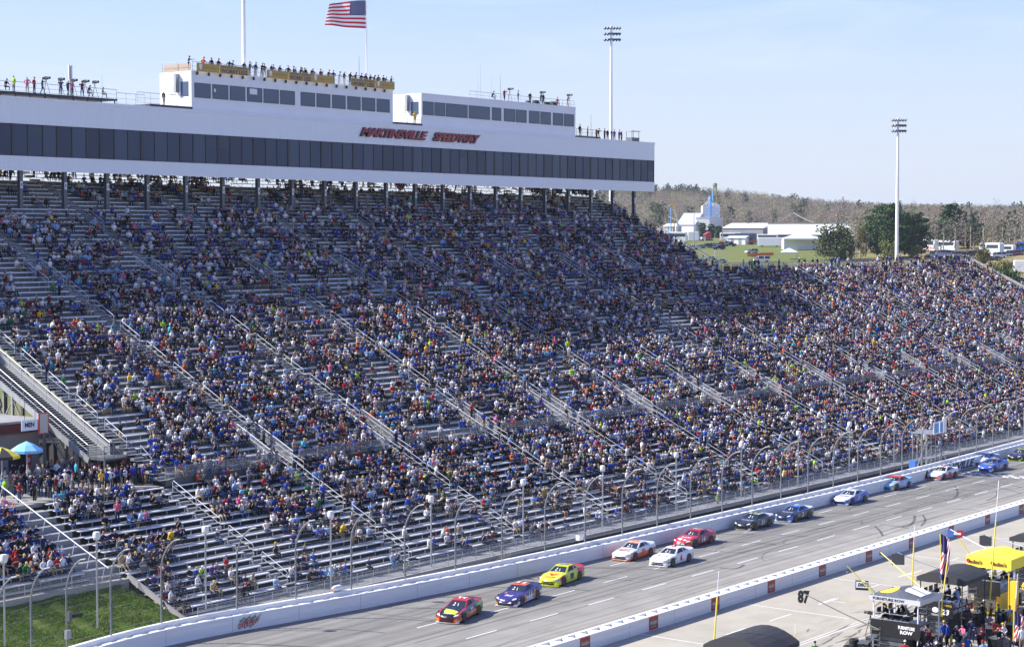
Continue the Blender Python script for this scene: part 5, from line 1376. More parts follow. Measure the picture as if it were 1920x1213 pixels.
    for dx in (1.40, -1.395):
        for s in (-1, 1):
            a = MB(); a.lathe([(.001, 0), (.40, 0), (.40, .012), (.001, .012)], n=20); _rot(a); yy = s * (halfw(dx) * 1.028) + (0 if s > 0 else -.012)
            a.v = [(p[0] + dx, p[1] + yy, max(.10, min(p[2] + .36, .735))) for p in a.v]; a.build('wheel_arch', BLACK, t, world=False)
            w = child('wheel', WHEELM, t, (dx, s * (halfw(dx) * 1.0 - .10), .352), (0, 0, 0 if s > 0 else pi)); child('rim', RIMM, w)
    # numbers and marks
    num = liv['num']; nc = paint(liv['numc'], .5, 0)
    for s in (1, -1):
        dv = MB() if False else text_mb(num, .62 if len(num) > 1 else .36, .50, shear=.12, bold=.03, depth=.012)
        place_mb(dv, (-.12, s * (halfw(-.1) + .012), .56), (-s, 0, 0), (0, 0, 1)).build('door_number', nc, t, world=False)
    place_mb(text_mb(num, .72 if len(num) > 1 else .42, .62, shear=.0, bold=.03, depth=.012), (-.58, 0, 1.357), (0, -1, 0), (1, 0, 0) if False else (-1, 0, 0)).build('roof_number', paint(liv.get('roofn', liv['numc']), .5, 0), t, world=False)
    for (txt, col, x0, w, h) in liv.get('hoodtxt', []):
        zc = topz(x0) + .045; sl = (topz(x0 - .2) - topz(x0 + .2)) / .4
        place_mb(text_mb(txt, w, h, shear=.12, bold=.025, depth=.012), (x0, 0, zc), (0, 1, 0), Vector((-1, 0, sl))).build('hood_lettering', paint(col, .5, 0), t, world=False)
    for (pts, col) in liv.get('hoodpatch', []):
        m = MB(); m.extrude([(a, b, topz(a) + .032) for a, b in pts], (0, 0, .006)); m.build('hood_patch', paint(col, .45, .3), t, world=False)
    for (pts, col) in liv.get('sidepatch', []):
        m = MB()
        for s in (1, -1): m.extrude([(a, s * (halfw(a) * (1.0 if b < .66 else .985) + .004), b) for a, b in pts], (0, s * .006, 0))
        m.build('side_patch', paint(col, .45, .3), t, world=False)
    for (pts, col) in liv.get('nosepatch', []):
        m = MB(); m.extrude([(2.463 - .19 * (a / .95) ** 2 - (.02 if b > .33 else 0), a, b) for a, b in pts], (.012, 0, 0)); m.build('nose_patch', paint(col, .45, .3), t, world=False)
    rr_ = random.Random(label); dc = MB()
    for k in range(16):
        a = rr_.choice([rr_.uniform(.55, .98), rr_.uniform(1.82, 2.1), rr_.uniform(-2.2, -1.9)]); z = rr_.uniform(.28, .66); w, h = rr_.uniform(.08, .22), rr_.uniform(.05, .1)
        for s in (1, -1): dc.extrude([(q, s * (halfw(q) * 1.004 - (.22 * max(0, q - 1.6) if q > 1.6 else 0) * .0 + .006), zz) for q, zz in ((a, z), (a + w, z), (a + w, z + h), (a, z + h))], (0, s * .006, 0), k % 3)
    tag(dc.build('contingency_decal', [paint('d8d8d4', .5, 0), paint('c8b030', .5, 0), paint('303038', .5, 0)], t, world=False), kind='stuff')
    zt = 1.29; vb = MB(); vb.extrude([P(0, 1, .93) + nn * .018, P(0, 1, 1.0) + nn * .018, P(0, -1, 1.0) + nn * .018, P(0, -1, .93) + nn * .018], nn * .004); vb.build('visor_strip', paint(liv.get('visor', liv['roof'])), t, world=False)
    return t
LIV = [
    (861, 1157, 17, dict(hood='141416', nose='c4282c', side='17171a', roof='d23a3e', pillar='c03034', low='e0701e', lowx=-1.2, rear='a8cc2e', deck='b02a2e', num='77', numc='f0f0ee', roofn='f4f4f0', split='e8e8e8', spoiler='b02a2e', fender='c4282c',
        hoodpatch=[([(2.15, .55), (1.95, -.35), (1.5, -.62), (1.15, -.55), (1.3, .1), (1.6, .62)], 'd8e23a')], hoodtxt=[('ENERGY', 'f2f2f0', 2.05, .7, .18)], nosepatch=[([(-.85, .18), (-.55, .16), (-.6, .36), (-.85, .40)], 'e8762a'), ([(.85, .18), (.55, .16), (.6, .36), (.85, .40)], 'e8762a')]),
     'leading black stock car with red roof, orange flames and number 77'),
    (972, 1127, 13, dict(hood='3a2d78', nose='2c2462', side='382c74', roof='f07030', pillar='3a2d78', low='e2e2e6', lowx=-3, num='11', numc='f2f2f2', roofn='f4f4f4', split='eeeeee', deck='3a2d78',
        hoodtxt=[('Fed', 'f4f4f4', 1.7, .62, .3), ], sidepatch=[([(1.0, .3), (.5, .3), (.75, .78), (1.1, .72)], 'f07030'), ([(-.5, .28), (-.9, .28), (-1.2, .85), (-.8, .85)], 'f07030')], nosepatch=[([(-.85, .18), (-.62, .16), (-.64, .36), (-.85, .36)], 'f07030'), ([(-.5, .31), (.5, .31), (.5, .42), (-.5, .42)], 'e8e8ec')],
        hoodpatch=[([(1.5, -.62), (1.25, -.68), (.95, -.5), (1.2, -.36)], 'f07030')]),
     'purple stock car with orange roof and white number 11'),
    (1052, 1090, 9, dict(hood='e8f020', nose='e8f020', side='e0e828', roof='e8f020', pillar='e0e828', rear='e2383c', deck='e2383c', front='e2383c', num='88', numc='3a5a78', roofn='9aa8a8', split='e8f020', spoiler='e2383c',
        hoodpatch=[([(1.75, 0), (1.15, .42), (1.15, .12), (1.35, .0), (1.15, -.12), (1.15, -.42)], 'ec4a22')], hoodtxt=[('AXALTA', 'ec4a22', 1.98, .95, .15)], low='e0e828', lowx=-1.0),
     'neon yellow stock car with red rear and red hood emblem'),
    (1187, 1044, 5, dict(hood='f0f0f0', nose='f0f0f0', side='ececec', roof='f0f0f0', visor='f08a30', low='e4582a', lowx=-3, num='32', numc='e4582a', split='e8703a', hoodtxt=[('CAN-AM', 'e4502a', 1.45, 1.1, .24)], roofn='f08a30', deck='dfe3ea', skirt='e4582a'),
     'white stock car with orange windshield strip and orange door number 32'),
    (1258, 1055, 3, dict(hood='f2f2f2', nose='f2f2f2', side='f0f0f0', roof='f4f4f4', num='6', numc='c8202c', roofn='c8202c', split='eeeeee', hoodpatch=[([(1.5, .3), (1.35, .5), (1.2, .3)], '202024'), ([(1.5, -.3), (1.35, -.5), (1.2, -.3)], '202024')], deck='e4e6ea'),
     'all white stock car with red number 6 on door and roof'),
    (1301, 1020, 2, dict(hood='cf2630', nose='cc2a32', side='86202a', roof='cf2630', num='14', numc='f0f0f0', roofn='f0f0f0', split='c8c8c8', rear='c02c34', deck='c02c34', hoodtxt=[('HAAS', 'f4f4f4', 1.35, 1.0, .26)], hoodpatch=[([(2.2, .6), (1.75, .1), (2.2, .1)], 'eeeeee'), ([(2.25, -.1), (1.8, -.1), (1.6, -.6), (1.9, -.6)], 'eeeeee')], nosepatch=[([(-.5, .3), (.5, .3), (.3, .44), (-.3, .44)], 'e4e4e4')]),
     'red and white stock car with white number 14'),
    (1413, 988, 1, dict(hood='17181a', nose='1c1d20', side='191a1c', roof='e8e8e8', roof2='e8e8e8', pillar='1a1b1d', num='31', numc='f4f4f4', roofn='303030', split='dcdcdc', hoodtxt=[('CHANNELLOCK', 'dfe2e0', 1.2, 1.3, .13)], visor='b0c832', deck='cfcfd2', spoiler='d8d8d8'),
     'black stock car with white roof and number 31'),
    (1488, 973, 0, dict(hood='1a1b1e', nose='3c6ed0', side='222428', roof='4a80dc', pillar='3c6ed0', num='3', numc='f4f4f4', roofn='e0e4ea', split='dfe6f0', front='3c6ed0', hoodtxt=[('DOW', 'e6e8ea', 1.15, 1.2, .13)], deck='e6e6e8', spoiler='e8e8e8'),
     'black and blue stock car with white number 3'),
    (1594, 942, 0, dict(hood='eceef2', nose='2f5cc0', side='2c56b6', roof='e8eaee', pillar='e8eaee', num='17', numc='f4f4f4', roofn='c0c6d0', split='f0f0f0', hoodtxt=[('FASTENAL', '303848', 1.2, 1.1, .16)], deck='2c56b6', spoiler='e6e8ea'),
     'white topped stock car with blue nose and number 17'),
    (1678, 915, -1, dict(hood='8cc8e8', nose='8cc8ea', side='7ec0e4', roof='ee4a22', pillar='ee4a22', num='43', numc='f4f4f4', roofn='f0a080', split='dfe6ea', front='ee4a22', deck='8cc8e8', skirt='ee4a22', hoodtxt=[('STP', 'e83a22', 1.35, .8, .3)], spoiler='8cc8e8'),
     'light blue and orange red stock car with number 43'),
    (1766, 896, -2, dict(hood='f0f0ee', nose='e2e2e2', side='e8e8e8', roof='f2f2f0', num='21', numc='d23a30', roofn='d23a30', split='e0e0e0', low='e25048', lowx=-3, deck='d8dce2', hoodpatch=[([(1.6, .5), (1.45, .55), (1.4, -.5), (1.55, -.55)], '50545a')], nosepatch=[([(-.86, .2), (-.4, .16), (-.5, .34), (-.86, .4)], 'e2483c'), ([(.86, .2), (.4, .16), (.5, .34), (.86, .4)], 'e2483c')]),
     'white stock car with red lower sides by the finish line'),
    (1846, 870, -2, dict(hood='e6eaf0', nose='e2e6ec', side='dfe4ec', roof='2a4ca8', pillar='2a4ca8', num='47', numc='2a4ca8', roofn='e8e8e8', split='9cc0e0', deck='2a4ca8', rear='2a4ca8'),
     'white nosed blue roofed stock car behind the blue and yellow one'),
    (1861, 881, -2, dict(hood='3a62c8', nose='3f66c8', side='3658be', roof='4a70d2', num='24', numc='f4e8b0', roofn='f0d040', split='e8e8e8', visor='3a62c8', deck='3658be', hoodtxt=[('NAPA', 'e8c832', 1.15, 1.2, .24)], low='e6e6e8', lowx=.9, skirt='e8e8ea'),
     'blue stock car with yellow hood lettering crossing the finish line'),
    (1915, 861, -2, dict(hood='1a1e2a', nose='17181c', side='1c202c', roof='c4e22c', pillar='1a1e2a', num='48', numc='f0f0f0', roofn='20242c', split='c4e22c', visor='c4e22c', low='c4e22c', lowx=1.6, hoodtxt=[('LOWES', 'e0a090', 1.2, 1.1, .18)]),
     'dark stock car with neon yellow roof and splitter at the picture edge'),
]
for px, py, hd, liv, lab in LIV:
    p = G(px, py, .0); stock_car(float(p[0]), float(p[1]), hd, liv, lab)
# ------------------------------------------------------------------ pit stalls
def PX(px, py, X):
    r = ray(px, py); return np.array([0, 0, CAMZ]) + r * (X / r[0])
CANB = mat('black_canvas', (.03, .031, .034), .8, bump=(2.5, .4)); CANW = mat('white_valance', (.45, .46, .47), .8)
WHT = mat('white_print', (.75, .75, .75), .6); YPR = mat('yellow_print', (.75, .5, .04), .6); CAB = mat('gloss_black', (.013, .013, .015), .25)
def canopy(t, x0, x1, y0, y1, z, rise, mt, val=.32, curved=False, name='canopy', valm=None):
    m = MB(); nx, ny = 9, 9; g = []
    for i in range(nx):
        row = []
        for j in range(ny):
            u, v = i / (nx - 1), j / (ny - 1)
            if curved: h = rise * (1 - (2 * v - 1) ** 2)
            else: h = rise * min(1, 3.2 * min(u, 1 - u)) * min(1, 2.2 * min(v, 1 - v) + .0)
            row.append((x0 + (x1 - x0) * u, y0 + (y1 - y0) * v, z + h - .03 * sin(u * 9) * sin(v * 8)))
        g.append(row)
    for i in range(nx - 1):
        for j in range(ny - 1): m.add([g[i][j], g[i + 1][j], g[i + 1][j + 1], g[i][j + 1]], [(0, 1, 2, 3)])
    o = m.build(name, mt, t)
    v = MB()
    for ring in ([g[0][j] for j in range(ny)], [g[-1][j] for j in range(ny)], [g[i][0] for i in range(nx)], [g[i][-1] for i in range(nx)]):
        for k, (a, b) in enumerate(zip(ring[:-1], ring[1:])):
            zz = z - val; v.add([a, b, (b[0], b[1], zz + .02 * sin(k * 2.1)), (a[0], a[1], zz + .02 * sin(k * 2.1 - 2.1))], [(0, 1, 2, 3)])
    v.build('valance', valm or mt, t)
    return o
def pit_box(lab, x0, x1, y0, y1, zc, mt, valm=None, rise=.55, curved=False, postm=None, deck=2.35, panelh=(1.75, 2.85), body=CAB, val=.32):
    t = thing('pit_box', lab, 'pit box', ((x0 + x1) / 2, (y0 + y1) / 2, 0), group=None)
    canopy(t, x0, x1, y0, y1, zc, rise, mt, val, curved, valm=valm)
    for x in (x0 + .2, x1 - .2):
        for y in (y0 + .25, y1 - .25): MB().pipe([(x, y, .1), (x, y, zc + .05)], .05, 6).build('post', postm or DARKSTEEL, t)
    MB().box(x0 + .15, x1 - .15, y0 + .9, y1 - .1, deck - .1, deck).build('deck', CAB, t)
    c = MB(); c.box(x0 + .45, x1 - .4, y0 + 1.3, y1 - .4, .28, 1.75)
    c = c.build('tool_cabinet', body, t)
    for k in range(4): MB().box(x0 + .40, x0 + .45, y0 + 1.4, y1 - .5, .4 + .33 * k, .66 + .33 * k).build('drawer', STEELGREY, c)
    for x in (x0 + .8, x1 - .8):
        for y in (y0 + 1.4, y1 - .5):
            w = MB(); w.lathe([(.001, -.06), (.26, -.06), (.26, .06), (.001, .06)], n=12); w.v = [(p[0] + x, p[2] + y, p[1] + .26) for p in w.v]; w.build('wheel', RUBBER, t)
    b = MB(); b.box(x0 + .1, x0 + .14, y0 + .9, y1 - .1, *panelh); b = b.build('side_banner', CAB, t)
    r = MB()
    for z in (deck + .55, deck + 1.0): r.pipe([(x0 + .15, y0 + .9, z), (x1 - .15, y0 + .9, z)], .025, 5); r.pipe([(x0 + .15, y0 + .9, z), (x0 + .15, y1 - .1, z)], .025, 5)
    r.build('deck_railing', GALV, t)
    for k in range(3):
        s = MB(); y = y0 + 1.6 + k * .75
        s.box(x0 + 1.2, x0 + 1.7, y - .25, y + .25, deck + .42, deck + .5); s.box(x0 + 1.2, x0 + 1.7, y - .27, y - .22, deck + .5, deck + 1.0); s.pipe([(x0 + 1.45, y, deck), (x0 + 1.45, y, deck + .42)], .05, 5); s.build('seat', BLACK, t)
    m = MB(); m.box(x0 + .5, x1 - .5, y1 - .5, y1 - .2, deck + .75, deck + .8); m.build('counter', STEELGREY, t)
    for k in range(3):
        s = MB(); x = x0 + .9 + k * .9; s.box(x - .28, x + .28, y1 - .36, y1 - .3, deck + .85, deck + 1.22); s.build('monitor', BLACK, t)
    st = MB(); yl = y1 - .95
    for q in range(6): st.box(x0 - .05, x0 + .1, yl + .15, yl + .75, .3 + q * .36, .34 + q * .36)
    st.beam((x0, yl + .12, 0), (x0 + .1, yl + .12, 2.3), .06, .06, up=(0, 1, 0)); st.beam((x0, yl + .78, 0), (x0 + .1, yl + .78, 2.3), .06, .06, up=(0, 1, 0)); st.build('ladder', STEELGREY, t)
    return t, b
FR, frb = pit_box('black pit box with white front posts and white lettered banner under a grey canopy', 116.1, 119.9, 54.4, 58.3, 4.55, mat('slate_canvas', (.09, .10, .12), .6, bump=(2, .3)), valm=CANW, postm=WHITE, val=.36)
MB().box(116.18, 116.22, 54.45, 56.4, 1.75, 2.9).build('front_banner', CAB, FR)
text_at('FURNITURE', (116.165, 55.45, 2.5), (0, -1, 0), (0, 0, 1), WHT, FR, w=1.25, h=.24, bold=.04, depth=.01); text_at('ROW', (116.165, 55.45, 2.17), (0, -1, 0), (0, 0, 1), WHT, FR, w=.95, h=.26, bold=.04, depth=.01)
text_at('FURNITURE ROW', (116.085, 56.8, 4.37), (0, -1, 0), (0, 0, 1), INK, FR, w=2.4, h=.2, bold=.02, depth=.01)
def canopy_z(x, y, x0=116.1, x1=119.9, y0=54.4, y1=58.3, z=4.55, rise=.55):
    u, v = (x - x0) / (x1 - x0), (y - y0) / (y1 - y0); return z + rise * min(1, 3.2 * min(u, 1 - u)) * min(1, 2.2 * min(v, 1 - v))
em = MB(); n_ = 28; rr = [[(117.15 + .55 * q * cos(a), 57.2 + .75 * q * sin(a)) for a in np.linspace(0, 2 * pi, n_ + 1)[:-1]] for q in (.02, .35, .7, 1.0)]
em.loft([[(x, y, canopy_z(x, y) + .03) for x, y in r] for r in rr], 0, caps=False); em.build('canopy_emblem', YPR, FR)
for k in range(2):
    em = MB(); xs_ = np.linspace(117.0 + k * .95, 117.8 + k * .95, 5); ys_ = np.linspace(54.75, 56.0, 6)
    em.loft([[(x, y, canopy_z(x, y) + .03) for y in ys_] for x in xs_], 0, caps=False, closed=False); em.build('canopy_lettering', WHT, FR)
B23, bb = pit_box('black pit box with white number 23 panel under a black canopy', 124.8, 129.3, 55.0, 58.8, 4.5, CANB, rise=.5, curved=True, panelh=(1.6, 2.75))
text_at('23', (124.885, 55.9 + .6, 2.05), (0, -1, 0), (0, 0, 1), WHT, bb, w=.62, h=.42, shear=.2, bold=.04, depth=.012)
MB().extrude([(124.885, 57.3 + .26 * cos(a), 2.15 + .2 * sin(a)) for a in np.linspace(0, 2 * pi, 21)[:-1]], (-.01, 0, 0)).build('round_mark', WHT, bb)
for k in range(2): text_at('Dr Pepper' if False else 'TOYOTA', (124.885, 57.3 - 1.0 * k, 1.78 if k == 0 else 2.55), (0, -1, 0), (0, 0, 1), WHT if k == 0 else YPR, bb, w=.6, h=.14, depth=.01, bold=.02)
MM, mb_ = pit_box('yellow pit box under a bright yellow twin canopy', 134.2, 138.9, 55.3, 59.0, 4.75, YELB, rise=.5, val=.85, body=mat('yellow_gloss', (.72, .45, .02), .35), postm=YEL)
for yy in (58.2, 56.2):
    text_at("m&m's", (134.16, yy, 4.32), (0, -1, 0), (0, 0, 1), mat('brown_print', (.16, .06, .03), .6), MM, w=1.05, h=.34, bold=.03, depth=.01)
    MB().extrude([(134.165, yy + .62 + .16 * cos(a), 4.36 + .16 * sin(a)) for a in np.linspace(0, 2 * pi, 17)[:-1]], (-.01, 0, 0)).build('red_dot', REDT, MM)
MB().beam((133.9, 54.9, .1), (133.9, 54.9, 3.2), .5, .5, up=(1, 0, 0)).build('yellow_pillar', YEL, MM)
RB, _ = pit_box('black canopied pit box at the right picture edge beyond the yellow one', 145.6, 149.6, 56.4, 60.2, 4.55, CANB, rise=.4, curved=True)
LB, _ = pit_box('black dome canopy pit box at the bottom picture edge', 97.0, 101.5, 55.8, 60.2, 4.15, CANB, rise=.75, curved=True)
# hanging pit boards on long poles
def board(lab, tip, butt, polem, size, mt, txt=None, txm=None, shape=None, hang=.5):
    t = thing('pit_board', lab, 'pit board', tuple(butt)); tip, butt = Vector(tip), Vector(butt)
    MB().pipe([tip, tip.lerp(butt, .5) + Vector((0, 0, -.06)), butt], [.035, .045, .05], 6).build('pole', polem, t)
    w, h = size; c = tip + Vector((0, 0, -hang)); ax = Vector((.35, -.94, 0)).normalized()
    if shape: place_mb(text_mb(shape, w, h, bold=.06, depth=.06), c, ax, (0, 0, 1)).build('number_board', mt, t)
    else:
        b = MB(); o = [c + ax * a + Vector((0, 0, q)) for a, q in ((-w / 2, -h / 2), (w / 2, -h / 2 + .04), (w / 2, h / 2 + .02), (.15 * w, h / 2 + .0), (.12 * w, h / 2 + .09), (-.1 * w, h / 2 + .09), (-w / 2, h / 2))]
        b = b.extrude(o, ax.cross(Vector((0, 0, 1))) * -.04).build('board', mt, t)
        if txt:
            nn = ax.cross(Vector((0, 0, 1))); 
            q = MB().extrude([c + nn * .012 + ax * a + Vector((0, 0, z)) for a, z in ((-w * .45, -h * .22), (w * .45, -h * .22), (w * .45, h * .3), (-w * .45, h * .3))], nn * .01).build('board_panel', WHT, b)
            text_at(txt, c + nn * .03 + Vector((0, 0, h * .04)), ax, (0, 0, 1), INK, q, w=w * .75, h=h * .34, shear=.3, bold=.03, depth=.01)
    return t
CARB = mat('carbon_pole', (.12, .11, .09), .5); DKB = mat('dark_board', (.05, .055, .065), .6); YP = mat('yellow_pole', (.72, .58, .06), .45)
g = lambda px, py, z: Vector(G(px, py, z))
board('black cut-out number 87 board on a long carbon pole over pit lane', g(1507, 1112, 4.6), g(1648, 1180, 2.9), CARB, (.85, .95), BLACK, shape='87', hang=.25)
board('small white board with black letters below a yellow pole', g(1588, 1060, 5.4), g(1668, 1140, 2.4), YP, (.05, .05), WHITE)
t = thing('pit_sign', 'black framed white letter board hanging beside the grey canopy', 'pit board', tuple(g(1616, 1096, 3.8)))
c = g(1616, 1097, 3.8); ax = Vector((.35, -.94, 0)).normalized(); nn = ax.cross(Vector((0, 0, 1)))
MB().extrude([c + ax * a + Vector((0, 0, z)) for a, z in ((-.48, -.36), (.48, -.36), (.48, .36), (-.48, .36))], nn * -.05).build('board', BLACK, t)
MB().extrude([c + nn * .01 + ax * a + Vector((0, 0, z)) for a, z in ((-.42, -.18), (.42, -.18), (.42, .28), (-.42, .28))], nn * .01).build('board_panel', WHT, t)
text_at('DRC', c + nn * .03 + Vector((0, 0, .06)), ax, (0, 0, 1), INK, t, w=.62, h=.26, shear=.35, bold=.03, depth=.01)
MB().pipe([c + Vector((0, 0, .36)), g(1622, 1090, 4.2), g(1650, 1120, 2.9)], .03, 5).build('pole', YP, t)
board('dark plain board on a white pole left of the hanging flag', g(1684, 1036, 4.9), g(1762, 1066, 3.6), WHITE, (1.0, .85), DKB, hang=.55)
board('yellow pole with a small dark camera at its tip', g(1651, 1035, 5.2), g(1742, 1112, 2.8), YP, (.16, .22), BLACK, hang=.12)
board('dark board crossed by a white pole near the yellow canopy', g(1848, 1003, 4.9), g(1925, 1026, 4.0), WHITE, (1.0, .85), DKB, hang=.5)
t = board('blue and red pit flag on crossed poles above pit lane', g(1782, 992, 5.4), g(1866, 1036, 3.9), WHITE, (.5, .62), mat('flag_blue', (.06, .16, .5), .7), hang=.35)
c = g(1795, 1000, 5.15); MB().extrude([c + ax * a + Vector((0, 0, z)) for a, z in ((-.05, -.3), (.5, -.3), (.5, .28), (-.05, .3))], nn * -.04).build('red_half', REDT, t)
MB().extrude([c + nn * .02 + ax * a + Vector((0, 0, z)) for a, z in ((-.3, -.1), (.3, -.1), (.3, .08), (-.3, .08))], nn * .01).build('white_stripe', WHT, t)
MB().pipe([g(1797, 1010, 5.0), g(1822, 1044, 3.6)], .045, 5).build('yellow_pole', YP, t)
# upright antenna poles
def pole(lab, top, bot, Y, mt=YP, r=.05):
    a, b = PY(*bot, Y), PY(*top, Y); m = MB(); a = Vector(a); b = Vector(b); m.pipe([a, a.lerp(b, .72)], r, 6, 0); m.pipe([a.lerp(b, .72), b], r * .55, 5, 1)
    return tag(m.build('antenna_pole', [mt, WHITE]), lab, 'pole')
pole('tall yellow antenna pole with white tip at the dome canopy', (1348, 1070), (1336, 1250), 59.5); pole('yellow antenna pole standing behind the grey canopy', (1715, 985), (1710, 1102), 58.5)
pole('tallest yellow antenna pole in front of the yellow canopy', (1873, 900), (1853, 1165), 55.1); pole('yellow antenna pole leaning beside the number 23 panel', (1781, 1015), (1763, 1155), 54.6, r=.045)
pole('short yellow antenna pole left of the pit equipment', (1491, 1170), (1492, 1235), 60.6, r=.04); pole('grey flag pole at the lower right among the crew', (1908, 1075), (1898, 1240), 51.5, GALV)
def hang_flag(lab, px0, py0, px1, py1, Y, hpx):
    a, b = PY(px0, py0, Y), PY(px1, py1, Y)
    t = thing('flag_staff', lab, 'flag', tuple(b)); MB().pipe([b, a], .04, 6).build('pole', YP, t)
    L = PY(px0, py0 + hpx, Y); H_ = a[2] - L[2]
    m = MB(); W_, R_, N_ = mat('flag_white', (.78, .78, .78), .85), mat('flag_red', (.50, .02, .035), .85), mat('flag_navy', (.025, .03, .14), .85)
    d = Vector((.42, -.9, 0)); s = Vector((.9, .42, 0)); nu, nv = 26, 30; V = []; F = []; M_ = []
    for i in range(nu + 1):
        for j in range(nv + 1):
            u, v = i / nu, j / nv
            V.append(Vector(a) + d * (.05 + u * .62 + .05 * sin(v * 5)) + s * (.14 * sin(u * 13 + v * 2) * (.4 + v)) + Vector((0, 0, -v * H_ - u * .35)))
    for i in range(nu):
        for j in range(nv):
            F.append((i * (nv + 1) + j, (i + 1) * (nv + 1) + j, (i + 1) * (nv + 1) + j + 1, i * (nv + 1) + j + 1))
            q = j / nv + i / nu * .8; M_.append(2 if (i < nu * .6 and j < nv * .4) or j > nv * .86 else (1 if int(q * 9) % 2 else 0))
    m.add(V, F); m.m = M_; m.build('flag', [W_, R_, N_], t)
hang_flag('limp striped national flag hanging on a yellow pole over the pit boxes', 1763, 1000, 1767, 1155, 56.5, 84)
hang_flag('limp striped flag on a pole at the lower right corner', 1901, 1145, 1899, 1240, 51.2, 62)
# pit crew
CREW = [  # head pixel, pose, shirt, hat, pants, facing degrees, label
    (1697, 1201, 'stand_hips', 'red', 'white', 'black trousers', 40, '{shirt} shirt and {hat} in front of the FURNITURE ROW pit box'),
    (1678, 1186, 'stand_cross', 'tan', 'black', 'khaki trousers', 210, 'tan shirt and black cap, arms crossed, left of the red shirted man'),
    (1725, 1186, 'stand_cam', 'charcoal', 'orange', 'grey trousers', 150, 'charcoal shirt and orange cap stooping under the FURNITURE ROW banner'),
    (1745, 1176, 'stand_point', 'red', None, 'dark jeans', 120, 'red shirted crewman reaching up beside the FURNITURE ROW banner'),
    (1790, 1201, 'stand', 'grey', 'white', 'black trousers', 60, 'grey shirt and white cap at the bottom edge below the ladder'),
    (1815, 1193, 'stand', 'royal blue', None, 'dark jeans', 30, 'royal blue shirt, bare head, right of the step ladder foot'),
    (1843, 1201, 'stand_hips', 'light blue', 'red', 'dark jeans', 70, 'light blue shirt and red cap at the bottom edge'),
    (1807, 1207, 'stand', 'orange', 'orange', 'black trousers', 20, 'orange shirt and orange cap at the bottom edge'),
    (1787, 1145, 'stand_point', 'light blue', None, 'dark jeans', 200, 'light blue shirt leaning below the number 23 panel'),
    (1777, 1168, 'stand', 'royal blue', 'navy', 'black trousers', 90, 'royal blue shirt and navy cap below the light blue one'),
    (1795, 1174, 'stand_face', 'charcoal', 'grey', 'grey trousers', 130, 'charcoal shirt and grey cap left of the step ladder'),
    (1808, 1170, 'stand_rail', 'pink', None, 'khaki trousers', 160, 'pink shirt bending by the step ladder'),
    (1836, 1184, 'walk', 'black', None, 'khaki trousers', 250, 'black shirt and khaki trousers, striding right of the ladder'),
    (1856, 1152, 'stand_cross', 'grey', 'black', 'black trousers', 200, 'grey shirt and black cap below the yellow pillar'),
    (1865, 1161, 'stand_face', 'dark red', None, 'black trousers', 170, 'dark red shirt, bare head, behind the black cap man'),
    (1857, 1131, 'stand', 'yellow', 'yellow', 'black trousers', 80, 'yellow and black fire suit with yellow helmet by the yellow pillar'),
    (1873, 1133, 'stand', 'green', 'grey', 'black trousers', 100, 'green fire suit and grey helmet right of the yellow helmet'),
    (1894, 1136, 'stand_hips', 'light blue', 'yellow', 'dark jeans', 90, 'light blue fire suit with yellow helmet'),
    (1909, 1138, 'stand', 'orange', 'yellow', 'dark jeans', 110, 'orange fire suit with yellow helmet near the right edge'),
    (1912, 1159, 'stand_point', 'royal blue', None, 'black trousers', 60, 'royal blue jacket at the right edge below the orange suit'),
    (1916, 1174, 'stand', 'white', 'tan', 'khaki trousers', 40, 'white shirt and tan cap at the right edge'),
    (1882, 1144, 'stand_cross', 'black', 'black', 'black trousers', 150, 'black shirt and black cap between the bright fire suits'),
    (1822, 1160, 'stand_face', 'navy', 'navy', 'dark jeans', 190, 'navy shirt and navy cap behind the step ladder'),
    (1762, 1200, 'stand', 'black', 'black', 'black trousers', 60, 'black shirt and black cap at the bottom edge below the reaching man'),
    (1741, 1203, 'stand_cam', 'navy', 'navy', 'dark jeans', 20, 'navy shirt and navy cap photographing at the bottom edge'),
    (1873, 1176, 'stand_rail', 'black', 'red', 'black trousers', 230, 'black shirt and red cap stooping among the crew at lower right'),
    (1893, 1193, 'stand', 'charcoal', 'black', 'grey trousers', 200, 'charcoal shirt and black cap below the limp flag'),
    (1528, 1203, 'stand_cross', 'green', 'black', 'khaki trousers', 20, 'green shirt and black cap standing alone left of the pit equipment'),
    (1489, 1214, 'stand', 'brown', None, 'dark jeans', 10, 'brown shirt, bare head, at the foot of the short yellow pole'),
    (1616, 1209, 'stand_rail', 'black', 'black', 'black trousers', 0, 'black shirt and black cap bending over the pit equipment'),
]
for px, py, pz, sh_, ht, pa, deg, lab in CREW:
    p = G(px, py, 1.78); person(pz, (p[0], p[1], .006), math.radians(deg - 90), sh_, ht, 'crew member, ' + lab.replace('the FURNITURE ROW', 'a white lettered'), 'pit crew and guests', pa, scale=1.03, sleeve=True)
r5 = random.Random(8); sp5 = []
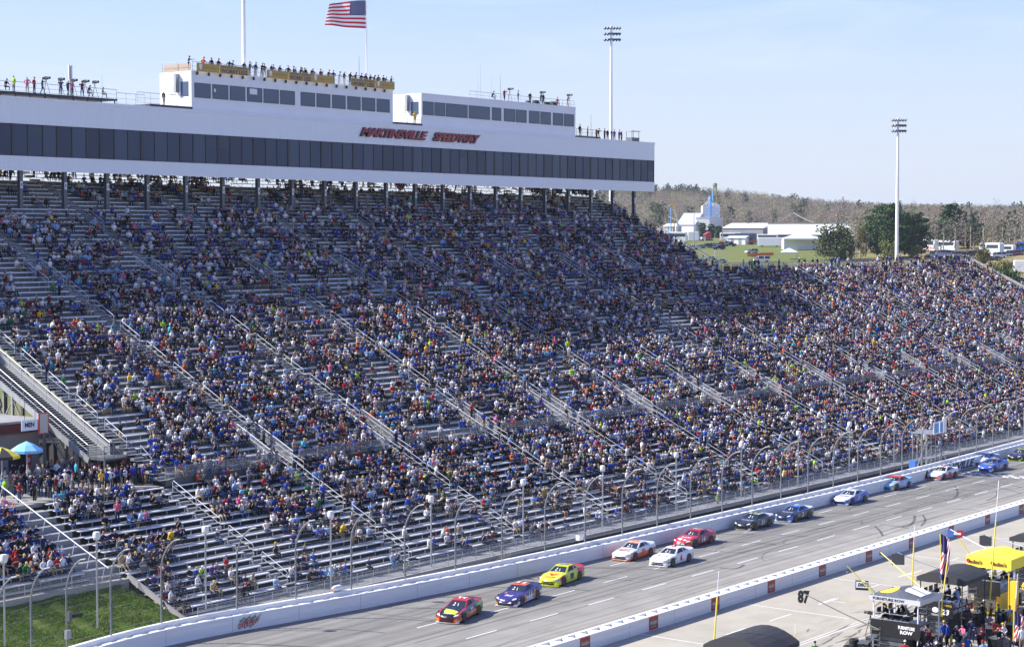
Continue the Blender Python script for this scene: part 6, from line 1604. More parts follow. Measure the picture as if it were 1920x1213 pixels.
for k in range(26):
    bx = r5.choice([(117.5, 54.0), (122.5, 56.5), (127, 54.6), (131.5, 56.5), (136.5, 54.6), (141, 57), (121, 53.2), (125, 52.6), (131, 53.4)])
    x, y = bx[0] + r5.uniform(-1.8, 1.8), bx[1] + r5.uniform(-.9, .9)
    if any((x - a) ** 2 + (y - b) ** 2 < .35 for a, b in sp5): continue
    sp5.append((x, y)); pz = r5.choice(['stand', 'stand_hips', 'stand_cross', 'stand_face', 'stand_rail', 'walk'])
    pw_ = {'stand': 'standing', 'stand_hips': 'hands on hips', 'stand_cross': 'arms crossed', 'stand_face': 'hand to face', 'stand_rail': 'bending', 'walk': 'walking'}[pz]; near = min((abs(x - c), n_) for c, n_ in ((118, 'slate canopied box'), (127, 'number 23 box'), (136.5, 'yellow box'), (142, 'yellow box far side')))[1]
    def mk():
        sh_, ht, pa = r5.choice(['black', 'black', 'navy', 'charcoal', 'grey', 'white', 'royal blue', 'dark red', 'yellow', 'tan']), r5.choice(['black', 'white', 'navy', 'red', 'yellow', None]), r5.choice(['black trousers', 'dark jeans', 'grey trousers', 'khaki trousers'])
        return sh_, ht, pa, '%s shirt, %s, %s, %s behind the %s' % (sh_, ht + ' cap' if ht else 'bare head', pa, pw_, near)
    sh_, ht, pa, lab = uniq(mk); person(pz, (x, y, .006), r5.uniform(-1, 1) + (0 if r5.random() < .7 else pi), sh_, ht, lab, 'pit crew and guests', pa, scale=1.03, sleeve=True)
def on_deck(xs, label, z=2.35, y0=56.2):
    for k, (x, y, sh_, ht) in enumerate(xs):
        person('sit_lap' if k % 2 else 'sit_lean', (x, y, z + .5), rng.normal(0, .2), sh_, ht, label % ORD[k + 1], 'crew seated on pit box decks', scale=1.03, sleeve=True)
on_deck([(117.55, 57.5, 'black', 'black'), (117.6, 56.7, 'black', None), (117.6, 55.9, 'grey', 'white'), (118.6, 55.8, 'navy', 'yellow'), (118.7, 56.8, 'black', 'black')], '{shirt} shirt and {hat}, %s seated under the slate grey canopy')
on_deck([(126.2, 57.6, 'black', None), (126.3, 56.8, 'navy', 'black'), (126.3, 56.1, 'light blue', None), (127.4, 56.5, 'black', 'yellow')], '{shirt} shirt and {hat}, %s seated above the number 23 panel')
on_deck([(135.6, 58.0, 'tan', None), (135.7, 57.2, 'white', 'white'), (135.7, 56.3, 'black', 'yellow'), (137.0, 56.4, 'royal blue', None)], '{shirt} shirt and {hat}, %s seated under the yellow canopy')
# equipment on the ground
def toolcart(lab, x, y, rz, col, h=1.0):
    t = thing('tool_cart', lab, 'tool cart', (x, y, .006), rz)
    MB().box(-.6, .6, -.35, .35, .15, h).build('cabinet', col, t, world=False); MB().box(-.63, .63, -.38, .38, h, h + .05).build('worktop', STEELGREY, t, world=False)
    for k in range(3): MB().box(-.55, .55, -.37, -.35, .2 + k * (h - .2) / 3, .16 + (k + 1) * (h - .2) / 3).build('drawer', DARKSTEEL, t, world=False)
    for sx in (-.5, .5):
        for sy in (-.28, .28):
            w = MB(); w.lathe([(.001, -.03), (.075, -.03), (.075, .03), (.001, .03)], n=8); w.v = [(p[0] + sx, p[2] + sy, p[1] + .075) for p in w.v]; w.build('castor', RUBBER, t, world=False)
p = G(1620, 1212, .6); toolcart('low black tool cart left of the pit ladder', p[0], p[1], .3, CAB, .9); p = G(1640, 1206, .6); toolcart('dark grey tool cart with orange marker beside the ladder', p[0], p[1], -.2, DARKSTEEL, 1.1)
p = G(1665, 1212, .6); toolcart('red tool cart at the bottom edge near the ladder', p[0], p[1], .1, REDP, .8); p = G(1880, 1206, .5); toolcart('long grey equipment cart at the lower right corner', p[0], p[1], .6, STEELGREY, .9)
for k, (x, y) in enumerate([(121.5, 55.6), (122.6, 57.2), (123.0, 54.4), (119.4, 53.2), (126.4, 53.6), (130.9, 56.6), (131.8, 58.0), (132.6, 55.2), (128.6, 52.8), (133.9, 53.4), (137.6, 53.9), (140.6, 57.4), (141.6, 55.6), (123.4, 51.9)]):
    toolcart('black tool cart standing among the crew behind the pit boxes', x, y, rk.uniform(-.5, .5), CAB, 1.05); bpy.data.objects[COL.objects[-1].parent.name]['group'] = 'black tool carts behind the pit boxes'
def tyre_stack(lab, x, y, n):
    t = thing('tyre_stack', lab, 'tyres', (x, y, .006))
    for k in range(n):
        m = MB(); m.lathe([(.19, .01), (.33, .0), (.36, .06), (.36, .24), (.33, .30), (.19, .29), (.17, .15), (.19, .01)], n=18, caps=False); m.v = [(p[0] + .02 * (k % 2), p[1], p[2] + .305 * k) for p in m.v]; m.build('tyre', RUBBER, t, world=False)
p = G(1601, 1213, .3); tyre_stack('stack of three race tyres at the bottom edge', p[0], p[1], 3); p = G(1590, 1218, .3); tyre_stack('stack of two race tyres at the bottom edge', p[0], p[1], 2); p = G(1758, 1190, .3); tyre_stack('stack of four race tyres in the shade behind the crew', p[0] + 2, p[1] + 1, 4)
def tripod(lab, x, y, z, rz, h=1.55, big=False):
    t = thing('tripod_camera', lab, 'camera', (x, y, z), rz)
    for k in range(3):
        a = k * 2 * pi / 3 + .4; MB().pipe([(0, 0, h), (cos(a) * .42, sin(a) * .42, .0)], .025, 5).build('leg', DARKSTEEL, t, world=False)
    c = MB(); s = 1.35 if big else 1.0; c.box(-.09 * s, .09 * s, -.22 * s, .18 * s, h + .03, h + .27 * s); c = c.build('camera_body', BLACK, t, world=False)
    m = MB(); m.pipe([(0, .18 * s, h + .15 * s), (0, .5 * s, h + .15 * s)], [.09 * s, .11 * s], 8); m.build('lens', BLACK, c, world=True) if False else m.build('lens', BLACK, t, world=False)
p = G(1634, 1197, .0); tripod('black camera on tripod standing behind the tool carts', p[0] + 1, p[1] + .6, .006, 0)
t = thing('step_ladder', 'black A-frame step ladder standing below the number 23 panel', 'ladder', tuple(G(1822, 1200, 0)))
b = Vector(G(1822, 1198, 0)); tp = b + Vector((.5, .9, 2.9)); L_ = Vector((-.55, .35, 0))
for nm, s in (('front_rail', -1), ('front_rail', 1)): MB().pipe([b + L_ * s * .9, tp + L_ * s * .35], .04, 5).build(nm, BLACK, t)
for nm, s in (('rear_rail', -1), ('rear_rail', 1)): MB().pipe([b + Vector((1.1, 1.5, 0)) + L_ * s * .9, tp + L_ * s * .35], .035, 5).build(nm, BLACK, t)
for k in range(1, 8): q = k / 8; MB().pipe([(b + L_ * -.9).lerp(tp - L_ * .35, q), (b + L_ * .9).lerp(tp + L_ * .35, q)], .03, 5).build('rung', DARKSTEEL, t)
for k, (px, py) in enumerate(((1806, 1141), (1815, 1137), (1820, 1136))):
    p = G(px, py, 1.0); c = thing('fuel_can', ['red fuel can leftmost of three held behind the ladder', 'red fuel can in the middle of three behind the ladder', 'red fuel can rightmost of three behind the ladder'][k], 'fuel can', (p[0], p[1], .82), .3 * k, 'red fuel cans')
    m = MB(); m.lathe([(.001, 0), (.17, 0), (.19, .08), (.19, .5), (.08, .68), (.05, .75), (.001, .75)], n=12); m.build('can', REDT, c, world=False); MB().pipe([(.1, 0, .6), (.2, 0, .62), (.2, 0, .35)], .025, 5).build('handle', BLACK, c, world=False)
tag(MB().box(*sorted((float(G(1800, 1141, 0)[0]) - .2, float(G(1822, 1136, 0)[0]) + .6)), float(G(1815, 1138, 1)[1]) - .6, float(G(1815, 1138, 1)[1]) + .6, .5, .8).build('bench_table', STEELGREY), 'grey low table holding red fuel cans behind the ladder', 'table')

# ------------------------------------------------------------------ people on the roof, the camera deck and the concourse
hx = [390, 412, 455, 478, 500, 533, 590, 628, 700, 720, 742, 763, 785, 803, 832, 873, 905, 940, 962, 985, 1030, 1052, 1072, 1105, 1124, 1142, 1160, 1176, 1203, 1238, 1272, 1303, 1330, 1350, 1370, 1430, 1450, 1472, 1495, 1515, 1535, 1550, 1575, 1600, 1614, 1630, 1646, 1662, 1676, 1692, 1708, 1722, 1745, 1778, 1800]
poses_r = ['stand_rail', 'stand_cross', 'stand', 'stand_face', 'stand_rail', 'stand_point', 'stand_hips']
for k, x in enumerate(hx):
    X_ = float(PY(280 + x / 4, 125, TY + .9)[0]); sh_ = ['black', 'navy', 'black', 'charcoal', 'black', 'grey'][k % 6] if k not in (0, 13) else ['orange', 'royal blue'][k > 0]
    person(poses_r[k % 7], (X_, TY + .65 + .5 * (k % 2), 49.96), pi + rng.normal(0, .5), sh_, ['black', None, 'navy', 'white', 'red'][k % 5], '{shirt} shirt and {hat}, ' + (ORD[k + 1] + ' from left' if k < 30 else ORD[len(hx) - k] + ' from right') + ' along the banner rail', 'people along the roof banner rail', sleeve=True, scale=1.05)
person('stand_point', (float(PY(360, 120, TY + .6)[0]) - .2, TY + 1.0, 49.96), 1.2 + pi, 'black', 'black', 'black shirt and cap leaning at the left corner of the banner roof', 'people along the roof banner rail', scale=1.05)
person('stand', (float(PY(309, 180, TY + 1)[0]), TY + 1.2, TZ1 + .31), pi, 'black', None, 'black shirt and khaki trousers standing on the catwalk by the sunlit wall', None, 'khaki trousers', scale=1.03)
DK = [(26, 'stand', 'lime green', 'white', 'in lime vest leftmost on the camera deck'), (51, 'stand_hips', 'pink', None, 'in pink shirt second from left on the camera deck'), (64, 'stand', 'red', 'red', 'in red shirt and red cap on the camera deck'), (79, 'stand_cam', 'black', 'black', 'in black shirt aiming a camera beside the red shirt'), (114, 'stand_cam', 'purple', None, 'in purple shirt working a tripod camera on the deck'), (127, 'stand_cam', 'navy', None, 'in navy shirt left of the lattice mast foot'), (135, 'stand_face', 'pink', 'navy', 'in pink shirt and navy cap right of the lattice mast foot'), (154, 'stand_cam', 'dark red', 'black', 'in dark red shirt filming near the deck end'), (165, 'sit_lean', 'black', 'black', 'in black crouching near the deck end'), (192, 'sit_lap', 'charcoal', None, 'in charcoal seated at the deck end by the thin mast'), (10, 'sit_lean', 'black', 'black', 'in black crouching at the left picture edge of the deck')]
for px, pz, sh_, ht, lab in DK:
    X_ = float(PY(px, 165, TY + 1.4)[0]); person(pz, (X_, TY + 1.4, 45.86 + (.45 if 'sit' in pz else 0)), pi + rng.normal(0, .5), sh_, ht, 'person ' + lab, 'camera crew on the left deck', scale=1.05)
for px, lab in ((87, 'second camera tripod from left on the deck'), (114, 'camera tripod used by the purple shirted operator'), (138, 'camera tripod right of the lattice mast'), (160, 'camera tripod near the deck end'), (178, 'unattended camera tripod at the deck end')):
    tripod('black ' + lab, float(PY(px, 165, TY + .95)[0]), TY + 1.0, 45.86, pi, 1.6, True)
R2 = [(725, 'sit_lean', 'black', 'crouching leftmost on the right roof box'), (808, 'stand_cam', 'dark red', 'standing by a big camera on the right roof box'), (900, 'stand_cross', 'navy', 'standing third from left on the right roof box'), (980, 'stand', 'navy', 'standing alone mid roof on the right box'), (1050, 'stand_cam', 'charcoal', 'operating a camera beside the pair of cases'), (1068, 'stand', 'black', 'close behind the camera operator on the right roof box'), (1162, 'sit_lap', 'red', 'in red sitting beside a black case on the right roof box'), (1230, 'stand_cam', 'grey', 'operating the rightmost camera on the right roof box')]
for k, (x, pz, sh_, lab) in enumerate(R2):
    X_ = float(PY(720 + x / 3.567, 185, TY + 1.1)[0]); person(pz, (X_, TY + 1.2, 49.86 + (.45 if 'sit' in pz else 0)), pi + rng.normal(0, .4), sh_, ['black', None, 'navy', 'white'][k % 4], '{shirt} shirt, ' + lab, 'crew on the right roof box', scale=1.05)
for x, lab in ((840, 'tall camera tripod with fan shade on the right roof box'), (1055, 'camera tripod in the middle of the right roof box'), (1235, 'rightmost camera tripod on the right roof box')):
    tripod('black ' + lab, float(PY(720 + x / 3.567, 185, TY + .8)[0]), TY + .8, 49.86, pi, 1.7, True)
for x, w in ((1015, 1.0), (1090, .8), (1135, 1.1), (965, .7)):
    X_ = float(PY(720 + x / 3.567, 185, TY + 1)[0]); t = thing('equipment_case', ['black equipment case left of the middle tripod', 'small black case right of the middle tripod', 'large black case beside the red seated person', 'smallest black case on the right roof box'][[1015, 1090, 1135, 965].index(x)], 'case', (X_, TY + 1, 49.86))
    MB().box(-w / 2, w / 2, -.3, .3, 0, .55 * w).build('body', BLACK, t, world=False); MB().box(-w / 2, w / 2, -.3, .3, .56 * w, .62 * w).build('lid', DARKSTEEL, t, world=False)
RE = [(1310, 'stand', 'black', 'leftmost on the low roof right of the box'), (1372, 'stand', 'yellow', 'in yellow on the low roof by the jointed mast'), (1420, 'stand_face', 'black', 'standing tall on the dark catwalk'), (1445, 'stand_cam', 'black', 'right next to the tall figure on the catwalk'), (1475, 'stand_cross', 'charcoal', 'left of the floodlight mast on the low roof'), (1505, 'stand', 'black', 'just left of the floodlight mast foot'), (1522, 'stand_hips', 'navy', 'in front of the floodlight mast foot'), (1550, 'stand', 'purple', 'in purple right of the floodlight mast'), (1572, 'stand_point', 'charcoal', 'holding a pole right of the purple shirt'), (1598, 'stand', 'navy', 'last in line nearest the small canopy')]
for k, (x, pz, sh_, lab) in enumerate(RE):
    X_ = float(PY(720 + x / 3.567, 245, TY + 1.0)[0]); hgt = TZ1 + .27 if X_ < 238 else TZ1 - .09
    person(pz, (X_, TY + 1.0 + .3 * (k % 2), hgt), pi + rng.normal(0, .6), sh_, ['black', 'white', None, 'navy'][k % 4], '{shirt} shirt, ' + lab, 'people on the low roof at the tower end', scale=1.05)
X_ = float(PY(1188, 255, TY + 1)[0]); t = thing('roof_cart', 'small open cart with grey canopy at the right end of the tower roof', 'cart', (X_, TY + 1.2, TZ1 - .09))
MB().box(-1.1, 1.1, -.6, .6, .15, .75).build('body', STEELGREY, t, world=False); MB().box(-1.3, 1.3, -.75, .75, 1.75, 1.85).build('roof', GALV, t, world=False)
for x in (-1, 1):
    for y in (-.55, .55): MB().pipe([(x, y, .7), (x, y, 1.76)], .04, 5).build('post', DARKSTEEL, t, world=False)
X_ = float(PY(778, 205, TY + 1)[0]); person('walk', (X_, TY + 1.0, TZ1 + .31), 2.2, 'yellow', None, 'person in yellow shirt on the catwalk between the roof boxes', scale=1.03)
CC = [(30, 60, 'white'), (62, 85, 'grey'), (100, 105, 'dark red'), (122, 75, 'grey'), (205, 95, 'navy'), (232, 125, 'purple'), (245, 40, 'white'), (275, 40, 'tan'), (300, 18, 'dark red'), (332, 14, 'grey'), (378, 58, 'navy'), (366, 20, 'white'), (420, 75, 'white'), (402, 120, 'dark red'), (462, 108, 'tan'), (490, 20, 'turquoise'), (522, 62, 'navy'), (548, 45, 'charcoal'), (596, 18, 'pink'), (650, 75, 'yellow'), (690, 72, 'royal blue'), (745, 52, 'red'), (800, 25, 'black'), (838, 20, 'navy'), (900, 22, 'green'), (955, 30, 'charcoal'), (1062, 40, 'royal blue'), (15, 110, 'light blue'), (150, 40, 'black'), (185, 55, 'grey'), (355, 110, 'light blue'), (610, 60, 'black'), (720, 70, 'white'), (785, 60, 'navy'), (445, 35, 'royal blue'), (260, 100, 'black'), (500, 105, 'grey'), (315, 75, 'black'), (75, 40, 'navy'), (400, 10, 'grey')]
for k, (x, y, sh_) in enumerate(CC):
    p = G(x / 3.435, 860 + y / 3.435, 8.42 + 1.8)
    pl_ = 'near the red zero sign' if x < 260 else ('below the side stair' if x > 560 else 'before the washroom doorways'); pz = ['stand', 'walk', 'stand_hips', 'stand_face', 'stand_cross'][k % 5]; pw_ = ['standing', 'walking', 'hands on hips', 'hand to face', 'arms crossed'][k % 5]
    def mk():
        ht, pa = r5.choice(['black', None, 'white', 'tan', 'red', 'navy']), r5.choice(list(PANTS)); return ht, pa, '%s shirt, %s, %s, %s %s' % (sh_, ht + ' cap' if ht else 'bare head', pa, pw_, pl_)
    ht, pa, lab = uniq(mk); person(pz, (p[0], max(p[1], 120.3), 8.43), rng.uniform(0, 2 * pi), sh_, ht, lab, 'people standing on the concourse', pa, scale=rng.uniform(1.02, 1.12))
person('stand', tuple(G(1345, 955, .35)), pi, 'lime green', 'white', 'marshal in lime vest standing behind the outer wall near the black car', None, 'khaki trousers', scale=1.05)
person('stand_rail', tuple(G(758, 1084, .5)), pi, 'lime green', 'black', 'marshal in lime shirt crouching by the wall near the bare benches', None, 'black trousers', scale=.9)
for k, (px, py, sh_) in enumerate(((1745, 806, 'white'), (1768, 806, 'white'), (1780, 812, 'grey'))):
    p = PY(px, py, 98.2); person('stand_point' if k == 0 else 'stand_rail', (p[0], 98.2, 5.31), pi, sh_, 'white', ['official in white waving from the flag stand, left', 'official in white on the flag stand, middle', 'official in grey on the flag stand, right'][k], 'officials on the flag stand', scale=1.05)

# ------------------------------------------------------------------ under the stand at the left: washroom block, signs, stalls
wb = thing('washroom_block', 'low washroom block with dark doorways and red band below the stand', 'building', (92, 131, 8.42))
MB().box(70, 101, 132, 140, 8.42, 12.6).build('wall', mat('beige_wall', (.22, .21, .19), .8, noise=(1, .15)), wb); MB().box(69.8, 101.2, 131.6, 140.2, 12.6, 13.5).build('fascia', mat('red_fascia', (.10, .02, .02), .7, noise=(.6, .4, (.2, 1, 4))), wb)
for x in (95.5, 91, 98.6, 86): MB().box(x - .9, x + .9, 131.93, 131.99, 8.42, 10.9).build('doorway', SHADOWDECK, wb)  # flat panels, the shade inside the openings is their black colour
MB().box(69.5, 101.4, 131.2, 140.4, 13.5, 13.7).build('roof', CONCG, wb)
p = PY(57, 797, 129.5); t = thing('men_sign', 'white sign reading MEN hanging under the long side stair', 'sign', tuple(p))
MB().box(p[0] - .95, p[0] + .75, 129.48, 129.52, p[2] - .45, p[2] + .5).build('panel', WHITE, t); text_at('MEN', (p[0] - .1, 129.465, p[2] + .05), (1, 0, 0), (0, 0, 1), INK, t, w=1.0, h=.42, bold=.04, depth=.01)
MB().box(p[0] + .85, p[0] + 1.9, 129.44, 129.5, p[2] - .9, p[2] + 1.0).build('list_board', REDP, t); MB().box(p[0] + .95, p[0] + 1.8, 129.42, 129.435, p[2] - .78, p[2] + .9).build('list_panel', mat('tan_print', (.5, .45, .38), .7), t)
for k in range(2): MB().pipe([(p[0] - .6 + k * 1.1, 129.5, p[2] + .5), (p[0] - .6 + k * 1.1, 129.5, p[2] + 2.2)], .025, 4).build('hanger', STEELGREY, t)
def umbrella(lab, px, py, Y, cols, r):
    p = PY(px, py, Y); t = thing('umbrella', lab, 'umbrella', (p[0], Y, 8.43)); h = p[2] - 8.43
    MB().pipe([(0, 0, 0), (0, 0, h)], .04, 6).build('pole', WHITE, t, world=False)
    for k in range(8):
        a, b = k * pi / 4, (k + 1) * pi / 4; m = MB(); rr = [(.02, 0), (r * .5, -.28), (r, -.72)]
        for (r0, z0), (r1, z1) in zip(rr[:-1], rr[1:]): m.add([(cos(a) * r0, sin(a) * r0, h + z0), (cos(b) * r0, sin(b) * r0, h + z0), (cos(b) * r1, sin(b) * r1, h + z1), (cos(a) * r1, sin(a) * r1, h + z1)], [(0, 1, 2, 3)])
        m.add([(cos(a) * r, sin(a) * r, h - .72), (cos(b) * r, sin(b) * r, h - .72), (cos(b) * r, sin(b) * r, h - .95), (cos(a) * r, sin(a) * r, h - .95)], [(0, 1, 2, 3)]); m.build('panel', cols[k % len(cols)], t, world=False)
umbrella('light blue vendor umbrella below the MEN sign', 50, 827, 126.5, [mat('sky_canvas', (.18, .48, .78), .7), mat('sky_canvas_b', (.25, .55, .82), .7)], 1.35)
umbrella('yellow and black vendor umbrella at the left picture edge', 3, 838, 126.0, [YELB, CANB], 1.5)
t = thing('vendor_stall', 'white vendor stall counter beneath the yellow and black umbrella', 'stall', (float(PY(15, 870, 126)[0]), 126.6, 8.43)); MB().box(-2.2, 1.6, -.5, .5, 0, 1.25).build('counter', mat('stall_white', (.6, .62, .6), .6), t, world=False); MB().box(-2.3, 1.7, -.6, .6, 1.25, 1.32).build('worktop', STEELGREY, t, world=False); MB().box(-2.0, -.6, -.62, -.6, .2, .9).build('menu_panel', BLACK, t, world=False)
p = G(54, 900, 8.43); t = thing('gate_sign', 'dark red sign with a white zero on a post above the rows', 'sign', (p[0], p[1], 8.43)); MB().pipe([(0, 0, 0), (0, 0, 2.0)], .04, 5).build('post', GALV, t, world=False); MB().box(-.3, .3, -.05, 0, 1.35, 2.25).build('panel', REDP, t, world=False)
text_at('0', (p[0], p[1] - .06, 8.43 + 1.8), (1, 0, 0), (0, 0, 1), WHT, t, w=.25, h=.42, depth=.01)
t = thing('trackside_camera', 'dark remote camera head on an arm fixed to a fence post by the grass', 'camera', tuple(PY(133, 1155, float(wally(78)) + .9)))
c = PY(133, 1155, float(wally(78)) + .9); MB().box(c[0] + .1, c[0] + .9, c[1] - .15, c[1] + .15, c[2] - .12, c[2] + .12).build('camera_body', BLACK, t); MB().box(c[0] - .25, c[0], c[1] - .15, c[1] + .15, c[2] - .3, c[2] + .35).build('bracket', STEELGREY, t); MB().box(c[0] - .5, c[0] - .1, c[1] - .15, c[1] + .1, c[2] - 1.5, c[2] - .9).build('junction_box', GALV, t)
# items lying on the wall and bare shrub behind it
p = G(632, 1108, 1.5); t = thing('kit_bag', 'white and orange kit bag lying on the outer wall', 'bag', (p[0], p[1], 1.5)); m = MB(); m.pipe([(-.55, 0, .2), (-.3, 0, .26), (.3, 0, .26), (.55, 0, .2)], [.16, .24, .24, .16], 8); m.build('bag', WHITE, t, world=False); MB().pipe([(-.62, .0, .18), (-.3, 0, .2)], [.1, .2], 8).build('orange_end', mat('bag_orange', (.6, .16, .05), .7), t, world=False)
p = G(1087, 1012, 1.5); t = thing('wall_box', 'white utility box on the outer wall behind the yellow car', 'box', (p[0], p[1], 1.5)); MB().box(-.35, .35, -.2, .2, 0, .55).build('case', WHITE, t, world=False); MB().box(-.38, .38, -.23, .23, .55, .6).build('lid', GALV, t, world=False)
p = G(908, 1050, .5); sh = MB(); r2 = random.Random(5)
for k in range(46):
    a = r2.uniform(0, 2 * pi); l = r2.uniform(.7, 1.9); q = Vector((p[0] + r2.uniform(-.8, .8), 100.3 + r2.uniform(-.2, .2), .35)); e = q + Vector((cos(a) * l * .8, sin(a) * l * .35, l * r2.uniform(.35, .9)))
    sh.pipe([q, q.lerp(e, .5) + Vector((0, 0, .12)), e], [.03, .02, .008], 4)
    for j in range(2): f = q.lerp(e, r2.uniform(.4, .9)); sh.pipe([f, f + Vector((r2.uniform(-.5, .5), r2.uniform(-.2, .2), r2.uniform(.1, .5)))], [.014, .005], 3)
tag(sh.build('bare_shrub', mat('grey_twig', (.23, .21, .18), .9)), 'bare grey shrub growing behind the outer wall above the purple car', 'shrub')
# ------------------------------------------------------------------ beyond the stands
def HIT(px, py, f0=380, f1=2600):
    """where the sight line through this spot of the photograph meets the terrain"""
    r = ray(px, py); fr = r[0] * cos(YAW) + r[1] * sin(YAW)
    for F in np.arange(f0, f1, 2.0):
        p = np.array([0, 0, CAMZ]) + r * (F / fr)
        if p[2] <= float(terr(p[0], p[1])): return Vector((p[0], p[1], float(terr(p[0], p[1]))))
    p = np.array([0, 0, CAMZ]) + r * (f1 / fr); return Vector((p[0], p[1], float(terr(p[0], p[1]))))
def Fof(p): return FL(p[0], p[1])[0]
def mpp(p): return Fof(p) / FPX            # metres per photograph pixel there
VIEW = Vector((cos(YAW), sin(YAW), 0)); RIGHT = Vector((sin(YAW), -cos(YAW), 0)); RZ = YAW - pi / 2

# ---- trees
def leaf_cloud(P, size, cols, jitter=.25, up=.0):
    n = len(P); a = rng.normal(size=(n, 3)); a /= np.linalg.norm(a, axis=1)[:, None]; b = rng.normal(size=(n, 3)); b -= a * (a * b).sum(1)[:, None]; b /= np.linalg.norm(b, axis=1)[:, None]
    s = (size * rng.uniform(.6, 1.4, n))[:, None]; V = np.stack([P - a * s - b * s * .6, P + a * s - b * s * .5, P + a * s * .7 + b * s * .7, P - a * s * .6 + b * s * .6], 1)
    c = np.array(cols)[rng.integers(len(cols), size=n)] * rng.uniform(1 - jitter, 1 + jitter, (n, 1)); return V, c
LEAFM = mat('leaf_tint', (.1, .2, .05), .85, attr='tint', spec=.15)
WOODM = bpy.data.materials.new('twig_tint'); WOODM.use_nodes = True; wnt = WOODM.node_tree; wnt.nodes.remove(wnt.nodes['Principled BSDF'])   # thin twigs and buds let light through
wa = wnt.nodes.new('ShaderNodeAttribute'); wa.attribute_name = 'tint'; wdf = wnt.nodes.new('ShaderNodeBsdfDiffuse'); wtl = wnt.nodes.new('ShaderNodeBsdfTranslucent'); wmx = wnt.nodes.new('ShaderNodeMixShader'); wmx.inputs[0].default_value = .5
wnt.links.new(wa.outputs['Color'], wdf.inputs['Color']); wnt.links.new(wa.outputs['Color'], wtl.inputs['Color']); wnt.links.new(wdf.outputs[0], wmx.inputs[1]); wnt.links.new(wtl.outputs[0], wmx.inputs[2]); wnt.links.new(wmx.outputs[0], wnt.nodes['Material Output'].inputs['Surface'])
BARK = mat('bark_brown', (.10, .075, .055), .95); BARKG = mat('bark_grey', (.24, .215, .19), .95)
def leaf_obj(name, V, c, parent, mt=None):
    o = bpy.data.objects.new(name, bigmesh(name, V.reshape(-1, 3), [np.arange(len(V) * 4).reshape(-1, 4)], [mt or LEAFM], fcol=c)); COL.objects.link(o)
    if parent is not None: o.parent = parent
    return o
PINEC = [(.035, .075, .022), (.05, .10, .03), (.025, .055, .02), (.07, .125, .04)]
def pine(name, lab, p, h, w, n=9000, cols=PINEC, base=.1, tiers=16, shape='cone', leaf=.3):
    t = thing(name, lab, 'tree', tuple(p)); r_ = random.Random(int(p[0]))
    tr = MB(); tr.pipe([(0, 0, -.3), (.1, .1, h * .5), (0, 0, h * .97)], [w * .035 + .12, w * .02 + .08, .04], 8)
    P = []
    for k in range(tiers):
        q = base + (1 - base) * (k + .3) / tiers
        rad = (w / 2) * ((1 - q) ** .62 * 1.05 + .05 if shape == 'cone' else math.sqrt(max(.05, 1 - ((q - .5) * 1.9) ** 2)))
        m = max(4, int(9 * (1 - q * .45)))
        for j in range(m):
            a = 2 * pi * (j + r_.random()) / m; L = rad * r_.uniform(.62, 1.08); z = h * (q + r_.uniform(-.03, .03)); tip = np.array([cos(a) * L, sin(a) * L, z + L * r_.uniform(.0, .22)])
            b0 = np.array([0, 0, z - L * .05]); tr.pipe([b0, (b0 + tip) / 2 + np.array([0, 0, -.05 * L]), tip], [.09, .05, .02], 4)
            cl = int(n / tiers / m * (1.0 if q < .9 else .6)); s = np.sqrt(rng.random(cl)); cen = b0[None] + (tip - b0)[None] * (.25 + .75 * s)[:, None]
            P.append(cen + rng.normal(size=(cl, 3)) * np.array([.16, .16, .085]) * max(.9, rad * .8))
    V, c = leaf_cloud(np.concatenate(P), leaf, cols); leaf_obj('crown', V, c, t); tr.build('trunk', BARK, t, world=False); return t
def bushy(name, lab, p, h, w, cols, n=2500, leaf=.28, cat='tree'):
    t = thing(name, lab, cat, tuple(p)); tr = MB(); tr.pipe([(0, 0, -.3), (0, 0, h * .7)], [.14, .05], 6); P = []; r_ = random.Random(int(p[0] * 7))
    for k in range(26):
        a = r_.uniform(0, 2 * pi); q = r_.uniform(.1, .92); rr = (w / 2) * math.sqrt(max(.06, 1 - ((q - .42) / .62) ** 2)) * r_.uniform(.3, .95); c0 = np.array([cos(a) * rr, sin(a) * rr, h * q]); tr.pipe([(0, 0, h * q * .6), c0], [.05, .02], 4)
        P.append(c0 + rng.normal(size=(n // 26, 3)) * w * .105)
    P = np.concatenate(P); P[:, 2] = np.maximum(P[:, 2], .05); V, c = leaf_cloud(P, leaf, cols); leaf_obj('crown', V, c, t); tr.build('trunk', BARK, t, world=False); return t
MAGC = [(.06, .085, .03), (.09, .115, .045), (.04, .06, .022), (.13, .14, .06)]; OLIVE = [(.13, .12, .045), (.17, .15, .06), (.10, .095, .035)]; LIME = [(.16, .18, .05), (.12, .15, .04), (.20, .21, .07)]
def tree_at(fn, name, lab, px, py, top, wpx, f0=400, **k):
    p = HIT(px, py, f0); s = mpp(p); return fn(name, lab, p, (py - top) * s, wpx * s, **k)
tree_at(pine, 'pine_tree', 'broad dark pine directly behind the right floodlight mast', 1668, 484, 384, 95, n=11000, tiers=14, shape='round')
tree_at(pine, 'pine_tree', 'dark pine overlapping the floodlight mast pine on its right', 1714, 482, 402, 62, n=6000, tiers=12, shape='round')
tree_at(pine, 'pine_tree', 'tall pointed dark green pine left of the motorhomes', 1782, 466, 383, 78, n=10000, tiers=15)
tree_at(pine, 'pine_tree', 'lower dark pine joined to the right of the pointed pine', 1815, 466, 412, 56, n=6000, tiers=11, shape='round')
tree_at(bushy, 'magnolia_tree', 'rounded glossy magnolia in front of the white tents', 1563, 488, 430, 72, cols=MAGC, n=6500, leaf=.34)
tree_at(bushy, 'small_tree', 'thin brownish young tree left of the dark pines', 1614, 485, 425, 24, cols=OLIVE, n=1300, leaf=.2)
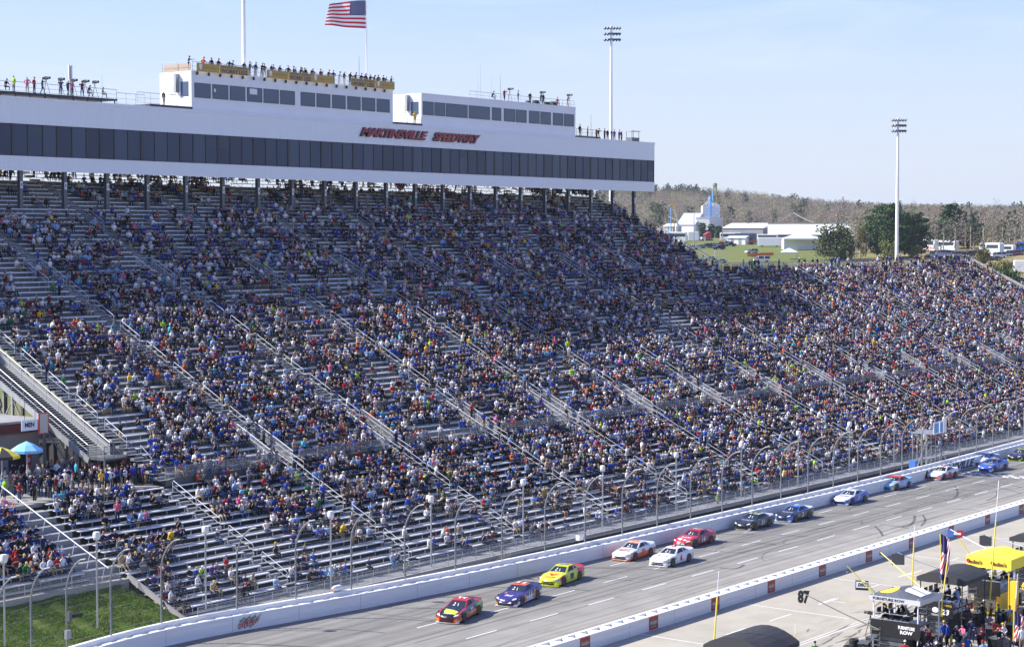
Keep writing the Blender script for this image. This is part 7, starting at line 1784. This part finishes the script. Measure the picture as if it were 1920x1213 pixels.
tree_at(bushy, 'small_tree', 'yellow green bush at the foot of the floodlight mast', 1664, 487, 454, 44, cols=LIME, n=2200, leaf=.24)
tree_at(bushy, 'small_tree', 'small yellow green bush right of the floodlight mast', 1717, 486, 462, 24, cols=LIME, n=1100, leaf=.2)
tree_at(bushy, 'cypress_tree', 'olive green upright cypress at the end of the back rail', 1843, 516, 466, 34, 388, cols=OLIVE, n=3000, leaf=.2)
tree_at(bushy, 'small_tree', 'light olive bush beside the sloping end parapet', 1875, 535, 492, 46, 388, cols=LIME + OLIVE, n=3000, leaf=.22)
tree_at(bushy, 'small_tree', 'dark green low bush next to the parked white car', 1890, 545, 510, 50, 388, cols=PINEC, n=2600, leaf=.22)
for k, (px, py, top, w, lab) in enumerate([(1317, 448, 418, 16, 'small pine left of the red truck cab'), (1334, 448, 420, 14, 'small pine behind the red truck cab'), (1347, 447, 424, 16, 'small pine right of the red truck cab'), (1372, 440, 425, 20, 'low pine left in the row before the grey warehouse'), (1392, 440, 424, 22, 'low pine right in the row before the grey warehouse'), (1426, 440, 424, 26, 'pine left of three before the white warehouse'), (1448, 440, 421, 26, 'pine middle of three before the white warehouse'), (1469, 441, 423, 22, 'pine right of three before the white warehouse'), (1496, 440, 424, 16, 'tiny pine before the white warehouse wall')]):
    tree_at(pine, 'small_pine_tree', lab, px, py, top, w, n=900, tiers=7, shape='round', leaf=.38, base=.05)
# ---- bare spring trees along the right
def bare_tree_mesh(seed, h, sp, green):
    r_ = random.Random(seed); tr = MB(); P = []
    def grow(a, d, L, r, lev):
        b = a + d * L; tr.pipe([a, (a + b) / 2 + Vector((r_.uniform(-.1, .1), r_.uniform(-.1, .1), 0)) * L * .15, b], [r, r * .8, r * .55], 4 if lev else 6)
        if lev >= 3:
            P.append(np.array(b)); return
        for q in range(4 if lev else 7):
            f = r_.uniform(.35, 1.0); az = r_.uniform(0, 2 * pi); sp_ = r_.uniform(.35, .8) * (sp if lev else sp)
            nd = (d + Vector((cos(az), sin(az), .15)) * sp_).normalized(); grow(a + d * L * f, nd, L * r_.uniform(.38, .58), r * .45, lev + 1)
    grow(Vector((0, 0, -.3)), Vector((r_.uniform(-.04, .04), r_.uniform(-.04, .04), 1)).normalized(), h * .62, h * .012, 0)
    P = np.array(P); P = np.concatenate([P + rng.normal(size=P.shape) * h * .03 for _ in range(6)])
    twig = [(.20, .17, .14), (.25, .21, .16), (.16, .14, .12)] if not green else [(.24, .24, .10), (.30, .29, .13), (.20, .18, .10)]
    V, c = leaf_cloud(P, h * .0055, twig); return tr.mesh('trunk', [BARKG]), V, c
BT = []
for k in range(5):
    tm_, V, c = bare_tree_mesh(30 + k, 1.0, .62 + .1 * (k % 3), k in (1, 4))
    me = bigmesh('crown', V.reshape(-1, 3), [np.arange(len(V) * 4).reshape(-1, 4)], [WOODM], fcol=c); BT.append((tm_, me))
rb = random.Random(4); pxs = sorted([1650, 1668, 1700, 1716, 1733, 1747, 1764, 1777, 1792, 1806, 1822, 1838, 1850, 1862, 1875, 1888, 1899, 1911, 1925, 1690, 1634, 1621, 1868, 1843, 1815, 1785, 1757, 1905])
for k, px in enumerate(pxs):
    tall = px in (1668, 1716, 1747, 1764, 1777, 1806, 1862, 1899, 1911, 1650)
    p = HIT(px, 447 + rb.uniform(-3, 3), 640); s = mpp(p); h = ((92 if tall else 70) + rb.uniform(-8, 6)) * s; kind = rb.randrange(5)
    t = thing('bare_tree', ('tall ' if tall else '') + ('budding ' if kind in (1, 4) else 'leafless ') + 'grey tree, ' + ORD[k + 1] + ' from left in the right-hand tree line', 'tree', tuple(p), rb.uniform(0, 6), 'bare trees of the right-hand tree line')
    for nm, me in (('trunk', BT[kind][0]), ('crown', BT[kind][1])):
        o = child(nm, me, t); o.scale = (h * .95, h * .95, h)
# ---- wooded hill: one mass of bare, budding and evergreen crowns
def woods(n):
    F = np.concatenate([rng.uniform(1080, 1720, n), rng.uniform(820, 1080, n // 7), rng.uniform(640, 820, n // 9)]); px = np.concatenate([rng.uniform(1120, 2050, n), rng.uniform(1120, 2050, n // 7), rng.uniform(1600, 2050, n // 9)])
    L = (px - 960) / FPX * F; X_, Y_ = XY(F, L); Z_ = terr(X_, Y_)
    keep = ((F > 1080) | (rng.random(len(F)) < .6)) & ((px > 1600) | (F > 1010)); return X_[keep], Y_[keep], Z_[keep], F[keep], px[keep]
wx, wy, wz, wF, wpx = woods(3600)
kinds_ = rng.choice(4, len(wx), p=[.72, .20, .05, .03]); ever = (wpx < 1330) & (wF > 1500) & (rng.random(len(wx)) < .35); kinds_[ever] = 2
WC = [np.array([(.25, .215, .175), (.28, .24, .19), (.23, .2, .165), (.30, .265, .21)]), np.array([(.27, .27, .14), (.30, .29, .15), (.25, .25, .14)]), np.array([(.07, .095, .055), (.085, .11, .06), (.06, .08, .05)]), np.array([(.30, .14, .09), (.26, .13, .09)])]
Vs, Cs = [], []
for k in range(len(wx)):
    kd = kinds_[k]; h = rng.uniform(9, 15) if kd != 2 else rng.uniform(10, 17); w = h * (rng.uniform(.26, .38) if kd != 2 else rng.uniform(.16, .24)); m = 150
    u = rng.normal(size=(m, 3)); u /= np.linalg.norm(u, axis=1)[:, None]; u *= (rng.random(m) ** .4)[:, None]
    P = np.array([wx[k], wy[k], wz[k] + h * .58]) + u * np.array([w, w, h * .46])
    V, c = leaf_cloud(P, h * (.024 if kd != 2 else .04), WC[kd][rng.integers(len(WC[kd]))][None] * rng.uniform(.88, 1.12), .08); Vs.append(V); Cs.append(c)
V = np.concatenate(Vs); C = np.concatenate(Cs)
o = leaf_obj('woodland', V, C, None, WOODM); tag(o, 'hazy wooded hillside of bare, budding and evergreen trees on the horizon', 'woodland', kind='stuff')
tr_ = MB()
for k in range(0, len(wx), 2): tr_.beam((wx[k], wy[k], wz[k] - .5), (wx[k], wy[k], wz[k] + 9), .35, .35, up=(1, 0, 0))
o2 = tr_.build('trunk', BARKG, o); tag(o2, kind='stuff')
fl = MB()
# ---- buildings
def shed(lab, px0, px1, pyb, pyt, depth, wallm, roofm, name='warehouse', gable=0., f0=600, doors=0, tilt=-.45):
    p = HIT((px0 + px1) / 2, pyb, f0); s = mpp(p); w = (px1 - px0) * s; h = (pyb - pyt) * s
    t = thing(name, lab, 'building', tuple(p), RZ + tilt)
    MB().box(-w / 2, w / 2, 0, depth, -1, h).build('wall', wallm, t, world=False)
    r = MB()
    if gable: r.extrude([(-w / 2 - .3, -.4, h + .02), (-w / 2 - .3, depth + .4, h + .02), (-w / 2 - .3, depth / 2, h + gable)], (w + .6, 0, 0))
    else: r.box(-w / 2 - .2, w / 2 + .2, -.25, depth + .2, h + .01, h + .35)
    r.build('roof', roofm, t, world=False)
    for k in range(doors): x = -w / 2 + w * (k + .7) / (doors + .4); MB().box(x - .6, x + .6, -.06, -.01, 0, 2.3).build('door', GALV, t, world=False)
    return t, s
LTG = mat('light_grey_sheet', (.46, .48, .50), .55); WSH = mat('white_sheet', (.80, .80, .79), .6); DKR = mat('dark_roof', (.12, .12, .13), .7); GRYS = mat('grey_sheet', (.28, .29, .31), .6, noise=(.2, .2))
shed('huge plain white warehouse behind the tents', 1436, 1608, 452, 419, 60, WSH, DKR, f0=680)
shed('long low grey warehouse with white roof edge right of the grain bins', 1352, 1432, 443, 428, 30, GRYS, WSH, f0=860, gable=2.5)
shed('grey shed left of the grain bins', 1304, 1331, 444, 411, 18, LTG, LTG, f0=900)
shed('shed with curved white striped roof left of the grain bins', 1268, 1303, 444, 424, 22, WSH, LTG, f0=900, gable=6)
t, s = shed('small white shed with two doors in front of the coaches', 1362, 1398, 459, 447, 7, WSH, LTG, 'shed', 1.0, f0=560, doors=2)
shed('small pale outbuilding left of the grain works', 1243, 1262, 444, 425, 12, LTG, WSH, 'shed', 1.5, f0=860)
# grain elevator
p = HIT(1335, 440, 740); s = mpp(p); ge = thing('grain_elevator', 'tall pale grain elevator with silver bins and blue spout head', 'silo', tuple(p), RZ)
w = 33 * s; h = (436 - 382) * s; BLUS = mat('blue_steel', (.10, .30, .62), .5); SILV = mat('silver_sheet', (.55, .60, .66), .4, .4)
MB().box(-w / 2, w / 2, 4, 4 + w * .8, 0, h).build('bin_block', mat('pale_blue_sheet', (.72, .76, .80), .5), ge, world=False)
gr = MB()
for k in range(1, 10): gr.box(-w / 2 - .02, w / 2 + .02, 3.9, 3.99, h * k / 10 - .04, h * k / 10 + .08)
for k in range(1, 8): gr.box(-w / 2 + w * k / 8 - .04, -w / 2 + w * k / 8 + .04, 3.9, 3.99, 0, h)
gr.build('panel_seam', mat('seam_blue', (.48, .56, .66), .6), ge, world=False)
for px in (1333, 1347):
    x = (px - 1335) * s; r = 6.2 * s; hh = 26 * s; m = MB(); m.lathe([(r, 0), (r, hh), (.3, hh + r * .6), (.01, hh + r * .62)], (x, 0, 0), 18); m.build('grain_bin', SILV, ge, world=False, smooth=False)
hx_ = (1333 - 1335) * s; m = MB(); m.lathe([(.01, 0), (3.4 * s, .0), (3.4 * s, 3.5 * s), (.6 * s, 8 * s), (.01, 8 * s)], (hx_, 6, (436 - 372) * s), 10); m.build('spout_head', BLUS, ge, world=False)
sp_ = MB()
for k in range(7): sp_.pipe([(hx_, 6, (436 - 371) * s), ((-15 + k * 5) * s, 4.5, h + .1)], .28, 5)
sp_.build('spout', LTG, ge, world=False); MB().pipe([(hx_, 3.6, 0), (hx_, 3.6, (436 - 366) * s)], .42, 6).build('leg', BLUS, ge, world=False)
tx = (1345 - 1335) * s; lt = MB()
for dx, dy in ((-.9, 0), (.9, 0), (-.9, 1.8), (.9, 1.8)): lt.pipe([(tx + dx, 12 + dy, 0), (tx + dx, 12 + dy, (436 - 346) * s)], .25, 4)
for k in range(14): z = (436 - 346) * s * k / 14; lt.pipe([(tx - .9, 12, z), (tx + .9, 12, z + 2.5)], .16, 4)
lt.build('lattice_tower', mat('tower_yellow', (.48, .42, .12), .6), ge, world=False); MB().pipe([(tx - 1.2, 11, 0), (tx - 1.2, 11, (436 - 350) * s)], .4, 6).build('leg', BLUS, ge, world=False)
m = MB(); m.lathe([(.01, 0), (1.0, .2), (1.3, 1.4), (1.2, 2.4), (.01, 2.8)], (tx, 13, (436 - 348) * s), 8); m.build('tower_head', mat('tower_head_green', (.22, .26, .16), .7), ge, world=False)
p = HIT(1262, 445, 820); s = mpp(p); t = thing('grain_hoist_tower', 'slim blue and yellow grain leg at the left of the works', 'silo', tuple(p), RZ)
MB().pipe([(-1, 0, 0), (-1, 0, 58 * s)], .35, 6).build('leg', BLUS, t, world=False); MB().pipe([(.7, 0, 0), (.7, 0, 56 * s)], .25, 5).build('ladder_tower', YEL, t, world=False); MB().box(-1.9, 1.0, -.7, .7, 58 * s, 61 * s).build('tower_head', YEL, t, world=False); MB().pipe([(.5, 0, 52 * s), (10 * s, 0, 20 * s)], .35, 5).build('spout', WSH, t, world=False); m = MB(); m.lathe([(3.4 * s, 0), (3.4 * s, 21 * s), (.1, 24 * s)], (7 * s, 3, 0), 14); m.build('tank', WSH, t, world=False)
# ---- tents, fence, poles, wires
def tent(lab, px0, px1, pyb, pyt, f0, open_=True, peak=.35):
    p = HIT((px0 + px1) / 2, pyb, f0); s = mpp(p); w = (px1 - px0) * s; h = (pyb - pyt) * s; d = w * .7; e = h * (1 - peak)
    t = thing('marquee_tent', lab, 'tent', tuple(p), RZ); m = MB(); n = max(1, round(w / 9)); 
    for k in range(n):
        a, b = -w / 2 + w * k / n, -w / 2 + w * (k + 1) / n; c = ((a + b) / 2, d / 2, h)
        q = [(a, 0, e), (b, 0, e), (b, d, e), (a, d, e)]
        for i in range(4): m.add([q[i], q[(i + 1) % 4], c], [(0, 1, 2)])
    m.box(-w / 2, w / 2, -.05, .0, e - .5, e); m.build('canopy', WSH, t, world=False)
    for k in range(n + 1):
        x = -w / 2 + w * k / n
        for y in (.1, d - .1): MB().pipe([(x, y, 0), (x, y, e)], .07, 5).build('pole', GALV, t, world=False)
    if not open_: MB().box(-w / 2 + .1, w / 2 - .1, d * .4, d - .2, 0, e).build('side_wall', WSH, t, world=False)
tent('large white marquee tent between trailers and magnolia', 1472, 1540, 470, 436, 575, False); tent('white marquee tent behind the large one', 1505, 1575, 462, 428, 600, False); tent('small open white tent at the grass edge', 1466, 1496, 487, 465, 520)
tent('long white tent roof right of the trailers', 1425, 1475, 461, 446, 610, False, .2)
m = MB(); a, b = HIT(1405, 483, 480), HIT(1448, 480, 480); n = 26
for k in range(n): q = a.lerp(b, (k + rng.uniform(-.3, .3)) / n); m.extrude([q + RIGHT * x + Vector((0, 0, z)) for x, z in ((-.7, .2), (.7, .2 + rng.uniform(-.2, .2)), (.7, 1.2), (-.7, 1.1 + rng.uniform(-.2, .2)))], VIEW * .05)
tag(m.build('orange_barrier', mat('safety_orange', (.75, .20, .05), .7)), 'low orange safety fencing on the grass field', 'barrier')
for k, (x0, x1, py0, py1, lab) in enumerate(((1306, 1322, 484, 473, 'small white sign frame standing on the grass at left'), (1340, 1360, 486, 472, 'larger white sign frame right of the small one'))):
    p = HIT((x0 + x1) / 2, py0, 470); s = mpp(p); w = (x1 - x0) * s; h = (py0 - py1) * s; t = thing('sign_frame', lab, 'sign', tuple(p), RZ)
    for x in (-w / 2, w / 2): MB().box(x - .12, x + .12, -.1, .1, 0, h).build('post', WSH, t, world=False)
    MB().box(-w / 2, w / 2, -.12, .12, h, h + .4).build('beam', WSH, t, world=False)
UP = []
def upole(lab, px, pyb, pyt, arms=1, lamp=False, f0=520):
    p = HIT(px, pyb, f0); s = mpp(p); h = (pyb - pyt) * s; t = thing('utility_pole', lab, 'utility pole', tuple(p), RZ, 'utility poles across the field'); MB().pipe([(0, 0, 0), (0, 0, h)], [.2, .14], 6).build('pole', mat('pole_wood', (.26, .235, .21), .9), t, world=False)
    for k in range(arms): MB().box(-1.5, 1.5, -.08, .08, h - .6 - k * 1.1, h - .42 - k * 1.1).build('cross_arm', BARKG, t, world=False)
    if lamp: m = MB(); m.lathe([(.05, 0), (.4, .2), (.3, .6), (.05, .7)], (0, 0, h), 8); m.build('lamp', mat('lamp_amber', (.7, .35, .15), .5), t, world=False)
    UP.append(p + Vector((0, 0, h - .5)))
upole('utility pole at the left of the grain works', 1253, 446, 404, f0=700); upole('tall bare utility pole before the box trailer', 1301, 461, 397, 0, f0=540); upole('thick utility pole right of the grain bins', 1355, 456, 396, f0=560); upole('utility pole with wires before the white warehouse', 1487, 442, 397, 2, f0=620); upole('pole with amber lamp before the white warehouse', 1568, 448, 405, 0, True, f0=600); upole('utility pole left of the dark pines', 1625, 455, 400, f0=600); upole('utility pole behind the pointed pine', 1722, 450, 402, 2, f0=600); upole('utility pole among the right tree trunks', 1862, 456, 403, 2, f0=600); upole('utility pole beyond the right edge', 1935, 458, 412, f0=600); upole('pale light pole standing in the trees at right', 1878, 458, 425, 0, f0=620)
def wire(lab, ids):
    m = MB()
    for a, b in zip(ids[:-1], ids[1:]):
        A, B = UP[a], UP[b]
        for dx in (-1.2, 1.2): m.pipe([A.lerp(B, q) + RIGHT * 0 + VIEW * dx - Vector((0, 0, (A - B).length * .03 * 4 * q * (1 - q))) for q in np.linspace(0, 1, 9)], .07, 3)
    tag(m.build('power_line', mat('wire_grey', (.34, .33, .32), .6)), lab, 'power line')
wire('sagging power lines crossing before the wooded hill', [0, 2, 3, 5, 6, 7, 8])
# ---- parked vehicles
def vcol(h): return mat('car_' + h, tuple(c * .8 for c in hexc(h)), .3, 0, coat=.6)
def suv_mesh(kind):
    b = MB(); L, W = (4.7, 1.85) if kind != 'van' else (5.4, 1.95); H_ = {'car': 1.45, 'suv': 1.75, 'pickup': 1.8, 'van': 2.1}[kind]; bel = H_ * .58
    b.loft([[(x, -W / 2 * k, .35), (x, W / 2 * k, .35), (x, W / 2 * k, z), (x, -W / 2 * k, z)] for x, k, z in ((L / 2, .84, bel * .78), (L / 2 - .25, .97, bel * .9), (L * .2, 1, bel), (-L / 2 + .3, 1, bel), (-L / 2, .9, bel * .92))])
    x0, x1, x2, x3 = {'car': (.95, .25, -1.0, -1.8), 'suv': (1.0, .45, -1.9, -2.25), 'pickup': (.9, .35, -.75, -.95), 'van': (1.9, 1.2, -2.5, -2.65)}[kind]
    c = MB(); c.loft([[(x, -W / 2 * k, z), (x, W / 2 * k, z), (x2_, W / 2 * k2, z2), (x2_, -W / 2 * k2, z2)] for x, k, z, x2_, k2, z2 in ((x0, .95, bel - .02, x1, .8, H_ - .06), (x3, .95, bel - .02, x2, .8, H_ - .06))])
    r = MB(); r.loft([[(x1 + .05, -W / 2 * .81, H_ - .06), (x1 + .05, W / 2 * .81, H_ - .06), (x1 - .1, W / 2 * .76, H_), (x1 - .1, -W / 2 * .76, H_)], [(x2 - .05, -W / 2 * .81, H_ - .06), (x2 - .05, W / 2 * .81, H_ - .06), (x2 + .1, W / 2 * .76, H_), (x2 + .1, -W / 2 * .76, H_)]])
    for x in ((x0 + x1) / 2 - .2, (x1 + x2) / 2):
        for s_ in (-1, 1): r.beam((x, s_ * W / 2 * .955, bel), (x - .1, s_ * W / 2 * .81, H_ - .04), .1, .06)
    wl = MB(); wl.lathe([(.001, -.11), (.34, -.11), (.34, .11), (.001, .11)], n=12); wl.v = [(p[0], p[2], p[1]) for p in wl.v]
    return b.mesh('body', [BLACK]), c.mesh('windows', [CARGLASS]), r.mesh('roof', [BLACK]), wl.mesh('wheel', [RUBBER]), L, W
SUVM = {k: suv_mesh(k) for k in ('car', 'suv', 'pickup', 'van')}
def parked(kind, col, px, py, ang, lab, f0=430):
    p = HIT(px, py, f0); t = thing('parked_car', lab, 'car', tuple(p), RZ + math.radians(ang), 'cars parked beyond the stands'); B, Cc, R_, W_, L, W = SUVM[kind]
    for nm, me in (('body', B), ('windows', Cc), ('roof', R_)):
        o = child(nm, me, t)
        if nm != 'windows': o.material_slots[0].link = 'OBJECT'; o.material_slots[0].material = vcol(col)
    for x in (L * .3, -L * .3):
        for y in (-1, 1): child('wheel', W_, t, (x, y * (W / 2 - .1), .34))
PK = [('suv', 'd8dadc', 1409, 476, 205, 'white SUV alone in the middle of the grass field'), ('suv', '1c1e22', 1348, 468, 200, 'black SUV right of the silver cars on the field'), ('car', 'b4b8bc', 1311, 466, 200, 'silver hatchback leftmost in the parked row'), ('suv', '5a2428', 1325, 465, 205, 'dark red SUV second in the parked row'), ('car', 'c0c4c8', 1333, 462, 190, 'silver car behind the black SUV'), ('car', 'b02a30', 1350, 460, 180, 'bright red car behind the black SUV'), ('pickup', '1a1c20', 1369, 462, 195, 'black pickup at the right end of the row'), ('car', '3a3e44', 1362, 459, 180, 'dark grey car behind the black pickup'), ('pickup', 'e0e0de', 1298, 468, 185, 'white pickup partly hidden by the stand edge'),
      ('car', 'dcdcda', 1331, 489, 190, 'white car just above the top row of spectators'), ('car', 'b8bcc2', 1350, 494, 190, 'silver car low behind the top row of spectators'), ('van', 'e6e6e4', 1428, 492, 185, 'white van with red mark behind the back railing'),
      ('suv', 'c8c8c4', 1790, 482, 200, 'light grey SUV beneath the pointed pine'), ('car', '1c2028', 1806, 481, 195, 'black car first right of the light grey SUV'), ('suv', '40161a', 1817, 480, 195, 'maroon SUV second right of the light grey SUV'), ('suv', '14181e', 1830, 478, 195, 'black SUV in the shade of the joined pine'), ('pickup', 'dededc', 1748, 482, 180, 'white pickup below the white coach'), ('van', 'e2e2e0', 1768, 480, 190, 'white van left of the light grey SUV'),
      ('van', 'e8e8e6', 1872, 484, 200, 'white van below the motorhome'), ('suv', 'c2c4c8', 1886, 481, 205, 'silver SUV right of the white van'), ('suv', '16181c', 1892, 479, 205, 'black SUV touching the red one'), ('suv', 'b4242a', 1902, 479, 200, 'red SUV right of the black SUV'), ('suv', '8a9096', 1914, 477, 205, 'grey SUV at the right edge below the blue truck'), ('car', 'a82c34', 1856, 488, 200, 'red car left of the white van'), ('car', '2a2e36', 1866, 489, 200, 'dark car between the red car and van'), ('car', '9aa2aa', 1886, 497, 200, 'blue grey car above the bush'), ('car', 'c8ccce', 1893, 500, 200, 'silver car above the dark bush'), ('car', '56636a', 1908, 530, 200, 'grey green car behind the white car at right'), ('car', 'e2e4e6', 1914, 540, 200, 'white car at the right edge by the dark bush'), ('car', 'd4d4d0', 1822, 491, 190, 'pale car beside the cypress')]
for a in PK: parked(*a)
def coach(name, cat, lab, px0, px1, pyb, pyt, col, win, f0, ang=0., stripe=None, L=None, nose=True, wins=True):
    p = HIT((px0 + px1) / 2, pyb, f0); s = mpp(p); L = L or max(4., (px1 - px0) * s / max(.35, abs(cos(math.radians(ang))))); H_ = (pyb - pyt) * s; H_ = min(max(H_, 2.4), 4.2); W = 2.5
    t = thing(name, lab, cat, tuple(p), RZ + math.radians(-ang * 2)); m = MB(); m.loft([[(x, -W / 2 * k, .45), (x, W / 2 * k, .45), (x, W / 2 * k, z), (x, W / 2 * k * .9, z + .1), (x, -W / 2 * k * .9, z + .1), (x, -W / 2 * k, z)] for x, k, z in ((-L / 2, .96, H_ * .95), (-L / 2 + .3, 1, H_), (L / 2 - .5, 1, H_), (L / 2, .94, H_ * .93))]); m.build('body', col, t, world=False)
    if wins:
        for s_ in (-1, 1): MB().box(-L / 2 + .5, L / 2 - .6, s_ * (W / 2 + .012) - .01, s_ * (W / 2 + .012) + .01, H_ * .56, H_ * .86).build('window', win, t, world=False)
        if nose: MB().box(-L / 2 - .02, -L / 2 + .02, -W * .42, W * .42, H_ * .46, H_ * .84).build('windshield', win, t, world=False)
    if stripe:
        for s_ in (-1, 1): MB().box(-L / 2 + .4, L / 2 - .3, s_ * (W / 2 + .01) - .01, s_ * (W / 2 + .01) + .01, .7, H_ * .42).build('stripe', stripe, t, world=False)
    for x in (-L * .32, L * .28):
        for s_ in (-1, 1): w = MB(); w.lathe([(.001, -.14), (.46, -.14), (.46, .14), (.001, .14)], n=12); w.v = [(q[0] + x, q[2] + s_ * (W / 2 - .16), q[1] + .46) for q in w.v]; w.build('wheel', RUBBER, t, world=False)
    return t
BW = mat('coach_white', (.78, .78, .77), .35, coat=.5); CG = mat('coach_glass', (.03, .045, .06), .1); OST = mat('orange_stripe', (.5, .16, .06), .5); NVY = mat('navy_coach', (.05, .08, .14), .4)
coach('coach', 'bus', 'white roofed coach with orange and dark side behind the shed', 1378, 1418, 458, 437, NVY, CG, 600, 8, OST); coach('coach', 'bus', 'white coach with dark windows left of the orange one', 1350, 1390, 452, 437, BW, CG, 640, 5); coach('coach', 'bus', 'coach roof showing above the left trailer', 1420, 1458, 452, 440, BW, CG, 660, 6); coach('coach', 'bus', 'coach with long dark windows above the right trailer', 1458, 1498, 452, 439, BW, CG, 660, 6)
coach('box_trailer', 'trailer', 'long white box trailer at the edge of the grass', 1421, 1466, 463, 446, WSH, CG, 560, 4, wins=False); coach('box_trailer', 'trailer', 'second white box trailer right of the long one', 1468, 1494, 463, 447, WSH, CG, 565, 4, wins=False); coach('box_trailer', 'trailer', 'white box trailer left of the red truck cab', 1290, 1311, 453, 435, WSH, CG, 590, 3, wins=False)
coach('motorhome', 'motorhome', 'white motorhome at the left end of the field', 1243, 1288, 455, 434, BW, CG, 560, 6); coach('motorhome', 'motorhome', 'white pickup camper below the left motorhome', 1262, 1284, 466, 452, BW, CG, 520, 6)
coach('coach', 'bus', 'white coach with red lettering beneath the dark pines', 1722, 1758, 472, 450, BW, CG, 560, 25, mat('pink_stripe', (.6, .3, .32), .5)); coach('coach', 'bus', 'white coach beneath the pointed pine', 1755, 1796, 472, 452, BW, CG, 565, 25); coach('coach', 'bus', 'white coach roof behind the two front coaches', 1730, 1770, 460, 442, BW, CG, 620, 10)
coach('motorhome', 'motorhome', 'white and pale blue motorhome left in the right-hand group', 1850, 1880, 479, 456, mat('pale_blue_coach', (.62, .70, .76), .4), CG, 540, 28); coach('motorhome', 'motorhome', 'white camper trailer right of the pale blue motorhome', 1876, 1902, 477, 460, BW, CG, 550, 20); coach('truck', 'truck', 'bright blue truck at the right picture edge', 1903, 1930, 474, 454, mat('truck_blue', (.04, .13, .50), .35), CG, 560, 15); coach('camper_trailer', 'trailer', 'small white trailer on the dirt at the right edge', 1901, 1932, 512, 489, WSH, CG, 440, 5, wins=False); coach('camper_trailer', 'trailer', 'white fifth-wheel camper behind the motorhomes at right', 1838, 1856, 470, 457, BW, CG, 580, 10)
p = HIT(1323, 453, 560); t = thing('truck_cab', 'red truck cab with white hood parked before small pines', 'truck', tuple(p), RZ + math.radians(205)); REDC = mat('truck_red', (.50, .03, .03), .35, coat=.5)
MB().box(-2.2, .6, -1.15, 1.15, 1.0, 3.1).build('cab', REDC, t, world=False); m = MB(); m.loft([[(-2.0, -1.1, 3.1), (-2.0, 1.1, 3.1), (-2.0, 1.0, 3.9), (-2.0, -1.0, 3.9)], [(.3, -1.0, 3.1), (.3, 1.0, 3.1), (-.6, .9, 3.7), (-.6, -.9, 3.7)]]); m.build('wind_deflector', REDC, t, world=False); MB().box(.6, 2.6, -1.0, 1.0, .8, 1.9).build('hood', BW, t, world=False); MB().box(.61, .64, -1.0, 1.0, 2.0, 2.8).build('windshield', CG, t, world=False)
for x in (2.0, -1.2, -2.4):
    for s_ in (-1, 1): w = MB(); w.lathe([(.001, -.15), (.5, -.15), (.5, .15), (.001, .15)], n=12); w.v = [(q[0] + x, q[2] + s_ * 1.0, q[1] + .5) for q in w.v]; w.build('wheel', RUBBER, t, world=False)

# ------------------------------------------------------------------ the air: thin even haze over the whole place
hb = MB().box(-990, 9090, -990, 9090, -12, 120).build('haze', [])
hm = bpy.data.materials.new('haze_air'); hm.use_nodes = True; hn = hm.node_tree
for q in list(hn.nodes):
    if q.type == 'BSDF_PRINCIPLED': hn.nodes.remove(q)
pv = hn.nodes.new('ShaderNodeVolumePrincipled'); pv.inputs['Color'].default_value = (.78, .86, 1, 1); pv.inputs['Density'].default_value = .00007; pv.inputs['Anisotropy'].default_value = .2
hn.links.new(pv.outputs['Volume'], [q for q in hn.nodes if q.type == 'OUTPUT_MATERIAL'][0].inputs['Volume'])
hb.data.materials.append(hm); tag(hb, 'thin pale haze hanging over the valley', 'haze', kind='stuff')
SC.cycles.volume_bounces = 0
